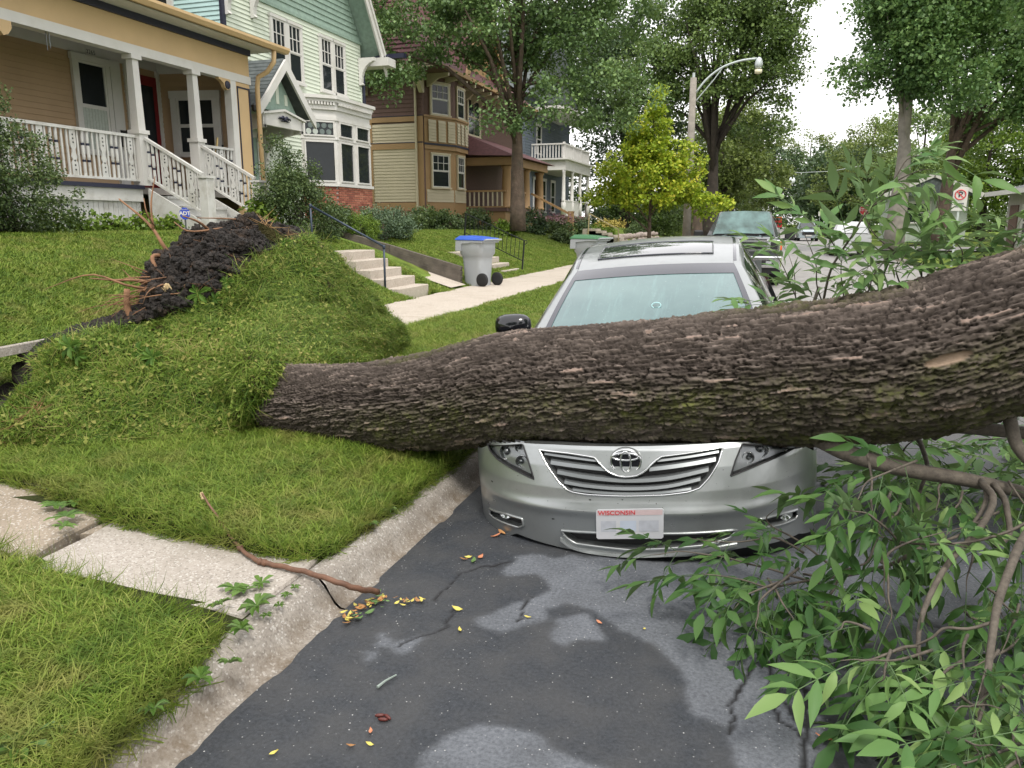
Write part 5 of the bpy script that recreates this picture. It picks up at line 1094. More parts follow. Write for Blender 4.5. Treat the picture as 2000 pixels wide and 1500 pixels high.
SEQ = [ME_thin, ME_wide, ME_thin, ME_turn, ME_turn, ME_thin, ME_thin, ME_wide, ME_thin, ME_turn, ME_turn, ME_thin]
def railing(p0, p1, n, top=.86, low=.09, seq0=0, par=h1):
    """top and bottom rail from p0 to p1 (floor points) with balusters of three kinds"""
    p0 = Vector(p0); p1 = Vector(p1); base = ORG[root_of(par).name]
    MB().bar(p0 + ZA * top, p1 + ZA * top, .075, .05).build('top_rail', M['oldwhite'], par); MB().bar(p0 + ZA * low, p1 + ZA * low, .06, .04).build('bottom_rail', M['oldwhite'], par)
    hd = Vector((p1.x - p0.x, p1.y - p0.y, 0)).normalized(); nn = hd.cross(ZA)
    for k in range(n):
        q = p0.lerp(p1, (k + .5) / n); o = link('baluster', SEQ[(k + seq0) % len(SEQ)], par); Mx = Matrix((nn, hd, ZA * (top - low) / HB)).transposed().to_4x4(); Mx.translation = q + ZA * low - base; o.matrix_basis = Mx
railing((-11.02, 8.95, DK), (-11.02, 11.72, DK), 27); railing((-11.02, 6.0, DK), (-11.02, 8.75, DK), 26); railing((-11.02, 13.46, DK), (-11.02, 14.44, DK), 9, seq0=2)
# skirt
MB().box(-11.05, -10.96, 3, 11.72, 1.98, 2.20).build('skirt_board', M['oldwhite'], h1); MB().box(-11.1, -10.92, 3, 11.74, 2.20, 2.27).build('navy_moulding', M['navy'], h1)
MB().box(-11.2, -11.03, 3, 11.7, 1.2, 1.98).build('skirt_back', M['brown'], h1)
mb = MB().box(0, .02, -.049, .049, 0, .74); ME_sk = shared('skirt_slat', mb, [M['oldwhite']])
yk = 8.0; k = 0
while yk < 11.68:
    o = link('skirt_slat', ME_sk, h1); o.location = Vector((-11.03, yk, 1.24)) - Vector(h1.location)
    hz_ = 1.86 - (.0 if yk < 10.0 else .24 * (yk - 10.0) ** 1.0) - .02 * math.sin(yk * 3)
    if yk > 9.2 and hz_ > 1.5: MB().add([(-11.008, yk + .054 + .020 * math.cos(a), hz_ + .020 * math.sin(a)) for a in np.linspace(0, 2 * PI, 9)[:8]], [list(range(8))]).build('skirt_hole', M['navy'], h1)
    yk += .107; k += 1
# stairs
for k in range(4):
    zt = DK - .185 * (k + 1) + .0; MB().box(-11.0 + .34 * k + .002, -11.0 + .34 * (k + 1) + .03, 11.96, 13.22, zt - .045, zt).build('tread', M['oldwhite'], h1)
    MB().box(-11.0 + .34 * (k + 1) - .02, -11.0 + .34 * (k + 1), 11.96, 13.22, zt - .185, zt - .045).build('riser', M['oldwhite'], h1)
for y in (11.86, 13.32): MB().prism([(-10.95, 2.22), (-9.6, 1.52), (-9.6, 1.3), (-10.95, 1.3)], (0, y - .02, 0), XA, ZA, YA, .04).build('stringer', M['oldwhite'], h1)
railing((-10.9, 11.84, 2.30), (-9.72, 11.84, 1.66), 13, .80, .10, 3); railing((-10.9, 13.36, 2.30), (-9.72, 13.36, 1.66), 13, .80, .10, 0)
for y in (11.84, 13.36):
    MB().box(-9.73, -9.55, y - .10, y + .10, 1.25, 2.38).build('newel_post', M['oldwhite'], h1, bevel=.006); MB().box(-9.75, -9.53, y - .12, y + .12, 2.38, 2.42).build('newel_cap', M['oldwhite'], h1)
# number, mail box
MB().box(X1 + .036, X1 + .045, P_(164, 103, X1).y, P_(183, 103, X1).y, 4.83, 4.97).build('number_board', M['white'], h1)
text('3265', .115, (X1 + .047, (P_(164, 103, X1).y + P_(183, 103, X1).y) / 2, 4.90), YA, ZA, M['navy'], h1)
mbx = empty('mail_box', (X1 + .1, P_(238, 235, X1).y, 3.3), 'dark wall mail box hanging beside the red door on the porch', 'mail box')
y_ = P_(238, 235, X1).y; MB().prism([(0, 0), (.16, 0), (.16, .28), (0, .36)], (X1 + .03, y_ - .14, 3.15), XA, ZA, YA, .28).build('body', M['black'], mbx); MB().tube([(X1 + .1, y_ - .1, 3.13), (X1 + .13, y_, 3.06), (X1 + .1, y_ + .1, 3.13)], .008, 6).build('hook', M['black'], mbx)
tb_ = empty('porch_cabinet', (-11.7, 14.4, DK), 'dark shelf with tools leaning at the right end of the porch', 'shelf')
for z in (0, .35, .7): MB().box(-11.9, -11.5, 14.25, 14.75, DK + z, DK + z + .03).build('shelf', M['black'], tb_)
for (x, y) in ((-11.9, 14.25), (-11.5, 14.25), (-11.9, 14.75), (-11.5, 14.75)): MB().box(x - .015, x + .015, y - .015, y + .015, DK, DK + 1.0).build('leg', M['black'], tb_)
br = empty('broom', (-11.3, 14.1, DK), 'broom with a pale handle leaning on the porch railing', 'broom'); MB().bar((-11.30, 14.1, DK + .1), (-11.25, 14.28, DK + 1.1), .03).build('handle', mat('pale_wood', (.6, .45, .2), .6), br); MB().bar((-11.32, 14.04, DK), (-11.30, 14.12, DK + .25), .2, .06).build('brush', M['black'], br)
ch = empty('wind_chime', P_(92, 70, -11.0), 'small copper wind chime hanging from the porch beam', 'wind chime'); cc = P_(92, 62, -11.0)
MB().lathe(cc, [(.002, .18), (.05, .05), (.06, .02), (.0, .0)], 8).build('bell', M['root'], ch)
for k in range(4): MB().bar(cc + Vector((.03 * math.cos(k * 1.57), .03 * math.sin(k * 1.57), 0)), cc + Vector((.03 * math.cos(k * 1.57), .03 * math.sin(k * 1.57), -.22 - .02 * k)), .008).build('tube', M['slat'], ch)
# security sign
sg = empty('security_sign', (-9.3, P_(361, 418, -9.3).y, 1.4), 'small blue octagonal ADT sign on a stake in front of the porch steps', 'sign'); c0 = P_(361, 417, -9.3)
d_ = (Vector((0, 0, CAMH)) - c0); d_.z = 0; d_.normalize(); sa = -d_.cross(ZA)
MB().prism([(.085 * math.cos(PI / 8 + k * PI / 4), .105 * math.sin(PI / 8 + k * PI / 4)) for k in range(8)], c0, sa, ZA, -d_, .012).build('panel', mat('sign_blue', (.02, .06, .42), .35, 0, .02), sg)
text('ADT', .085, c0 + d_ * .003 + ZA * .0, sa, ZA, M['white'], sg, bold=.003); text('SECURITY', .024, c0 + d_ * .003 + ZA * .065, sa, ZA, M['white'], sg)
MB().bar(c0 - d_ * .03 - ZA * .5, c0 - d_ * .03, .02).build('stake', M['slat'], sg)
# ---------------------------------------------------------------- the mint house
h2 = empty('mint_house', (-12.5, 19.8, 1.4), 'mint green clapboard house with white trim, gabled entry and bay window', 'house')
XF = -12.5; Y0, Y1 = 16.35, 22.98
MB().box(-21, XF - .0, Y0, Y1, 1.1, 7.1).build('wall', M['mint'], h2)
siding(h2, (XF, Y0, 0), YA, XA, (.08, Y1 - Y0 - .08), (1.6, 7.05), .104, M['mint'], .026); siding(h2, (XF, Y0, 0), -XA, -YA, (.0, 6), (1.6, 9.0), .104, M['mint_bluelit'], .026)
MB().box(-21, XF, Y0 - .02 + .02, Y0 + .5, 7.1, 9.0).build('wall', M['mint_bluelit'], h2)
AY = (Y0 + Y1) / 2; AZ = 12.2; sl_ = (AZ - 7.1) / (AY - Y0)
MB().prism([(Y0, 7.1), (Y1, 7.1), (AY, AZ)], (XF - .1, 0, 0), YA, ZA, XA, .1).build('gable_wall', M['green'], h2)
siding(h2, (XF, 0, 0), YA, XA, None, (7.12, 10.2), .15, M['green'], .03, 'shingle_course', lambda z: (Y0 + (z - 7.1) / sl_, Y1 - (z - 7.1) / sl_))
MB().box(XF, XF + .05, Y0, Y1, 7.04, 7.12).build('belt_course', M['green'], h2)
for s in (-1, 1):
    ye = AY + s * (AY - Y0 + .5); ze = 7.1 - .5 * sl_; x0, x1 = XF - 8, -11.9
    if s < 0: ze = 8.35; ye = AY - (AZ - ze) / sl_
    MB().hexa([(x0, AY, AZ + .15), (x1, AY, AZ + .15), (x1, ye, ze + .15), (x0, ye, ze + .15), (x0, AY, AZ + .30), (x1, AY, AZ + .30), (x1, ye + s * .05, ze + .30), (x0, ye + s * .05, ze + .30)]).build('roof', M['slate'], h2)
    MB().hexa([(x0, AY, AZ + .10), (x1 - .04, AY, AZ + .10), (x1 - .04, ye, ze + .10), (x0, ye, ze + .10), (x0, AY, AZ + .148), (x1 - .04, AY, AZ + .148), (x1 - .04, ye, ze + .148), (x0, ye, ze + .148)]).build('soffit', M['green'], h2)
    MB().hexa([(x1, AY, AZ - .18), (x1 + .06, AY, AZ - .18), (x1 + .06, ye, ze - .18), (x1, ye, ze - .18), (x1, AY, AZ + .24), (x1 + .06, AY, AZ + .24), (x1 + .06, ye, ze + .24), (x1, ye, ze + .24)]).build('rake_board', M['white'], h2)
    MB().hexa([(x1 + .062, AY, AZ + .12), (x1 + .10, AY, AZ + .12), (x1 + .10, ye, ze + .12), (x1 + .062, ye, ze + .12), (x1 + .062, AY, AZ + .26), (x1 + .10, AY, AZ + .26), (x1 + .10, ye + s * .03, ze + .26), (x1 + .062, ye + s * .03, ze + .26)]).build('rake_moulding', M['white'], h2)
def bracket(x, y, z, sx=.75, sz=.8, w=.12, mt=None, par=None):
    pts = [(0, 0), (sx, 0), (sx, -.10), (sx * .8, -.12)] + [(sx * .8 * (1 - math.sin(a)) + .10 * 0 + .09, -.12 - (sz - .2) * (1 - math.cos(a))) for a in np.linspace(.1, PI / 2, 6)] + [(.14, -sz + .02), (.07, -sz), (0, -sz)]
    MB().prism(pts, (x, y - w / 2, z), XA, ZA, YA, w).build('bracket', mt or M['white'], par or h2)
bracket(XF + .03, Y1 - .16, 6.62, .55); bracket(XF + .03, Y0 + 1.12, 7.35); bracket(XF + .03, Y0 + .12, 7.2)
MB().box(XF + .0, XF + .05, Y1 - .12, Y1, 1.4, 6.4).build('corner_board', M['mint'], h2); MB().box(XF - .02, XF + .055, Y0 - .05, Y0 + .08, 1.4, 7.6).build('corner_board', M['navy'], h2)
q = P_(712, 110, XF + .1); MB().tube([(-11.75, Y1 + .45, 6.75), (-12.0, Y1 + .2, 6.70), (-12.38, Y1 - .02, 6.45), (-12.40, Y1 - .05, 6.2), (-12.40, Y1 - .05, 1.6)], .05, 8).build('downspout', M['navy'], h2, True)
MB().box(-13.5, -11.3, Y1 + .60, Y1 + .80, 6.72, 6.86).build('gutter', M['navy'], h2); MB().box(-13, -11.6, Y1 + .1, Y1 + .62, 6.42, 6.66).build('eave_box', M['white'], h2)
for (xl, yt, xr, yb) in ((528, 0, 586, 0), (622, 0, 669, 0)):
    ya = P_(xl, 100, XF).y; yb_ = P_(xr, 100, XF).y; ym = (ya + yb_) / 2
    for (a, b_) in ((ya + .04, ym - .075), (ym + .075, yb_ - .04)): window(h2, (XF, 0, 0), YA, XA, (a, b_), (5.35, 6.78), (3, 2), (1, 1), .07, off=.02, curtain=False)
window(h2, (0, Y0, 0), -XA, -YA, (-P_(0, 0, 1).x * 0 + 13.95, 14.6), (6.3, 8.1), (3, 2), (1, 1), .13, off=.02)
# bay
BYA, BYB, BYC, BYD = 19.35, 20.12, 22.1, 22.75; BXF = -11.8
bay = [(XF, BYA), (BXF, BYB), (BXF, BYC), (XF, BYD)]
def polybox(pts, z0, z1, sc=0.):
    c = Vector((XF - .3, (BYA + BYD) / 2, 0)); q = []
    for (x, y) in pts: v = Vector((x, y, 0)) - c; v = v * (1 + sc / v.length); q.append((c.x + v.x, c.y + v.y))
    k = len(q); return [(x, y, z0) for x, y in q] + [(x, y, z1) for x, y in q], [list(reversed(range(k))), list(range(k, 2 * k))] + [[i, (i + 1) % k, (i + 1) % k + k, i + k] for i in range(k)]
MB().add(*polybox(bay, 2.66, 5.0)).build('bay_wall', M['white'], h2)
for (z0, z1, sc, nm) in ((4.42, 4.52, .04, 'moulding'), (4.70, 4.90, .07, 'moulding'), (4.90, 4.98, .13, 'cornice'), (4.98, 5.07, .20, 'cornice'), (2.62, 2.70, .07, 'sill'), (3.90, 3.94, .03, 'moulding')): MB().add(*polybox(bay, z0, z1, sc)).build(nm, M['white'], h2)
MB().add(*polybox(bay, 1.3, 2.62, -.02)).build('bay_base', M['mortar'], h2)
BR = {}
for (pa, pb) in ((0, 1), (1, 2), (2, 3)):
    a_ = Vector((*bay[pa], 0)); b_ = Vector((*bay[pb], 0)); L = (b_ - a_).length; dd = (b_ - a_).normalized(); nn = Vector((dd.y, -dd.x, 0))
    for r in range(14):
        n_ = int(L / .215)
        for c in range(n_ + 1):
            s0 = max(0, (c - .5 * (r % 2)) * .215); s1 = min(L, (c + 1 - .5 * (r % 2)) * .215 - .012)
            if s1 - s0 < .04: continue
            z = 1.70 + r * .0655; MB().ob(a_, dd, nn, (s0, s1), (z, z + .055), (-.03, .012)).build('brick', M['brick'], h2)
# dentils
a_ = Vector((*bay[1], 0)); 
for (pa, pb) in ((0, 1), (1, 2)):
    a_ = Vector((*bay[pa], 0)); b_ = Vector((*bay[pb], 0)); L = (b_ - a_).length; dd = (b_ - a_).normalized(); nn = Vector((dd.y, -dd.x, 0)); n_ = int(L / .085)
    for c in range(n_): MB().ob(a_, dd, nn, (c * .085, c * .085 + .05), (4.82, 4.895), (.07, .13)).build('dentil', M['white'], h2)
def pane(par, O, a, n, A, Z, mt=None, t=.05):
    f = MB(); a0, a1 = A; z0, z1 = Z; b_ = .04
    f.ob(O, a, n, (a0, a0 + b_), (z0, z1), (0, t)); f.ob(O, a, n, (a1 - b_, a1), (z0, z1), (0, t)); f.ob(O, a, n, (a0 + b_, a1 - b_), (z0, z0 + b_), (0, t)); f.ob(O, a, n, (a0 + b_, a1 - b_), (z1 - b_, z1), (0, t)); o = f.build('window', M['white'], par)
    MB().ob(O, a, n, (a0 + b_, a1 - b_), (z0 + b_, z1 - b_), (.002, .014)).build('pane', mt or M['glass'], o); return o
a_ = Vector((*bay[0], 0)); b_ = Vector((*bay[1], 0)); L = (b_ - a_).length; dd = (b_ - a_).normalized(); nn = Vector((dd.y, -dd.x, 0))
w1 = pane(h2, a_, dd, nn, (.10, L - .06), (3.98, 4.40)); pane(h2, a_, dd, nn, (.10, L - .06), (2.74, 3.86))
for k in range(8):
    cc = a_ + dd * (.24 + .19 * (k % 4) + .06 * (k // 4)) + nn * .02 + ZA * (4.10 + .17 * (k // 4)); MB().lathe(cc, [(.078, 0), (.07, .006)], 16, ax=nn).build('roundel', mat('bullseye_glass', (.10, .13, .12), .15, 0, .3, 9) if k > 1 else M['curtain'], w1)
a_ = Vector((*bay[1], 0)); b_ = Vector((*bay[2], 0)); L = (b_ - a_).length
for (s0, s1) in ((.12, .88), (1.08, 1.86)): pane(h2, a_, YA, XA, (s0, s1), (3.98, 4.40)); pane(h2, a_, YA, XA, (s0, s1), (2.74, 3.86))
# gabled entry
GX0, GX1 = XF, -11.25; gy0, gy1, ga, gz0 = 15.72, 18.1, 16.9, 4.12; gaz = 5.32
for s, ye in ((-1, gy0), (1, gy1)):
    fl = ye - s * .32; zf = gz0 + .30
    for nm, mt, (xa, xb), (ta, tb2) in (('entry_roof', M['slate'], (GX0 - .1, GX1), (.06, .12)), ('rake_board', M['white'], (GX1, GX1 + .06), (-.16, .10))):
        mb = MB()
        for (p, q) in (((ga, gaz), (fl, zf)), ((fl, zf), (ye, gz0))):
            mb.hexa([(xa, p[0], p[1] + ta), (xb, p[0], p[1] + ta), (xb, q[0], q[1] + ta), (xa, q[0], q[1] + ta), (xa, p[0], p[1] + tb2), (xb, p[0], p[1] + tb2), (xb, q[0], q[1] + tb2), (xa, q[0], q[1] + tb2)])
        mb.build(nm, mt, h2)
for k in range(9):    # shingle courses on the visible slope
    f0 = k / 9; p = (lerp(ga, gy0 + .32, f0), lerp(gaz, gz0 + .30, f0)); q = (lerp(ga, gy0 + .32, f0 + .115), lerp(gaz, gz0 + .30, f0 + .115))
    MB().hexa([(GX0, p[0], p[1] + .121), (GX1 - .01, p[0], p[1] + .121), (GX1 - .01, q[0], q[1] + .121), (GX0, q[0], q[1] + .121), (GX0, p[0], p[1] + .124), (GX1 - .01, p[0], p[1] + .124), (GX1 - .01, q[0], q[1] + .142), (GX0, q[0], q[1] + .142)]).build('shingle_course', M['slate'], h2)
MB().prism([(gy0 + .4, gz0 + .12), (gy1 - .4, gz0 + .12), (ga, gaz - .1)], (GX1 - .30, 0, 0), YA, ZA, XA, .05).build('entry_gable', M['green'], h2)
for y in (16.55, 16.9, 17.25): MB().box(GX1 - .25, GX1 - .235, y - .06, y + .06, gz0 + .3, gaz - .3 - abs(y - ga) * 1.0).build('batten', M['mint'], h2)
MB().prism([(gy0 + .35, 3.86), (gy1 - .35, 3.86), (gy1 - .35, 4.08), (ga, 4.24), (gy0 + .35, 4.08)], (GX1 - .2, 0, 0), YA, ZA, XA, .10).build('entry_beam', M['white'], h2)
MB().prism([(gy0 + .3, 4.08), (ga, 4.24), (gy1 - .3, 4.08), (gy1 - .3, 4.13), (ga, 4.29), (gy0 + .3, 4.13)], (GX1 - .2, 0, 0), YA, ZA, XA, .16).build('entry_moulding', M['white'], h2)
orn = MB(); c = Vector((GX1 - .08, ga, 4.05)); orn.lathe(c, [(.06, 0), (.05, .03), (.02, .05)], 10, ax=(1, 0, 0))
for s in (-1, 1): orn.tube([c, c + Vector((.02, s * .08, .05)), c + Vector((.02, s * .15, .01)), c + Vector((.02, s * .21, .03)), c + Vector((.01, s * .25, -.01))], [.03, .035, .03, .02, .01], 6); orn.tube([c, c + Vector((.02, s * .09, -.04)), c + Vector((.02, s * .17, -.05))], [.02, .02, .01], 6)
orn.build('ornament', M['navy'], h2, True)
for y in (gy0 + .42, gy1 - .42): bracket(XF, y, 3.9, 1.15, .75, .10); MB().box(XF, XF + .08, y - .07, y + .07, 1.5, 3.9).build('entry_post', M['white'], h2)
MB().box(GX0, GX1 - .1, gy0 + .38, gy0 + .46, 3.8, 4.1).box(GX0, GX1 - .1, gy1 - .46, gy1 - .38, 3.8, 4.1).build('entry_side_beam', M['white'], h2)
MB().box(XF + .02, XF + .06, ga - .65, ga - .52, 1.6, 3.8).box(XF + .02, XF + .06, ga + .42, ga + .55, 1.6, 3.8).box(XF + .02, XF + .06, ga - .65, ga + .55, 3.7, 3.84).build('door_frame', M['white'], h2)
MB().box(XF + .02, XF + .035, ga - .52, ga + .42, 1.6, 3.7).build('door', M['green'], h2)
lan = empty('porch_lantern', (-11.0, 15.7, 3.9), 'small black lantern on the corner of the gabled entry', 'lantern'); MB().lathe(P_(497, 211, -11.1) - ZA * .08, [(.02, 0), (.06, .03), (.07, .14), (.03, .18)], 6).build('lamp_body', M['black'], lan)
# ---------------------------------------------------------------- the brown house
h3 = empty('brown_house', (-13.5, 32, 2), 'brown shingle and cream clapboard house with maroon roof and round porch columns', 'house')
YS = 29.8; XC = -13.5
MB().box(-24, XC, YS, 42, 1.2, 7.5).build('wall', M['brown'], h3)
siding(h3, (XC, YS, 0), -XA, -YA, (.35, 9), (2.45, 4.55), .125, M['cream'], .03); siding(h3, (XC, YS, 0), -XA, -YA, (.35, 9), (4.80, 5.60), .125, M['cream'], .03)
siding(h3, (XC, YS, 0), -XA, -YA, (0, 9), (5.85, 7.4), .16, M['brown'], .03, 'shingle_course')
for (z0, z1) in ((2.1, 2.42), (4.55, 4.78), (5.62, 5.82)): MB().box(-23, XC + .0, YS - .055, YS, z0, z1).build('trim_band', M['ochre'], h3)
for z in (4.785, 5.825): MB().box(-23, XC + .0, YS - .065, YS, z, z + .03).build('trim_line', M['navy'], h3)
MB().box(-23, XC + .05, YS - .1, YS, 1.2, 2.1).build('plinth', M['stone'], h3)
for (xa, xb) in ((-13.85, -13.5), (-16.15, -15.8)): MB().box(xa, xb, YS - .05, YS, 2.42, 4.55).box(xa, xb, YS - .05, YS, 4.83, 5.62).build('corner_board', M['ochre'], h3)
MB().tube([(XC - .28, YS - .10, 7.4), (XC - .28, YS - .10, 1.9)], .05, 8).build('downspout', M['cream'], h3)
# oriel at the corner
oc = [(XC, YS + .15), (-12.85, YS + 1.65), (-12.85, YS + 3.0), (XC, YS + 3.9)]
def pb(pts, z0, z1, sc=0.):
    c = Vector((XC - .5, YS + 2, 0)); q = []
    for (x, y) in pts: v = Vector((x, y, 0)) - c; v = v * (1 + sc / v.length); q.append((c.x + v.x, c.y + v.y))
    k = len(q); return [(x, y, z0) for x, y in q] + [(x, y, z1) for x, y in q], [list(reversed(range(k))), list(range(k, 2 * k))] + [[i, (i + 1) % k, (i + 1) % k + k, i + k] for i in range(k)]
MB().add(*pb(oc, 1.9, 4.56)).build('bay_wall', M['ochre'], h3); MB().add(*pb(oc, 4.56, 5.82, .12)).build('bay_wall', M['ochre'], h3); MB().add(*pb(oc, 5.82, 7.4, .02)).build('bay_wall', M['brown'], h3)
MB().add(*pb(oc, 4.72, 4.80, .16)).build('trim_line', M['navy'], h3); MB().add(*pb(oc, 5.80, 5.88, .18)).build('trim_line', M['ochre'], h3)
for (pa, pb_) in ((0, 1), (1, 2)):
    a_ = Vector((*oc[pa], 0)); b_ = Vector((*oc[pb_], 0)); L = (b_ - a_).length; dd = (b_ - a_).normalized(); nn = Vector((dd.y, -dd.x, 0)); c_ = a_ + nn * .13
    n_ = 3
    for k in range(n_):
        s0 = L * k / n_ + .09; s1 = L * (k + 1) / n_ - .05; siding(h3, c_, dd, nn, (s0, s1), (4.86, 5.70), .12, M['cream'], .03)
    siding(h3, a_ + nn * .0, dd, nn, (.05, L - .05), (2.45, 2.95), .125, M['cream'], .03)
    ww = .95 if pa == 0 else .72
    window(h3, a_, dd, nn, (L / 2 - ww / 2, L / 2 + ww / 2), (5.95, 7.12), (3, 2), (1, 1), .09, M['cream'], M['white'], off=.03); window(h3, a_, dd, nn, (L / 2 - ww / 2, L / 2 + ww / 2), (3.05, 4.36), (3, 2), (1, 1), .07, M['cream'], M['white'], off=.01)
window(h3, (XC, YS + 4.8, 0), YA, XA, (.1, 1.6), (5.6, 7.2), (2, 1), (2, 1), .12, M['cream'], M['cream'], off=.02)
# eaves and roof with cross gable
EV = 7.45
MB().box(-24, -12.55, YS - .75, 42.6, EV, EV + .10).build('soffit', M['brown'], h3); MB().box(-24.1, -12.4, YS - .85, YS - .72, EV + .06, EV + .2).build('gutter', M['cream'], h3); MB().box(-12.52, -12.40, YS - .8, 42.7, EV + .06, EV + .2).build('gutter', M['ochre'], h3)
MB().add([(-24, YS - .8, EV + .1), (-12.45, YS - .8, EV + .1), (-12.45, 42.6, EV + .1), (-24, 42.6, EV + .1), (-18, YS + 4.5, 13.2), (-18, 38, 13.2)], [(0, 1, 4), (1, 2, 5, 4), (2, 3, 5), (3, 0, 4, 5), (0, 3, 2, 1)]).build('roof', M['maroon'], h3)
for k in range(26):
    f0 = k / 26; L0_ = lerp(-24, -18, f0); L1_ = lerp(-12.45, -18, f0); y = lerp(YS - .8, YS + 4.5, f0); z = lerp(EV + .1, 13.2, f0)
    MB().bar((L0_, y - .02, z + .02), (L1_, y - .02, z + .02), .06, .03).build('shingle_course', M['maroon'], h3)
gc = YS + 5.6
MB().prism([(gc - 2.3, EV + .2), (gc + 2.3, EV + .2), (gc, EV + 4.3)], (-16, 0, 0), YA, ZA, XA, 2.75).build('dormer_gable', M['ochre'], h3)
for s in (-1, 1): MB().hexa([(-17, gc, EV + 4.5), (-12.8, gc, EV + 4.5), (-12.8, gc + s * 2.8, EV - .2), (-17, gc + s * 2.8, EV - .2), (-17, gc, EV + 4.75), (-12.8, gc, EV + 4.75), (-12.8, gc + s * 2.9, EV), (-17, gc + s * 2.9, EV)]).build('dormer_roof', M['maroon'], h3); MB().bar((-12.75, gc, EV + 4.6), (-12.75, gc + s * 2.8, EV - .1), .1, .3).build('rake_board', M['ochre'], h3)
for k in range(9):
    y = YS + .2 + k * 1.0; MB().prism([(0, 0), (.95, 0), (.95, -.12), (.5, -.2), (.12, -.45), (0, -.5)], (XC + .1, y, EV), XA, ZA, YA, .12).build('bracket', M['cream'], h3)
for x in (-16.1, -13.6): MB().prism([(0, 0), (.7, 0), (.7, -.12), (.12, -.75), (0, -.75)], (x, YS, EV), -YA, ZA, XA, .18).build('bracket', M['cream'], h3)
# its porch
py0, py1, pxf = YS + 3.6, YS + 9.5, -11.2
MB().box(XC, pxf, py0, py1, 1.3, 2.1).build('porch_base', M['ochre'], h3); MB().box(XC, pxf + .1, py0 - .1, py1, 2.1, 2.25).build('porch_floor', M['brown'], h3)
MB().add([(XC, py0 - .5, 4.55), (pxf + .6, py0 - .5, 4.45), (pxf + .6, py1 + .4, 4.45), (XC, py1 + .4, 4.55), (XC, py0 + .6, 5.6), (XC, py1 - .8, 5.6)], [(0, 1, 4), (1, 2, 5, 4), (2, 3, 5), (0, 3, 2, 1), (0, 4, 5, 3)]).build('porch_roof', M['maroon'], h3)
MB().box(XC, pxf + .3, py0 - .1, py0 + .2, 4.1, 4.44).box(pxf, pxf + .3, py0 + .2, py1, 4.1, 4.44).build('porch_beam', M['ochre'], h3)
for y in (py0 + .3, py0 + 3.2, py1 - .3): MB().lathe((pxf - .05, y, 2.25), [(.26, 0), (.26, .08), (.22, .12), (.215, .7), (.185, 1.7), (.24, 1.76), (.24, 1.85)], 16).build('column', M['ochre'], h3, True)
for k in range(9): MB().box(XC + .35 + k * .22, XC + .41 + k * .22, py0 - .04, py0 + .02, 2.33, 2.95).build('baluster', M['cream'], h3)
for k in range(12): MB().box(pxf - .05, pxf + .01, py0 + .6 + k * .2, py0 + .66 + k * .2, 2.33, 2.95).build('baluster', M['cream'], h3)
MB().box(XC + .2, pxf, py0 - .07, py0 + .05, 2.95, 3.03).box(pxf - .07, pxf + .05, py0 + .05, py0 + 3, 2.95, 3.03).box(XC + .2, pxf, py0 - .07, py0 + .05, 2.27, 2.33).build('top_rail', M['ochre'], h3)
MB().bar((pxf, py0 + 4.0, 3.0), (pxf + 2.0, py0 + 4.0, 2.0), .1, .1).build('stair_rail', M['ochre'], h3); MB().box(pxf + 1.9, pxf + 2.15, py0 + 3.9, py0 + 4.12, 1.2, 2.15).build('newel_post', M['ochre'], h3)
# ---------------------------------------------------------------- the grey blue house
h4 = empty('grey_blue_house', (-13, 50, 1.6), 'grey blue house with a white two storey porch and balcony behind the young yellow tree', 'house')
MB().box(-24, -14.2, 46, 57, .8, 9.2).build('wall', M['greyblue'], h4); siding(h4, (-14.2, 46, 0), -XA, -YA, (0, 6), (1.6, 8.8), .16, M['greyblue'], .03); siding(h4, (-14.2, 46, 0), YA, XA, (0, 11), (1.6, 8.8), .16, M['greyblue'], .03)
MB().prism([(45.4, 9), (57.6, 9), (51.5, 14)], (-24, 0, 0), YA, ZA, XA, 10.4).build('roof', M['slate'], h4)
for (z0, z1) in ((1.2, 2.0), (4.75, 5.35), (8.2, 8.5)): MB().box(-14.2, -11.9, 47, 54, z0, z1).build('porch_deck', M['white'] if z0 > 2 else M['brown'], h4)
MB().box(-14.2, -11.7, 46.8, 54.2, 5.35, 5.45).build('cornice', M['white'], h4)
for y in (47.15, 49.3, 51.5, 53.85):
    MB().lathe((-12.05, y, 2.0), [(.16, 0), (.16, .8), (.12, .85), (.10, 2.6), (.15, 2.75)], 12).build('column', M['white'], h4, True); MB().box(-12.12, -11.98, y - .07, y + .07, 5.45, 6.4).build('post', M['white'], h4)
for k in range(38): MB().box(-12.05, -12.01, 47.2 + k * .175, 47.26 + k * .175, 5.5, 6.25).build('baluster', M['white'], h4)
for k in range(11): MB().box(-14.1 + k * .19, -14.04 + k * .19, 47.1, 47.15, 5.5, 6.25).build('baluster', M['white'], h4)
MB().box(-12.1, -11.97, 47, 54, 6.25, 6.33).box(-14.1, -12.1, 47.05, 47.17, 6.25, 6.33).box(-12.1, -11.97, 47, 54, 2.9, 2.97).build('top_rail', M['white'], h4); MB().box(-12.1, -11.99, 47.2, 51, 2.0, 2.9).build('porch_apron', M['white'], h4)
for (a, b_) in ((.4, 1.3), (2.2, 3.1), (4.5, 5.4)): window(h4, (-14.2, 47.4, 0), YA, XA, (a, b_), (2.3, 4.3), (1, 1), (1, 1), .12, off=.03)
window(h4, (-14.2, 48, 0), YA, XA, (.4, 1.3), (5.9, 7.6), (1, 1), (1, 1), .12, off=.03)
chr_ = empty('porch_chair', (-13, 50, 2), 'dark rocking chair on the porch of the grey blue house', 'chair')
MB().box(-12.9, -12.4, 49.8, 50.3, 2.4, 2.46).build('seat', M['black'], chr_); MB().box(-12.95, -12.9, 49.8, 50.3, 2.46, 3.1).build('backrest', M['black'], chr_)
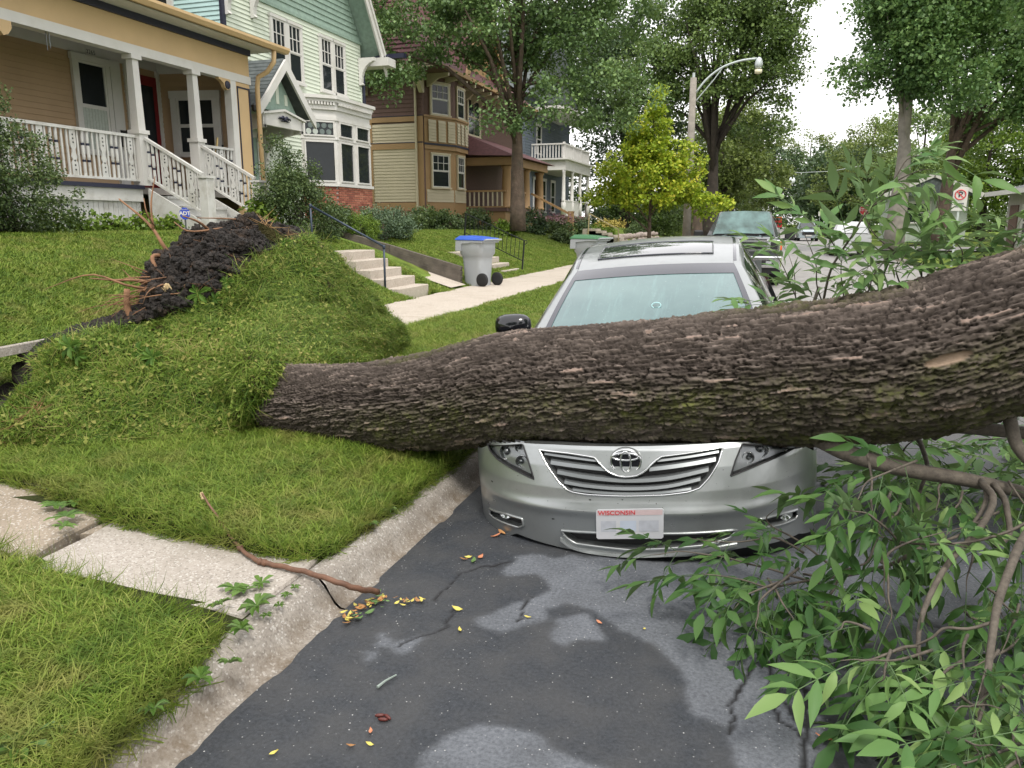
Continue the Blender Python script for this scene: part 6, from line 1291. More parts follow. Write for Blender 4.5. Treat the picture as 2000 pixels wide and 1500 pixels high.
for (x, y) in ((-12.88, 49.83), (-12.43, 49.83), (-12.88, 50.27), (-12.43, 50.27)): MB().box(x - .02, x + .02, y - .02, y + .02, 2.0, 2.4).build('leg', M['black'], chr_)
# ---------------------------------------------------------------- right hand houses
h5 = empty('grey_bungalow', (10, 34, .4), 'grey bungalow with a low roof half hidden at the right edge', 'house')
q = P_(1948, 445, 9.4)
hx0, hy0 = 9.5, onX(1965, 430, 9.5).y
MB().box(hx0, hx0 + 9, hy0 - 7, hy0, .2, 2.75).build('wall', mat('pale_grey_wall', (.38, .37, .34), .7), h5); MB().hexa([(hx0 - .7, hy0 - 8, 2.75), (hx0 + 10, hy0 - 8, 2.75), (hx0 + 10, hy0 + .7, 2.75), (hx0 - .7, hy0 + .7, 2.75), (hx0 + 3.5, hy0 - 4, 4.2), (hx0 + 6, hy0 - 4, 4.2), (hx0 + 6, hy0 - 3, 4.2), (hx0 + 3.5, hy0 - 3, 4.2)]).build('roof', mat('pale_roof', (.28, .28, .28), .8, 0, .2), h5)
MB().box(hx0 - .75, hx0 - .7, hy0 - 8, hy0 + .7, 2.68, 2.86).build('fascia', M['white'], h5)
window(h5, (hx0, hy0 - 4, 0), YA, -XA, (0, 1.6), (1.0, 2.2), (1, 1), (1, 1), .1, off=.0); MB().box(hx0 - .04, hx0, hy0 - 1.6, hy0 - .5, .3, 2.3).build('door', M['brown'], h5)
h6 = empty('pale_house', (22, 66, .5), 'distant pale house with a shallow gable between the right hand trunks', 'house')
h6c = Vector((9.6, 66, .6)); MB().box(h6c.x - 1, h6c.x + 4, 64, 70, .2, 3.6).build('wall', mat('pale_green_wall', (.42, .47, .42), .7), h6); MB().prism([(h6c.x - 1.6, 3.5), (h6c.x + 4.6, 3.5), (h6c.x + 1.5, 4.9)], (0, 63.2, 0), XA, ZA, YA, 8).build('roof', M['slate'], h6)
MB().bar((h6c.x - 1.7, 63.15, 3.5), (h6c.x + 1.5, 63.15, 4.95), .1, .3).bar((h6c.x + 4.7, 63.15, 3.5), (h6c.x + 1.5, 63.15, 4.95), .1, .3).build('rake_board', M['white'], h6)
window(h6, (h6c.x, 64, 0), XA, -YA, (0, 1.5), (1.6, 3.0), (1, 1), (1, 1), .12, off=.0)
# ================================================ handrails, bins, lamp, signs
hr = empty('handrail', (-6.8, 13.15, .3), 'dark blue pipe handrail on two posts beside the five concrete steps', 'handrail')
MB().tube([(-6.8, 13.12, .2), (-6.8, 13.12, 1.17)], .021, 10).build('post', M['iron'], hr, True); MB().tube([(-8.33, 13.12, 1.0), (-8.33, 13.12, 1.93)], .021, 10).build('post', M['iron'], hr, True)
MB().tube([(-8.33, 13.12, 1.92), (-6.8, 13.12, 1.165)], .021, 10).build('rail', M['iron'], hr, True)
for x, z in ((-6.8, 1.17), (-8.33, 1.93)): MB().lathe((x, 13.12, z - .03), [(.026, -.02), (.03, 0), (.03, .04), (.018, .055)], 10).build('fitting', M['iron'], hr, True)
def onYp(px, py, Y): return onY(px, py, Y)
y_ = 19.4; a = onY(1020, 515, y_); b_ = onY(1024, 470, y_); c = onY(905, 455, y_); d = onY(910, 417, y_)
br_ = empty('handrail', (a.x, y_, .4), 'black iron railing with thin balusters behind the blue lidded bin', 'handrail')
MB().bar(a - ZA * .15, b_, .035).build('post', M['blackiron'], br_); MB().bar(c - ZA * .5, d, .035).build('post', M['blackiron'], br_); MB().bar(b_, d, .035, .02).build('rail', M['blackiron'], br_)
lo0 = a + ZA * .08; lo1 = Vector((d.x, y_, a.z + .08 + (d.z - b_.z))); MB().bar(lo0, lo1, .02).build('rail', M['blackiron'], br_)
for k in range(1, 14): f0 = k / 14; MB().bar(lo0.lerp(lo1, f0), b_.lerp(d, f0), .012).build('baluster', M['blackiron'], br_)
MB().tube([b_ + Vector((0, 0, 0)), b_ + Vector((.07, 0, -.0)), b_ + Vector((.08, 0, -.06)), b_ + Vector((.02, 0, -.10))], .010, 6).build('scroll', M['blackiron'], br_)
M['cream_iron'] = mat('cream_iron', (.5, .42, .24), .5)
Y4 = 37.; a = onY(1208, 468, Y4); b_ = onY(1208, 448, Y4); c = onY(1149, 447, Y4); d = onY(1151, 417, Y4)
yr = empty('handrail', (a.x, Y4, .6), 'cream painted handrail beside the far garden steps and stone wall', 'handrail')
MB().bar(a - ZA * .3, b_, .045).bar(c - ZA * .3, d, .045).build('post', M['cream_iron'], yr); MB().bar(b_, d, .045).build('rail', M['cream_iron'], yr)
st3 = empty('garden_steps', (a.x, Y4, .3), 'far concrete steps beside the cream handrail', 'steps')
for k in range(5): f0 = k / 5; q = a.lerp(c, f0); MB().box(q.x - .6, q.x + .05, Y4 + .1, Y4 + 1.3, q.z - .5, q.z + .1).build('step', M['side_concrete'], st3)
# bins
M['bin_grey'] = mat('bin_grey', (.36, .38, .40), .5, 0, .04, 3, .1); M['bin_blue'] = mat('bin_blue', (.03, .10, .48), .45, 0, .05, 3, .1); M['bin_green'] = mat('bin_green', (.05, .16, .07), .45, 0, .05, 3, .1); M['bin_print'] = mat('bin_print', (.62, .66, .68), .5)
def wheelie(loc, lid, label, rot):
    r = empty('wheeled_bin', loc, label, 'bin', 'wheeled bins on the pavement', (0, 0, rot), True)
    W, D = .37, .40; sec = [(0, .74, .70), (.55, .82, .80), (.66, .86, .84), (.72, .97, .97), (.95, .99, 1.0), (1.0, 1.0, 1.0)]
    V = []; n = 28
    for (z, a_, b2) in sec:
        for k in range(n):
            t_ = 2 * PI * k / n; c_, s_ = math.cos(t_), math.sin(t_); V.append((math.copysign(abs(c_) ** .35, c_) * W * a_ * .80, math.copysign(abs(s_) ** .35, s_) * D * b2 * .86, z * 1.0))
    np_mesh('tub', V, gridF(len(sec), n, True), M['bin_grey'], r, True)
    MB().prism([(-W * .85, 0), (W * .85, 0), (W * .85, .06), (-W * .85, .06)], (0, -D * .93, .96), XA, ZA, YA, D * 1.86).build('rim', M['bin_grey'], r, bevel=.012)
    MB().prism([(D * .95, 0), (D * .98, -.22), (D * .60, -.22), (D * .55, -.06), (-D * .1, -.04), (-D * .1, 0)], (-W * .86, 0, 1.0), YA, ZA, XA, W * 1.72).build('apron', M['bin_grey'], r)
    l = MB(); l.add([(-W * .88, -D * .98, 1.02), (W * .88, -D * .98, 1.02), (W * .88, D * 1.0, 1.02), (-W * .88, D * 1.0, 1.02), (-W * .8, -D * .92, 1.06), (W * .8, -D * .92, 1.06), (W * .66, -.02, 1.10), (-W * .66, -.02, 1.10), (-W * .7, D * .75, 1.115), (W * .7, D * .75, 1.115), (W * .85, D * .97, 1.05), (-W * .85, D * .97, 1.05)],
        [(0, 3, 2, 1), (0, 1, 5, 4), (4, 5, 6, 7), (7, 6, 9, 8), (8, 9, 10, 11), (11, 10, 2, 3), (1, 2, 10, 5), (5, 10, 9, 6), (0, 4, 11, 3), (4, 7, 8, 11)]).build('lid', lid, r)
    MB().tube([(-W * .8, -D * 1.12, 1.03), (W * .8, -D * 1.12, 1.03)], .018, 8).bar((-W * .7, -D * .95, 1.0), (-W * .7, -D * 1.12, 1.03), .03).bar((W * .7, -D * .95, 1.0), (W * .7, -D * 1.12, 1.03), .03).build('handle', M['bin_grey'], r)
    for s in (-1, 1):
        wv = MB().lathe((s * W * .74, -D * .86, .15), [(.06, -.03), (.135, -.035), (.15, -.025), (.15, .025), (.135, .035), (.06, .03)], 22, ax=(1, 0, 0)).build('wheel', M['rubber'], r, True)
        MB().lathe((s * W * .74, -D * .86, .15), [(.06, -.028), (.05, .0), (.06, .028)], 14, ax=(1, 0, 0)).build('hub', M['black'], wv, True)
    MB().box(-W * .28, W * .28, D * .74, D * .78, .32, .60).build('recess_panel', mat('bin_dark', (.13, .13, .14), .6), r)
    # stamped capitol and letters on the side facing the camera
    g = MB(); x_ = W * .80 + .003
    for (pa, pb_) in (((-.05, .80), (-.05, .93)), ((.03, .80), (.03, .93)), ((-.05, .93), (.03, .93)), ((-.01, .86), (-.01, .90)), ((-.17, .78), (-.06, .79)), ((.04, .84), (.15, .87)), ((.05, .81), (.12, .85))): g.bar((x_, pa[0], pa[1]), (x_, pb_[0], pb_[1]), .004, .012, up=(1, 0, 0))
    g.build('stamp', M['bin_print'], r)
    return r
wheelie(onZ(932, 558, .20) + Vector((-.02, .1, .0)), M['bin_blue'], 'grey wheeled bin with a blue lid standing on the pavement', R(72))
wheelie(onZ(1152, 548, .20), M['bin_green'], 'grey wheeled bin with a green lid half hidden by the silver car', R(68))
# street lamp
M['pole_wood'] = mat('weathered_pole', (.24, .22, .19), .9, 0, .2, 4, .4); M['alu'] = mat('aluminium', (.50, .55, .55), .45, .3, .04, 5, .05)
LY_ = 44.; pb0 = Vector((onY(1348, 300, LY_).x, LY_, .1)); pt = onY(1356, 152, LY_)
sl2 = empty('street_lamp', pb0, 'tall wooden pole with a long curved lamp arm reaching over the street', 'street lamp')
MB().tube([pb0, (pb0.x, LY_, pt.z)], [.24, .17], 14).build('pole', M['pole_wood'], sl2, True); MB().tube([(pb0.x, LY_, pt.z), (pb0.x, LY_, pt.z + .25)], .07, 8).build('cap', M['alu'], sl2)
ap = [onY(1358, 182, LY_), onY(1380, 155, LY_), onY(1410, 132, LY_), onY(1445, 119, LY_), onY(1478, 114, LY_)]; MB().tube([tuple(v) for v in cr_spline([tuple(v) for v in ap], 16)], .055, 8).build('arm', M['alu'], sl2, True)
MB().tube([onY(1360, 196, LY_), onY(1395, 155, LY_), onY(1412, 131, LY_)], .03, 6).build('brace', M['alu'], sl2)
hd = onY(1482, 124, LY_); lh = MB().lathe(hd, [(.16, -.24), (.20, -.05), (.18, .10), (.13, .24), (.06, .3)], 12).build('lamp_head', M['alu'], sl2, True); MB().lathe(hd + ZA * -.3, [(.04, -.22), (.17, -.18), (.19, 0)], 12).build('lamp_glass', mat('lamp_glass', (.75, .70, .50), .3), lh, True)
gl_ = onY(1547, 352, 95.); lg = empty('street_lamp', (gl_.x + 2, 95, 0), 'distant hanging globe lamp on a cable over the street', 'street lamp')
MB().lathe(gl_ - ZA * .4, [(.05, 0), (.30, .15), (.36, .4), (.25, .65), (.1, .75)], 12).build('globe', mat('lamp_globe', (.75, .8, .82), .3), lg, True); MB().tube([gl_ + ZA * .3, gl_ + Vector((.3, 0, .8)), gl_ + Vector((4, 0, .9)), gl_ + Vector((7, 0, 1.4))], .022, 5).build('cable', M['alu'], lg)
# signs
def sign_post(base, top, w_, h_, label, kind):
    d_ = Vector((0, 0, CAMH)) - top; d_.z = 0; d_.normalize(); s = -d_.cross(ZA); o = empty('street_sign', base, label, 'sign'); up = (top - base).normalized()
    MB().bar(base, top, .06, .04).build('post', M['alu'], o); c_ = top - up * h_ / 2 + d_ * .04
    p_ = MB().prism([(-w_ / 2, -h_ / 2), (w_ / 2, -h_ / 2), (w_ / 2, h_ / 2), (-w_ / 2, h_ / 2)], c_, s, up, -d_, .01).build('panel', M['white'], o)
    return o, c_, s, up, d_, p_
bs = onX(1862, 485, 5.9); tp = onX(1878, 365, 5.9)
o, c_, s, up, d_, p_ = sign_post(bs - ZA * .6, tp, .42, .76, 'tilted no parking sign on a pale post at the right kerb', 0)
cc = c_ + up * .13 + d_ * .006; MB().tube([cc + s * .15 * math.cos(a) + up * .15 * math.sin(a) for a in np.linspace(0, 2 * PI, 21)], .018, 5, cap=False).bar(cc - s * .10 + up * .10, cc + s * .10 - up * .10, .03, .01, up=d_).build('no_symbol', M['red_ink'], o)
text('P', .24, cc - d_ * .002, s, up, M['navy'], o, bold=.006)
MB().bar(c_ - up * .15 - s * .13 + d_ * .004, c_ - up * .15 + s * .13 + d_ * .004, .05, .006, up=d_).bar(c_ - up * .24 - s * .13 + d_ * .004, c_ - up * .24 + s * .13 + d_ * .004, .04, .006, up=d_).build('small_print', M['smoke'], o)
ts = onX(1602, 413, 5.7); sign_post(Vector((5.7, ts.y, .0)), ts, .35, .5, 'small distant white sign on a post past the white suv', 0)
q = onX(1689, 410, 6.1); sp = empty('stop_sign', (6.1, q.y, .1), 'small red octagonal STOP sign at the right kerb ahead', 'sign'); d_ = Vector((0, -1, 0)); q = q + ZA * 0
MB().bar((6.1, q.y + .05, .1), (6.1, q.y + .05, q.z + .3), .07).build('post', M['alu'], sp); M['sign_red'] = mat('sign_red', (.50, .03, .04), .4)
MB().prism([(.36 * math.cos(PI / 8 + k * PI / 4), .36 * math.sin(PI / 8 + k * PI / 4)) for k in range(8)], q + Vector((0, .02, 0)), XA, ZA, YA, .01).build('border', M['white'], sp)
MB().prism([(.33 * math.cos(PI / 8 + k * PI / 4), .33 * math.sin(PI / 8 + k * PI / 4)) for k in range(8)], q, XA, ZA, YA, .012).build('panel', M['sign_red'], sp); text('STOP', .27, q - Vector((0, .004, 0)), XA, ZA, M['white'], sp, bold=.004)
sgn = onX(1388, 412, -3.3)
# ================================================ vehicles beyond
def vehicle(loc, rot, label, cat, prof, W, paint, glassf, wheels, extras=None, grp=None):
    """prof: list of (y, z_top, half width at top) along the length from the front; body below belt"""
    r = empty('parked_car' if cat != 'pickup' else 'pickup_truck', loc, label, cat, grp, (0, 0, rot), True)
    body, cab, zb, belt_, L = prof['body'], prof['cab'], prof['zb'], prof['belt'], prof['L']
    NN = 40; P = []
    for i in range(NN + 1):
        y = L * i / NN; zt = float(np.interp(y, *body)); row = []
        pin = 1 - .10 * (1 - sstep(0, .5, np.array(y)).item()) - .06 * sstep(L - .4, L, np.array(y)).item()
        for (f_, g) in ((-1, 0), (-1, .3), (-1.01, .6), (-.985, .9), (-.93, 1.), (-.6, 1.03), (0, 1.04), (.6, 1.03), (.93, 1.), (.985, .9), (1.01, .6), (1, .3), (1, 0)): row.append(Vector((f_ * W * pin, y, zb + (zt - zb) * g)))
        P.append(row)
    def kp_(i, j):
        q_ = (P[i][j] + P[i + 1][j + 1]) / 2; return not (abs(q_.x) > W * .8 and any((q_.y - wy) ** 2 + (q_.z - wr) ** 2 < (wr + .05) ** 2 for wy, wr in wheels))
    mb = MB().grid(P, 0, kp_); mb.add(P[0], [list(range(len(P[0])))]); mb.add(P[-1], [list(range(len(P[0])))]); mb.build('body', paint, r, True)
    MB().box(-W * .88, W * .88, .1, L - .1, zb - .02, zb + .35).build('underbody', M['black'], r)
    ys, zs_, ws = cab; K = MB(); Gs = []
    for (y, z, wt) in zip(ys, zs_, ws): Gs.append([Vector((-W * .97, y, float(np.interp(y, *body)) - .02)), Vector((-wt, y, z - .03)), Vector((-wt * .9, y, z)), Vector((0, y, z + .02)), Vector((wt * .9, y, z)), Vector((wt, y, z - .03)), Vector((W * .97, y, float(np.interp(y, *body)) - .02))])
    K.grid(Gs).build('cabin', paint, r, True)
    a, b2 = Gs[0], Gs[1]
    def quad(name, A_, B_, C_, D_, mt, in_=.08, off=(0, -.012, .008)):
        c4 = (A_ + B_ + C_ + D_) / 4; off = Vector(off); return MB().add([p + (c4 - p) * in_ + off for p in (A_, B_, C_, D_)], [(0, 1, 2, 3)]).build(name, mt, r)
    c4_ = (Gs[0][3] + Gs[1][3]) / 2; MB().grid([[p + (c4_ - p) * .07 + Vector((0, -.03, .02)) for p in Gs[i][1:6]] for i in (0, 1)]).build('windscreen', glassf, r)
    for s, (i0, i1) in ((-1, (0, 1)), (1, (6, 5))):
        quad('side_window', Gs[1][i0], Gs[1][i1], Gs[2][i1], Gs[2][i0], M['tint'], .14, (s * .03, 0, 0))
    quad('rear_window', Gs[-1][1], Gs[-1][5], Gs[-2][5], Gs[-2][1], M['tint'], .1, (0, .02, .01))
    for wy, wr in wheels:
        for s in (-1, 1):
            wl = MB().lathe((s * (W - .13), wy, wr), [(wr * .6, -.12), (wr * .92, -.13), (wr, -.10), (wr, .10), (wr * .92, .13), (wr * .6, .12)], 22, ax=(1, 0, 0)).build('wheel', M['rubber'], r, True); MB().lathe((s * (W - .03), wy, wr), [(wr * .6, -.02), (wr * .55, .01), (.05, .02)], 16, ax=(s, 0, 0)).build('rim', M['slat'], wl, True)
    if extras: extras(r, W, L)
    return r
M['grey_paint'] = mat('dark_grey_paint', (.10, .105, .11), .28, .6, .04, 3, 0, coat=.9); M['white_paint'] = mat('white_paint', (.72, .73, .74), .3, 0, .03, 3, 0, coat=.8); M['paleblue_paint'] = mat('pale_blue_paint', (.42, .50, .55), .3, .4, .03, 3, 0, coat=.8)
M['screen2'] = glassm('truck_windscreen', (.10, .19, .18), .05, .5, 0, (.02, .055, .045)); M['amber'] = mat('amber_lamp', (.60, .10, .03), .25); M['lampw'] = mat('lamp_white', (.62, .65, .68), .15, .6, .05, 9, 0)  # second colour paints dark reflections into the truck glass
def pickup_extras(r, W, L):
    ch_ = M['chrome']; g = MB().box(-.62, .62, -.06, -.0, .88, 1.20).build('grille', M['black'], r)
    for z in (.92, 1.04, 1.15): MB().box(-.62, .62, -.10, -.05, z - .028, z + .028).build('grille_bar', ch_, g)
    for s in (-1, 1):
        h = MB().box(s * .78 - .17, s * .78 + .17, -.07, .1, .90, 1.18).build('headlamp', ch_, r, bevel=.02); MB().box(s * .80 - .09, s * .80 + .09, -.085, -.06, .95, 1.13).build('lamp_glass', M['black'], h, bevel=.01); MB().box(s * .68 - .035, s * .68 + .035, -.085, -.06, .95, 1.13).build('lamp_glass', M['lampw'], h)
        MB().box(s * .955 - .04, s * .955 + .04, -.03, .22, .93, 1.14).build('indicator', M['amber'], r, bevel=.01)
        b1 = MB().box(s * .62 - .38, s * .62 + .38, -.22, .02, .50, .78).build('bumper', ch_, r, bevel=.03); MB().box(s * .68 - .15, s * .68 + .15, -.235, -.20, .57, .69).build('fog_recess', M['black'], b1, bevel=.01); MB().box(s * .70 - .07, s * .70 + .07, -.242, -.23, .60, .66).build('fog_lamp', M['lampw'], b1)
        m1 = MB().box(s * 1.20 - .13, s * 1.20 + .13, 1.62, 1.76, 1.14, 1.40).build('wing_mirror', M['black'], r, bevel=.04); MB().bar((s * .96, 1.72, 1.16), (s * 1.12, 1.69, 1.17), .07, .05).build('mirror_arm', M['black'], m1)
    MB().box(-.95, .95, -.10, .2, .34, .50).build('valance', M['black'], r); MB().box(-.3, .3, -.20, .0, .52, .70).build('number_plate_holder', M['black'], r)
    for s, x in ((-1, -.42), (1, .28)): MB().bar((x - .38, 1.42, 1.26), (x + .30, 1.44, 1.315), .025, .02).build('wiper', M['black'], r)
    MB().tube([(-.5, .25, 1.24), (-.42, 1.3, 1.26)], .03, 6).tube([(.5, .25, 1.24), (.42, 1.3, 1.26)], .03, 6).build('bonnet_ridge', M['grey_paint'], r)
pk = onZ(1434, 548, 0)
vehicle((-.62, 20.6, 0), 0, 'dark grey pickup truck parked behind the crushed silver car', 'pickup', dict(body=([0, .12, .4, 1.45, 1.5, 4.0, 4.05, 5.8], [1.10, 1.20, 1.225, 1.24, 1.24, 1.24, 1.36, 1.36]), cab=([1.45, 2.15, 3.7, 4.0], [1.26, 1.90, 1.92, 1.30], [.86, .70, .70, .85]), zb=.42, belt=1.24, L=5.8), 1.0, M['grey_paint'], M['screen2'], [(.95, .40), (4.6, .40)], pickup_extras)
def suv_extras(r, W, L):
    for s in (-1, 1): MB().box(s * .74 - .16, s * .74 + .16, -.03, .1, .72, .86).build('headlamp', M['lampw'], r); MB().box(s * (W + .08) - .08, s * (W + .08) + .08, 1.3, 1.4, 1.0, 1.15).build('wing_mirror', M['black'], r)
    MB().box(-.55, .55, -.04, .02, .55, .80).build('grille', M['black'], r); MB().box(-.26, .26, -.06, -.03, .42, .54).build('number_plate', M['white'], r)
suvp = dict(body=([0, .2, 1.2, 2.6, 4.5], [.80, .95, 1.02, 1.05, 1.05]), cab=([1.2, 1.9, 3.8, 4.45], [1.04, 1.62, 1.64, 1.1], [.80, .62, .62, .75]), zb=.28, belt=1., L=4.6)
q = onX(1655, 492, 3.9); vehicle((3.9, q.y + 3.0, 0), PI, 'white suv with dark rear glass parked at the right kerb', 'car', suvp, .92, M['white_paint'], M['tint'], [(.85, .36), (3.65, .36)], suv_extras)
q = onX(1562, 466, 3.3); vehicle((3.5, 74., 0), R(4), 'pale blue car parked far up the street on the right', 'car', suvp, .9, M['paleblue_paint'], M['tint'], [(.85, .34), (3.6, .34)], suv_extras)
rt_ = empty('red_truck', (1.2, 150, 0), 'small red and orange truck far away at the end of the street', 'truck')
q = onY(1516, 444, 205.)
MB().box(q.x - 1.3, q.x + 1.3, 205, 209, .5, 2.0).build('body', M['sign_red'], rt_); MB().box(q.x - 1.1, q.x + 1.2, 205.3, 207, 2.0, 3.0).build('cab', mat('orange_paint', (.55, .14, .03), .4), rt_); MB().box(q.x - .9, q.x + .9, 205.2, 205.3, 2.2, 2.8).build('windscreen', M['tint'], rt_)
for s in (-1, 1): MB().lathe((q.x + s * 1.1, 205.8, .5), [(.5, -.15), (.5, .15)], 14, ax=(1, 0, 0)).build('wheel', M['rubber'], rt_)
q = onY(1492, 441, 120.); dc = empty('parked_car', (q.x, 120, 0), 'tiny dark car far up the street behind the pickup', 'car', None, (0, 0, 0)); MB().box(q.x - .9, q.x + .9, 120, 124, .3, .95).build('body', M['grey_paint'], dc, bevel=.1); MB().box(q.x - .75, q.x + .75, 121, 123.4, .95, 1.5).build('cabin', M['tint'], dc, bevel=.1)
# ================================================ vegetation
def shadecol(name, stops, **k): M[name] = leafmat(name, stops, **k)
shadecol('f_ginkgo', [(.25, (.07, .125, .05)), (.5, (.14, .235, .085)), (.8, (.24, .35, .12))], trans=.22, scale=.55, island=.45)
shadecol('f_yellow', [(.2, (.19, .29, .022)), (.5, (.34, .46, .035)), (.70, (.52, .56, .05)), (.92, (.74, .58, .08))], trans=.35, scale=.5, island=.5)
shadecol('f_street', [(.25, (.06, .105, .034)), (.5, (.125, .20, .055)), (.8, (.22, .31, .085))], trans=.22, scale=.35, island=.45)
shadecol('f_olive', [(.25, (.07, .10, .026)), (.5, (.13, .18, .042)), (.8, (.23, .28, .07))], trans=.25, scale=.3, island=.45)
shadecol('f_dark', [(.25, (.030, .060, .030)), (.5, (.062, .11, .046)), (.8, (.12, .18, .07))], trans=.15, scale=.3, island=.4)
shadecol('f_right', [(.25, (.07, .145, .055)), (.5, (.145, .265, .088)), (.8, (.25, .38, .13))], trans=.28, scale=.3, island=.45)
shadecol('f_bush', [(.25, (.035, .065, .026)), (.5, (.08, .13, .045)), (.8, (.17, .23, .08))], trans=.2, scale=1.2, island=.5)
shadecol('f_lime', [(.25, (.07, .13, .015)), (.5, (.13, .22, .025)), (.8, (.22, .31, .04))], trans=.25, scale=1.2, island=.5)
shadecol('f_sage', [(.25, (.06, .10, .06)), (.5, (.11, .17, .10)), (.8, (.19, .26, .14))], trans=.2, scale=1.2, island=.5)
M['trunk_bark'] = mat('tree_bark', (.105, .075, .055), .9, 0, .35, 5, .9, .03, 18, dirt=(.05, .05, .03)); M['dark_bark'] = mat('dark_tree_bark', (.045, .036, .028), .9, 0, .35, 4, .8, .03, 14)
def leaf_cloud(C_, R_, n, size, r, flat=.55, seed=0, droop=0.):
    """n leaves round each centre; rhombic leaves folded on the midrib"""
    K = len(C_); cid = np.repeat(np.arange(K), n); N = K * n
    d = r.normal(size=(N, 3)); d /= np.linalg.norm(d, axis=1)[:, None]; rad_ = r.uniform(0, 1, N) ** .45
    p = C_[cid] + d * (rad_ * R_[cid])[:, None] * np.array([1, 1, flat]); p[:, 2] -= droop * r.uniform(0, 1, N) ** 2 * R_[cid]
    a = r.normal(size=(N, 3)) * .8 + d * .6; a[:, 2] -= .3; a /= np.linalg.norm(a, axis=1)[:, None]; up = r.normal(size=(N, 3)) * .55 + [0, 0, 1]; s = np.cross(a, up); s /= np.linalg.norm(s, axis=1)[:, None] + 1e-9
    L = size * r.uniform(.6, 1.25, N); W = L * .42
    nrm = np.cross(s, a)
    V = np.stack([p, p + a * (L * .5)[:, None] + s * W[:, None] + nrm * (W * .3)[:, None], p + a * L[:, None], p + a * (L * .5)[:, None] - s * W[:, None] + nrm * (W * .3)[:, None]], 1)
    return V.reshape(-1, 3)
def quads(n): b0 = np.arange(n)[:, None] * 4; return b0 + np.array([[0, 1, 2, 3]])
def tree(name, base, H, blobs, label, mt, K, n, size, tr=.3, seed=0, lean=(0, 0), bark='trunk_bark', cl=.7, group=None, flat=.55, droop=.2, fork=.45, limbs=14, cat='tree', trunkpts=None):
    r = np.random.default_rng(seed); base = Vector(base); t_ = empty(name, base, label, cat, group); C_ = []
    tv = sum(b[3] * b[4] * b[5] for b in blobs)
    for (x, y, z, rx, ry, rz) in blobs:
        k = max(3, int(K * (rx * ry * rz) / tv)); d = r.normal(size=(k, 3)); d /= np.linalg.norm(d, axis=1)[:, None]; q_ = d * (r.uniform(.25, 1, k) ** .5)[:, None] * [rx, ry, rz]; C_.append(q_ + [base.x + x, base.y + y, base.z + z])
    C_ = np.concatenate(C_); R_ = cl * r.uniform(.55, 1.25, len(C_))
    V = leaf_cloud(C_, R_, n, size, r, flat, 0, droop); np_mesh('crown', V, quads(len(V) // 4), M[mt], t_, False, kind='stuff')
    top = Vector((base.x + lean[0], base.y + lean[1], base.z + H * .82)); pts = trunkpts or [base, base.lerp(top, .33) + Vector((r.normal() * .05, 0, 0)), base.lerp(top, .66) + Vector((r.normal() * .12, 0, 0)), top]
    pts = [Vector(p) for p in pts]; rr_ = [tr * 1.25] + [tr * (1 - .85 * k / (len(pts) - 1)) for k in range(1, len(pts))]
    MB().tube([tuple(v) for v in cr_spline([tuple(p) for p in pts], 14)], np.interp(np.linspace(0, 1, 14), np.linspace(0, 1, len(pts)), rr_).tolist(), 12).build('trunk', M[bark], t_, True)
    idx = r.choice(len(C_), min(limbs, len(C_)), replace=False)
    for i in idx:
        e = Vector(C_[i]); f_ = r.uniform(fork * .7, .95); s = Vector(cr_spline([tuple(p) for p in pts], 50)[int(f_ * .9 * 49)]); 
        if e.z < s.z - .5: s = Vector(cr_spline([tuple(p) for p in pts], 50)[int(max(.25, f_ * .6) * 49)])
        md = s.lerp(e, .5) + Vector((0, 0, .12 * (e - s).length)); rad0 = max(.02, tr * (1 - f_) * .7)
        MB().tube([s, s.lerp(md, .6), md, e], [rad0, rad0 * .8, rad0 * .6, rad0 * .15], 6).build('limb', M[bark], t_, True)
    return t_
# ginkgo in the garden of the brown house
tree('ginkgo_tree', (-9.0, 28.3, 1.3), 13, [(0, 0, 9.5, 3.6, 3, 3.8), (-3.3, -1.2, 7.2, 2.5, 2, 2.0), (-5.0, -3.0, 5.6, 1.7, 1.6, 1.1), (2.6, .5, 6.3, 2.4, 2, 1.9), (3.2, 1., 4.6, 1.7, 1.5, .9), (.2, -.8, 4.7, 2.2, 1.5, 1.1), (3.3, 1, 8.6, 2.2, 2, 1.6), (-3.4, 0, 10.4, 2.0, 2, 1.6), (-5.6, -2.5, 8.0, 1.6, 1.3, 1.2), (-1.5, -1.5, 7.4, 2.2, 2, 1.6)], 'tall feathery green tree with layered branches in front of the brown house', 'f_ginkgo', 380, 150, .13, .25, 1, limbs=34, cl=.72, flat=.45, droop=.45)
# young yellow green tree
bY = Vector((onX(1268, 470, -4.8).x, onX(1268, 470, -4.8).y, .2)); print('yellow', bY)
tree('yellow_tree', bY, 6.9, [(0, 0, 2.7, 2.35, 2.0, .65), (-.3, 0, 3.6, 1.9, 1.8, .65), (.5, 0, 4.3, 1.3, 1.3, .5), (-.9, 0, 4.4, .9, 1, .5), (1.6, 0, 3.7, .7, .8, .4), (0, 0, 4.7, 1.1, 1.2, .6), (-.1, 0, 5.4, 1.1, 1.0, .7), (0, 0, 6.4, .55, .5, .8), (-1.9, -.3, 2.4, .8, .8, .45), (2.4, 0, 2.1, .9, .8, .45), (1.5, 0, 2.6, 1.1, 1., .5)], 'young yellow green tree on the verge, pointed crown, thin trunk', 'f_yellow', 230, 95, .15, .085, 2, cl=.38, flat=.6, droop=.4, fork=.3, limbs=24)
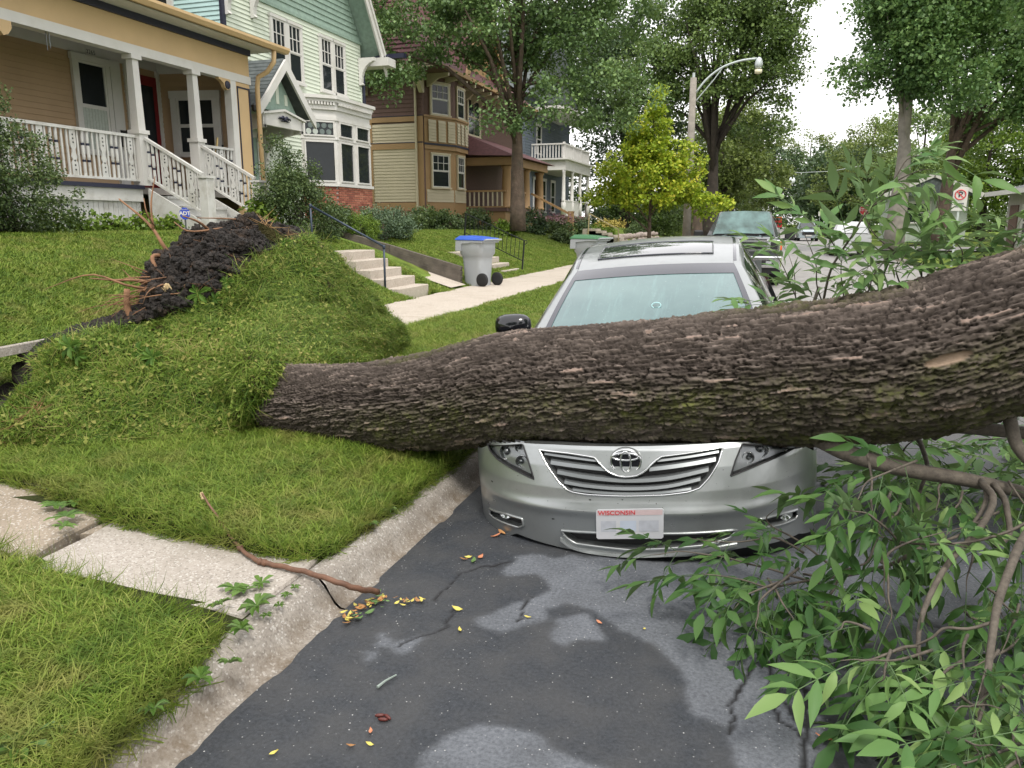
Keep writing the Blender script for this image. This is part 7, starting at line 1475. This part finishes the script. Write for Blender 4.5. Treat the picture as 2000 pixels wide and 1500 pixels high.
# big street tree behind the lamp
tree('street_tree', (onY(1388, 430, 56.).x, 56, .2), 17, [(.5, 0, 12.5, 5.0, 4, 3.6), (-4.2, 0, 11.0, 3.2, 3, 3.0), (2.8, 0, 13.2, 2.2, 3, 2.6), (3.6, 0, 10.2, 1.5, 2, 1.8), (1.6, 0, 15.5, 4.2, 4, 2), (2.6, 0, 8.0, 2.6, 2, 1.1), (-2, 0, 15.5, 3, 3, 1.5)], 'large dark street tree rising behind the wooden lamp pole', 'f_street', 440, 110, .21, .48, 3, bark='dark_bark', cl=1.05, limbs=20, droop=.5)
tree('street_tree', (onY(1362, 430, 49.).x, 49, .2), 6.5, [(0, 0, 1, .3, .3, .2)], 'thick bare grey trunk beside the wooden lamp pole', 'f_street', 3, 4, .1, .36, 31, limbs=2)
# dark trees behind the ginkgo
tree('dark_tree', (-10.5, 60, .8), 17, [(-3.6, 3, 5.5, 2.6, 3, 3.6), (0, 0, 11, 4.2, 4, 4.5), (2.2, 0, 6.5, 3.4, 3, 2.6), (-3, 0, 13.5, 4, 3, 3), (2, 0, 14.5, 3.5, 3, 2.5)], 'dark green tree between the grey blue house and the yellow tree', 'f_dark', 260, 85, .24, .4, 4, bark='dark_bark', cl=1.15, limbs=20)
tree('dark_tree', (-19, 66, .8), 20, [(0, 0, 14, 6, 4, 5.0), (5, 0, 11.5, 4, 3, 3.5), (-5, 0, 15, 4, 3, 3.5)], 'tall dark tree behind the brown roof', 'f_dark', 220, 80, .28, .5, 5, bark='dark_bark', cl=1.4, limbs=16)
# avenue on the left, further on
for k, (x, y, h, mt, lb) in enumerate([(-4.6, 80, 14, 'f_olive', 'olive green street tree, first beyond the lamp arm on the left'), (-5.6, 108, 17, 'f_olive', 'olive street tree further up on the left of the street'), (-6, 140, 18, 'f_street', 'far street tree closing the left side of the avenue')]):
    tree('street_tree', (x, y, .1), h, [(0, 0, h * .62, 5.4, 5, h * .27), (3.0, -1, h * .42, 3.4, 3, h * .16), (-2, 0, h * .38, 4.0, 3, h * .2), (1, 0, h * .84, 3.4, 3, h * .14), (2.5, 0, h * .25, 2.8, 2, h * .10)], lb, mt, 230, 80, .30, .42, 10 + k, bark='dark_bark', cl=1.3, group='street trees lining the far avenue')
for k, (x, y, h, mt, lb) in enumerate([(0.5, 178, 19, 'f_dark', 'dark tree mass closing the end of the street'), (8, 190, 24, 'f_olive', 'pale olive treetop at the end of the street'), (-8, 190, 20, 'f_dark', 'far dark tree left of the street end'), (13, 150, 17, 'f_dark', 'broad dark tree on the right near the street end'), (9.5, 118, 13.5, 'f_dark', 'dark maple overhanging the far right kerb'), (21, 130, 20, 'f_street', 'far tree on the right behind the dark maple'), (15, 92, 8, 'f_lime', 'low lime green tree on the far right verge')]):
    tree('far_tree', (x, y, .1), h, [(0, 0, h * .62, h * .42, 5, h * .30), (-h * .18, 0, h * .40, h * .27, 4, h * .2), (h * .2, 0, h * .40, h * .28, 4, h * .24), (0, 0, h * .20, h * .34, 3, h * .14)], lb, mt, 210, 75, .44, .45, 30 + k, bark='dark_bark', cl=1.7, limbs=8, group='trees closing the far end of the street')
# right side
qa = onZ(1745, 482, .15); qa = Vector((6.4, 45.5, .15))
pA = onY(1745, 470, 45.5); pA2 = onY(1765, 200, 45.5)
tree('street_tree', (pA.x, 45.5, .1), 20, [(.2, 0, 12.2, 3.0, 3, 3.2), (-.9, 0, 13.2, 1.7, 3, 2.2), (-2.3, 0, 9.0, 1.2, 2, .9), (1.8, 0, 8.6, 2.0, 2, 1.6), (0, 0, 16, 3.0, 3, 2), (.3, -1, 9.6, 2.0, 2, 1.8), (2.5, 0, 13.6, 2.5, 2, 2.6)], 'straight grey trunked street tree on the right verge', 'f_right', 430, 160, .20, .44, 50, bark='pole_wood', cl=1.05, limbs=7, trunkpts=[(pA.x, 45.5, .1), (pA.x + .1, 45.5, 5), (pA2.x, 45.5, pA2.z), (pA2.x + .2, 45.5, 15)], droop=.5)
pB = onY(1828, 455, 51.); pB2 = onY(1860, 290, 51.); pB3 = onY(1930, 200, 51.)
tree('street_tree', (pB.x, 51, .3), 19, [(4.2, 0, 13, 4.5, 3, 4), (0, 0, 14.5, 3.2, 3, 2.6), (8.5, 0, 11, 3.5, 3, 4), (2.0, 0, 8.0, 2.2, 2, 1.6), (6.5, 0, 7.6, 2.6, 2, 1.5), (8, 0, 16, 4, 3, 3), (2.0, -1, 10.8, 3, 2, 2.2), (5.5, -1, 9.2, 3, 2, 1.8)], 'leaning brown trunked tree with spreading crown right of the straight one', 'f_right', 560, 145, .22, .40, 51, cl=1.15, limbs=9, trunkpts=[(pB.x, 51, .2), (pB.x + .3, 51, 3.5), tuple(pB2), tuple(onY(1890, 215, 51.)), tuple(pB3 + ZA * 2)], droop=.5)
tree('street_tree', (13.5, 34, .3), 17, [(-2.6, 0, 9.2, 3.0, 3, 2.4), (-4.6, 0, 11.6, 3, 3, 2.2), (0, 0, 12, 4, 3, 4), (-1.2, 0, 6.0, 2.2, 2, 1.0), (-3.5, 0, 13.5, 3.2, 2, 1.8)], 'nearest street tree on the right whose crown fills the top corner', 'f_right', 480, 155, .165, .35, 52, cl=.85, limbs=10, droop=.7)
for k, (x, y, h, mt, lb) in enumerate([(15.5, 68, 11, 'f_lime', 'lime green tree behind the leaning trunk'), (20, 74, 15, 'f_street', 'dense garden tree behind the leaning trunk'), (22.5, 66, 12, 'f_dark', 'dark garden tree behind the grey bungalow'), (17, 50, 8.5, 'f_dark', 'dark leafy tree beside the grey bungalow'), (12.5, 84, 9, 'f_street', 'garden tree far behind the straight grey trunk'), (11.0, 100, 15, 'f_olive', 'tall olive tree on the right of the avenue')]):
    tree('garden_tree', (x, y, .2), h, [(0, 0, h * .62, h * .33, 4, h * .28), (-h * .2, 0, h * .36, h * .24, 3, h * .2), (h * .2, 0, h * .36, h * .26, 3, h * .2)], lb, mt, 150, 85, .24, .28, 60 + k, bark='dark_bark', cl=1.1, limbs=14, group='garden trees on the right')
# street trees beside and behind the camera: they stand in the windows and on the paint as reflections
for k, (x, y, h, lb) in enumerate([(9.5, 3, 13, 'street tree on the right verge outside the picture'), (8.5, -12, 14, 'street tree behind the photographer on the right verge'), (-3.6, -11, 13, 'street tree behind the photographer on the left verge'), (-9, -20, 15, 'garden tree far behind the photographer'), (3, -34, 17, 'tree closing the street behind the photographer')]):
    tree('street_tree', (x, y, .1), h, [(0, 0, h * .62, h * .33, 4, h * .28), (-h * .16, 0, h * .42, h * .2, 3, h * .14), (h * .16, 0, h * .42, h * .2, 3, h * .14)], lb, 'f_street', 130, 40, .42, .3, 200 + k, bark='dark_bark', cl=1.1, limbs=8, group='street trees behind the photographer')
# shrubs
def shrub(base, blobs, label, mt, K, n, size, seed, cl=.25, cat='shrub', name='shrub', flat=.9, group=None, stems=8, droop=.1):
    r = np.random.default_rng(seed); base = Vector(base); t_ = empty(name, base, label, cat, group); C_ = []; tv = sum(b[3] * b[4] * b[5] for b in blobs)
    for (x, y, z, rx, ry, rz) in blobs:
        k = max(3, int(K * (rx * ry * rz) / tv)); d = r.normal(size=(k, 3)); d /= np.linalg.norm(d, axis=1)[:, None]; C_.append(d * (r.uniform(.2, 1, k) ** .4)[:, None] * [rx, ry, rz] + [base.x + x, base.y + y, base.z + z])
    C_ = np.concatenate(C_); R_ = cl * r.uniform(.5, 1.3, len(C_)); V = leaf_cloud(C_, R_, n, size, r, flat, 0, droop); np_mesh('foliage', V, quads(len(V) // 4), M[mt], t_, False, kind='stuff')
    for i in r.choice(len(C_), min(stems, len(C_)), replace=False):
        e = Vector(C_[i]); MB().tube([base + Vector((r.normal() * .08, r.normal() * .08, -.05)), base.lerp(e, .5) + Vector((0, 0, .1)), e], [.02, .012, .004], 5).build('stem', M['dark_bark'], t_)
    return t_
bl = onX(30, 455, -10.2)
shrub((-10.2, bl.y, 1.3), [(0, 0, .9, .6, .85, .8), (-.1, -.5, 1.1, .6, .7, 1.0), (.1, .45, .55, .45, .6, .55), (-.1, -.2, 1.85, .35, .5, .4), (0, -.9, .9, .6, .7, .9)], 'loose green shrub in front of the porch at the left edge', 'f_bush', 360, 80, .040, 90, .17, stems=16)
for k in range(26):   # arching sprays of the left shrub
    a = random.uniform(0, PI); 
b2_ = onX(585, 455, -9.0)
shrub((-9.0, b2_.y - .1, 1.25), [(0, 0, .7, .5, .85, .75), (-.2, .35, 1.2, .4, .6, .6), (-.1, -.55, .9, .4, .5, .6), (.1, .9, .5, .4, .55, .5), (-.2, -.1, 1.75, .25, .35, .35)], 'tall loose shrub between the porch stairs and the bay window', 'f_bush', 260, 75, .045, 91, .18, stems=18)
shrub((-9.2, b2_.y - .9, 1.25), [(0, 0, .35, .25, .3, .35)], 'big leaved vine at the foot of the porch stairs', 'f_lime', 40, 22, .11, 92, .16, stems=4)
for k, (x, y, s_) in enumerate([(-9.5, 62, 1), (-13, 70, 1.2), (-8.0, 78, 1.1), (-10.5, 95, 1.3)]):
    shrub((x, y, .6), [(0, 0, 1.8 * s_, 3.0, 3, 1.8 * s_), (1.5, 0, 1.2, 2.4, 3, 1.2)], ['dense hedge bushes behind the yellow tree trunk', 'taller garden bushes behind the stone wall', 'bushes on the far left verge beyond the pole', 'far bushes left of the street end'][k], ['f_street', 'f_dark', 'f_olive', 'f_street'][k], 110, 90, .2, 140 + k, .7, stems=4)
for k, (x, y, rx, h_) in enumerate([(4, 215, 20, 4.0), (-16, 150, 8, 3.0), (24, 120, 12, 2.5)]):
    shrub((x, y, 0), [(0, 0, h_ * .7, rx, 3, h_ * .8)], ['dark undergrowth across the far end of the street', 'far undergrowth left of the avenue', 'far undergrowth on the right behind the verge'][k], 'f_street', 160, 60, .45, 160 + k, 1.3, stems=3)
q = onX(705, 440, -9.2); shrub((-9.2, q.y, 1.2), [(0, 0, .25, .42, .55, .38)], 'low rounded lime evergreen shrub left of the blue green one', 'f_lime', 120, 80, .03, 93, .10)
q = onX(742, 435, -9.9); shrub((-9.9, q.y, 1.2), [(0, 0, .35, .75, 1.3, .5), (0, 1.0, .3, .6, .8, .4)], 'wide feathery blue green juniper below the brown house', 'f_sage', 150, 80, .05, 94, .18)
q = onX(660, 440, -9.6); shrub((-9.6, q.y, 1.25), [(0, 0, .3, .5, .6, .4)], 'mid green shrub under the bay window', 'f_bush', 90, 70, .045, 95, .14)
for k, (px, X, w_, h_, mt, lb) in enumerate([(830, -12.3, 1.2, .55, 'f_bush', 'grassy planting under the cream siding'), (870, -12.0, 1.0, .45, 'f_bush', 'planting beside the bay of the brown house'), (935, -11.2, .9, .6, 'f_bush', 'shrub below the brown porch rail'), (985, -9.6, .6, .35, 'f_lime', 'strap leaved plants at the foot of the feathery tree'), (1040, -9.8, 1.0, .65, 'f_dark', 'dark shrub right of the feathery tree trunk'), (1090, -9.4, 1.1, .5, 'f_bush', 'flower bed plants beside the brown newel post'), (1130, -9.2, 1.2, .55, 'f_dark', 'dark garden plants before the grey blue porch'), (1175, -8.4, 1.2, .5, 'f_lime', 'yellow flowering bed above the stone wall'), (1240, -7.9, 1.3, .6, 'f_bush', 'garden plants behind the yellow tree trunk'), (1320, -7.4, 1.6, .7, 'f_lime', 'lime green bed beyond the stone wall'), (1100, -8.2, .8, .3, 'f_bush', 'low plants at the bed edge near the far steps')]):
    q = onX(px, 447 - (X > -8.6) * -6, X); zz = float(gz(X, q.y)); shrub((X, q.y, zz), [(0, 0, h_ * .5, w_ * .6, w_, h_)], lb, mt, 60, 60, .09, 100 + k, .24, stems=5, group='garden plants beyond the lawns')
# flowers
M['flower_y'] = mat('yellow_flower', (.36, .29, .06), .7); M['flower_p'] = mat('pink_flower', (.28, .15, .17), .7)
for nm, mt, px, X, n in (('flowers', 'flower_y', 1195, -8.0, 160), ('flowers', 'flower_p', 1095, -9.0, 90)):
    q = onX(px, 440, X); r = np.random.default_rng(5); C_ = np.array([[X, q.y, float(gz(X, q.y)) + .85]]) + r.normal(size=(n, 3)) * [.3, 1.4, .12]; V = leaf_cloud(C_, np.full(n, .06), 5, .09, r)
    o = np_mesh(nm, V, quads(len(V) // 4), M[mt], None, False, kind='stuff'); tag(o, 'yellow flowers massed above the stone wall' if mt == 'flower_y' else 'pink flowers in the bed near the brown newel post', 'flowers')
# stone wall
swl = empty('stone_wall', (-6.9, 40, .3), 'rounded fieldstone wall edging the flower bed behind the yellow tree', 'wall'); M['rock'] = mat('fieldstone', (.30, .25, .22), .85, 0, .3, 3, .5, .01, 20)
y = 38.4; rw = random.Random(4)
while y < 52:
    for row in range(3):
        s = rw.uniform(.20, .34); c_ = Vector((-6.75 - .10 * row + rw.uniform(-.04, .04), y + rw.uniform(-.1, .1), .30 + .30 * row)); bm = bmesh.new(); bmesh.ops.create_icosphere(bm, subdivisions=2, radius=s * .62)
        for v in bm.verts: v.co = Vector((v.co.x * .8, v.co.y * 1.15, v.co.z * .85)) * (1 + .25 * mnoise.noise(v.co * 4 + c_))
        me = bpy.data.meshes.new('stone'); bm.to_mesh(me); bm.free(); me.materials.append(M['rock']); o = link('stone', me, swl); o.location = c_ - Vector(swl.location)
    y += .37
# weeds under the tan porch
rw = random.Random(8)
for k in range(9):
    px = 95 + k * 36 + rw.uniform(-8, 8); q = onX(px, 440, -10.3); shrub((-10.3, q.y, float(gz(-10.3, q.y)) - .02), [(0, 0, .12, .18, .25, .16 + .1 * rw.random())], 'leafy weeds under the porch skirt, ' + ['leftmost', 'second from the left', 'third from the left', 'fourth from the left', 'middle clump', 'fourth from the right', 'third from the right', 'second from the right', 'rightmost, beside the blue sign'][k], 'f_lime', 14, 26, .075, 130 + k, .12, 'weed', 'weed', group='weeds under the porch skirt', stems=3)
# broad leaved weeds in the turf
def rosette(name, n, L, seed, mt):
    r = random.Random(seed); V = []; F = []
    for k in range(n):
        a = 2 * PI * k / n + r.uniform(-.3, .3); l = L * r.uniform(.7, 1.2); w_ = l * r.uniform(.13, .2); c_, s = math.cos(a), math.sin(a); b0 = len(V)
        for t_, h in ((0, .15), (.35, .8), (.7, 1), (1, .1)):
            z = l * (.45 * t_ - .35 * t_ * t_) + .01; V += [(c_ * l * t_ - s * w_ * h, s * l * t_ + c_ * w_ * h, z + .012 * h), (c_ * l * t_, s * l * t_, z), (c_ * l * t_ + s * w_ * h, s * l * t_ - c_ * w_ * h, z + .012 * h)]
        for i in range(3):
            for j in range(2): F.append((b0 + 3 * i + j, b0 + 3 * i + j + 1, b0 + 3 * i + 4 + j, b0 + 3 * i + 3 + j))
    me = bpy.data.meshes.new(name); me.from_pydata(V, [], F); me.materials.append(mt); me.update(); return me
RS = [rosette('weed', 9, .055, i, M['weed']) for i in range(4)]
for k, (px, py, sc_) in enumerate([(505, 1190, 1.2), (470, 1235, 1.0), (430, 1185, .8), (60, 1110, 1.1), (15, 1120, 1.0), (130, 1440, 1.2), (200, 1350, .9), (330, 1240, .8), (720, 1030, .9), (700, 960, .8), (640, 960, .9), (30, 1480, 1.5), (390, 1330, .9), (300, 1390, .8), (250, 1230, .7), (560, 1010, .7), (160, 1260, .8), (80, 1370, .9), (450, 1300, .8), (760, 1000, .7)]):
    q = onZ(px, py, .16); o = link('weed', RS[k % 4]); o.location = q; o.rotation_euler = (random.uniform(-.3, .3), random.uniform(-.3, .3), random.uniform(0, 6)); o.scale = (sc_,) * 3; tag(o, 'broad leaved weed growing in the front grass', 'weed', 'broad leaved weeds in the front grass')
def turf_pt(px, py):
    best = None; Gf = TURF.reshape(-1, 3); r_ = ray(px, py); rv = np.array(r_); t_ = ((Gf - [0, 0, CAMH]) @ rv) / (rv @ rv); dd = np.linalg.norm(Gf - [0, 0, CAMH] - t_[:, None] * rv, axis=1); i = int(np.argmin(dd)); return Vector(Gf[i])
for k, (px, py, sc_) in enumerate([(150, 680, 1.5), (165, 700, 1.2), (395, 575, 1.6), (430, 590, 1.1), (310, 700, 1.3), (280, 690, 1.2), (560, 480, .9), (620, 540, .9), (450, 560, 1.1), (690, 600, .8)]):
    q = turf_pt(px, py); o = link('weed', RS[k % 4]); d_ = (Vector((.25, -1, .45))).normalized(); o.rotation_euler = d_.to_track_quat('Z', 'Y').to_euler(); o.location = q + d_ * .05; o.scale = (sc_,) * 3; tag(o, 'broad leaved weed ' + ['at the far left end of the upended turf', 'just below the far left weed on the turf', 'nearest below the dark soil on the turf', 'right of the weed below the dark soil', 'in the middle of the upended turf', 'left of the middle turf weed', 'at the very top of the turf near the handrail', 'on the upper right slope of the turf', 'between the soil and the middle of the turf', 'low on the right slope of the turf'][k], 'weed', 'broad leaved weeds on the upended turf')
# weeds in the slab crack
for k, (px, py) in enumerate([(560, 1165), (575, 1150), (545, 1185), (520, 1205)]):
    o = link('weed', RS[k % 4]); o.location = onZ(px, py, .14); o.scale = (.45,) * 3; o.rotation_euler = (0, 0, k); tag(o, 'small weed growing in the joint between slab and kerb', 'weed', 'weeds in the kerb joint')
# ================================================ sticks and litter
sk_ = [(393, 962, .30), (425, 1010, .22), (460, 1060, .17), (497, 1092, .155), (540, 1104, .155), (600, 1118, .16), (660, 1137, .155), (700, 1150, .11), (738, 1155, .045)]
pts = [tuple(onZ(*p)) for p in sk_]; cv = cr_spline(pts, 40); rr_ = np.interp(np.linspace(0, 1, 40), [0, .4, 1], [.004, .011, .013])
stk = empty('fallen_stick', pts[4], 'long bent brown stick lying across the concrete slab to the kerb', 'stick'); M['stick'] = mat('stick_bark', (.15, .075, .045), .7, 0, .4, 14, .5, .003, 90)
MB().tube([Vector(p) + Vector((0, 0, .003 * math.sin(i * 1.9))) for i, p in enumerate(cv)], rr_.tolist(), 9).build('stem', M['stick'], stk, True)
for f_ in (.42, .44, .30): q = Vector(cv[int(f_ * 39)]); MB().lathe(q, [(.012, -.006), (.017, .004), (.008, .016)], 7, ax=(random.uniform(-1, 1), -1, .6)).build('knot', M['stick'], stk, True)
MB().bar(onZ(393, 962, .30), onZ(397, 975, .27), .012).build('split_end', M['splinter'], stk)
M['dead'] = mat('dead_leaf', (.34, .17, .06), .7, 0, .3, 9, .2); M['yleaf'] = mat('yellow_leaf', (.55, .47, .10), .6, 0, .15, 9, .1); M['gleaf'] = mat('green_leaf_litter', (.10, .18, .05), .6, 0, .2, 9, .1); M['oleaf'] = mat('orange_leaf', (.50, .20, .10), .6, 0, .2, 9, .1)
def litter_mesh(w_, curl, seed, mt):
    r = random.Random(seed); V = []; F = []
    for t_, h in ((0, .05), (.25, .7), (.5, 1), (.75, .7), (1, .05)):
        z = .004 + curl * (t_ - .5) ** 2; V += [(t_ - .5, w_ * h, z + curl * .2 * r.random()), (t_ - .5, 0, z - .0), (t_ - .5, -w_ * h, z + curl * .3 * r.random())]
    for i in range(4):
        for j in range(2): F.append((3 * i + j, 3 * i + j + 1, 3 * i + 4 + j, 3 * i + 3 + j))
    me = bpy.data.meshes.new('fallen_leaf'); me.from_pydata(V, [], F); me.materials.append(mt); me.update(); return me
LTR = {k: [litter_mesh(.22, .4, i, M[k]) for i in range(3)] for k in ('dead', 'yleaf', 'gleaf', 'oleaf')}
def litter(px, py, kind, L, lab, grp=None, z=.006):
    o = link('fallen_leaf', random.choice(LTR[kind])); o.location = onZ(px, py, z); o.scale = (L,) * 3; o.rotation_euler = (random.uniform(-.3, .3), random.uniform(-.3, .3), random.uniform(0, 6.28)); tag(o, lab, 'leaf', grp)
litter(893, 1189, 'yleaf', .05, 'yellow leaf with a dark spot lying on the dark asphalt'); litter(898, 1230, 'yleaf', .035, 'small pale leaf below the spotted yellow one'); litter(1608, 1442, 'oleaf', .05, 'mottled orange and green leaf at the bottom right of the road')
litter(724, 1428, 'oleaf', .03, 'round orange leaf near the bottom of the road'); litter(722, 1453, 'yleaf', .028, 'tiny yellow leaf below the round orange one'); litter(925, 1095, 'gleaf', .055, 'green leaf in the small heap before the car'); litter(938, 1088, 'oleaf', .05, 'orange leaf in the small heap before the car'); litter(915, 1088, 'yleaf', .04, 'yellow leaf in the small heap before the car'); litter(905, 1092, 'dead', .04, 'brown leaf in the small heap before the car')
litter(970, 1046, 'oleaf', .06, 'orange leaf below the left fog lamp'); litter(980, 1040, 'dead', .06, 'brown leaf below the left fog lamp'); litter(535, 1470, 'yleaf', .03, 'little yellow leaf at the bottom of the gutter'); litter(685, 1456, 'dead', .03, 'brown leaf scrap near the bottom edge')
litter(1030, 1205, 'yleaf', .03, 'pale chip on the grey patch'); litter(1258, 1228, 'yleaf', .022, 'small yellow leaf on the grey patch'); litter(1170, 1215, 'oleaf', .03, 'narrow orange leaf beside the dark patch')
for k in range(46):   # leafy mess in the gutter
    f_ = random.random(); px = lerp(672, 750, f_) + random.gauss(0, 6); py = lerp(1212, 1165, f_) + random.gauss(0, 6)
    litter(px, py, random.choice(['dead', 'dead', 'yleaf', 'gleaf']), random.uniform(.02, .05), 'leaf scrap in the gutter where the stick ends', 'leaf scraps in the gutter', .012)
for k in range(14): litter(795 + random.gauss(0, 12), 1172 + random.gauss(0, 4), random.choice(['dead', 'yleaf', 'dead']), random.uniform(.02, .035), 'leaf scrap in the little pile past the stick end', 'leaf scraps past the stick end', .012)
for (px, py, a) in ((742, 1397, .4), (757, 1400, -.5), (748, 1405, .2)):
    o = MB().lathe((0, 0, 0), [(.003, -.016), (.006, -.008), (.006, .008), (.003, .016)], 8, ax=(1, 0, 0)).build('seed_pod', mat('pod', (.10, .02, .015), .5), None, True); o.location = onZ(px, py, .006); o.rotation_euler = (0, 0, a); tag(o, 'dark red seed pod on the asphalt', 'seed pod', 'dark red seed pods on the asphalt')
tg = empty('twig', onZ(755, 1330, 0), 'short grey green twig on the dark asphalt', 'twig'); MB().tube([onZ(737, 1342, .008), onZ(752, 1330, .012), onZ(774, 1318, .008)], [.006, .004, .003], 6).build('stem', mat('grey_twig', (.25, .30, .27), .7), tg)
# torn fern like sprigs on the slabs
for k, (px, py, n, L) in enumerate([(458, 1150, 10, .05), (478, 1155, 8, .045), (510, 1142, 8, .05), (110, 990, 12, .06), (130, 1010, 12, .06), (145, 985, 10, .05), (125, 1030, 8, .05)]):
    o = link('torn_sprig', rosette('torn_sprig', n, L * 1.6, 50 + k, M['weed'])); o.location = onZ(px, py, .15 if px > 300 else .19); o.scale = (1, .6, .5); o.rotation_euler = (0, 0, k); tag(o, 'torn green sprig on the %s slab' % ('pale' if px > 300 else 'tan raised'), 'sprig', 'torn sprigs on the %s slab' % ('pale' if px > 300 else 'tan raised'))
bpy.context.view_layer.update()
print('tris', sum(len(o.data.polygons) for o in C.objects if o.type == 'MESH'), 'objects', len(C.objects))
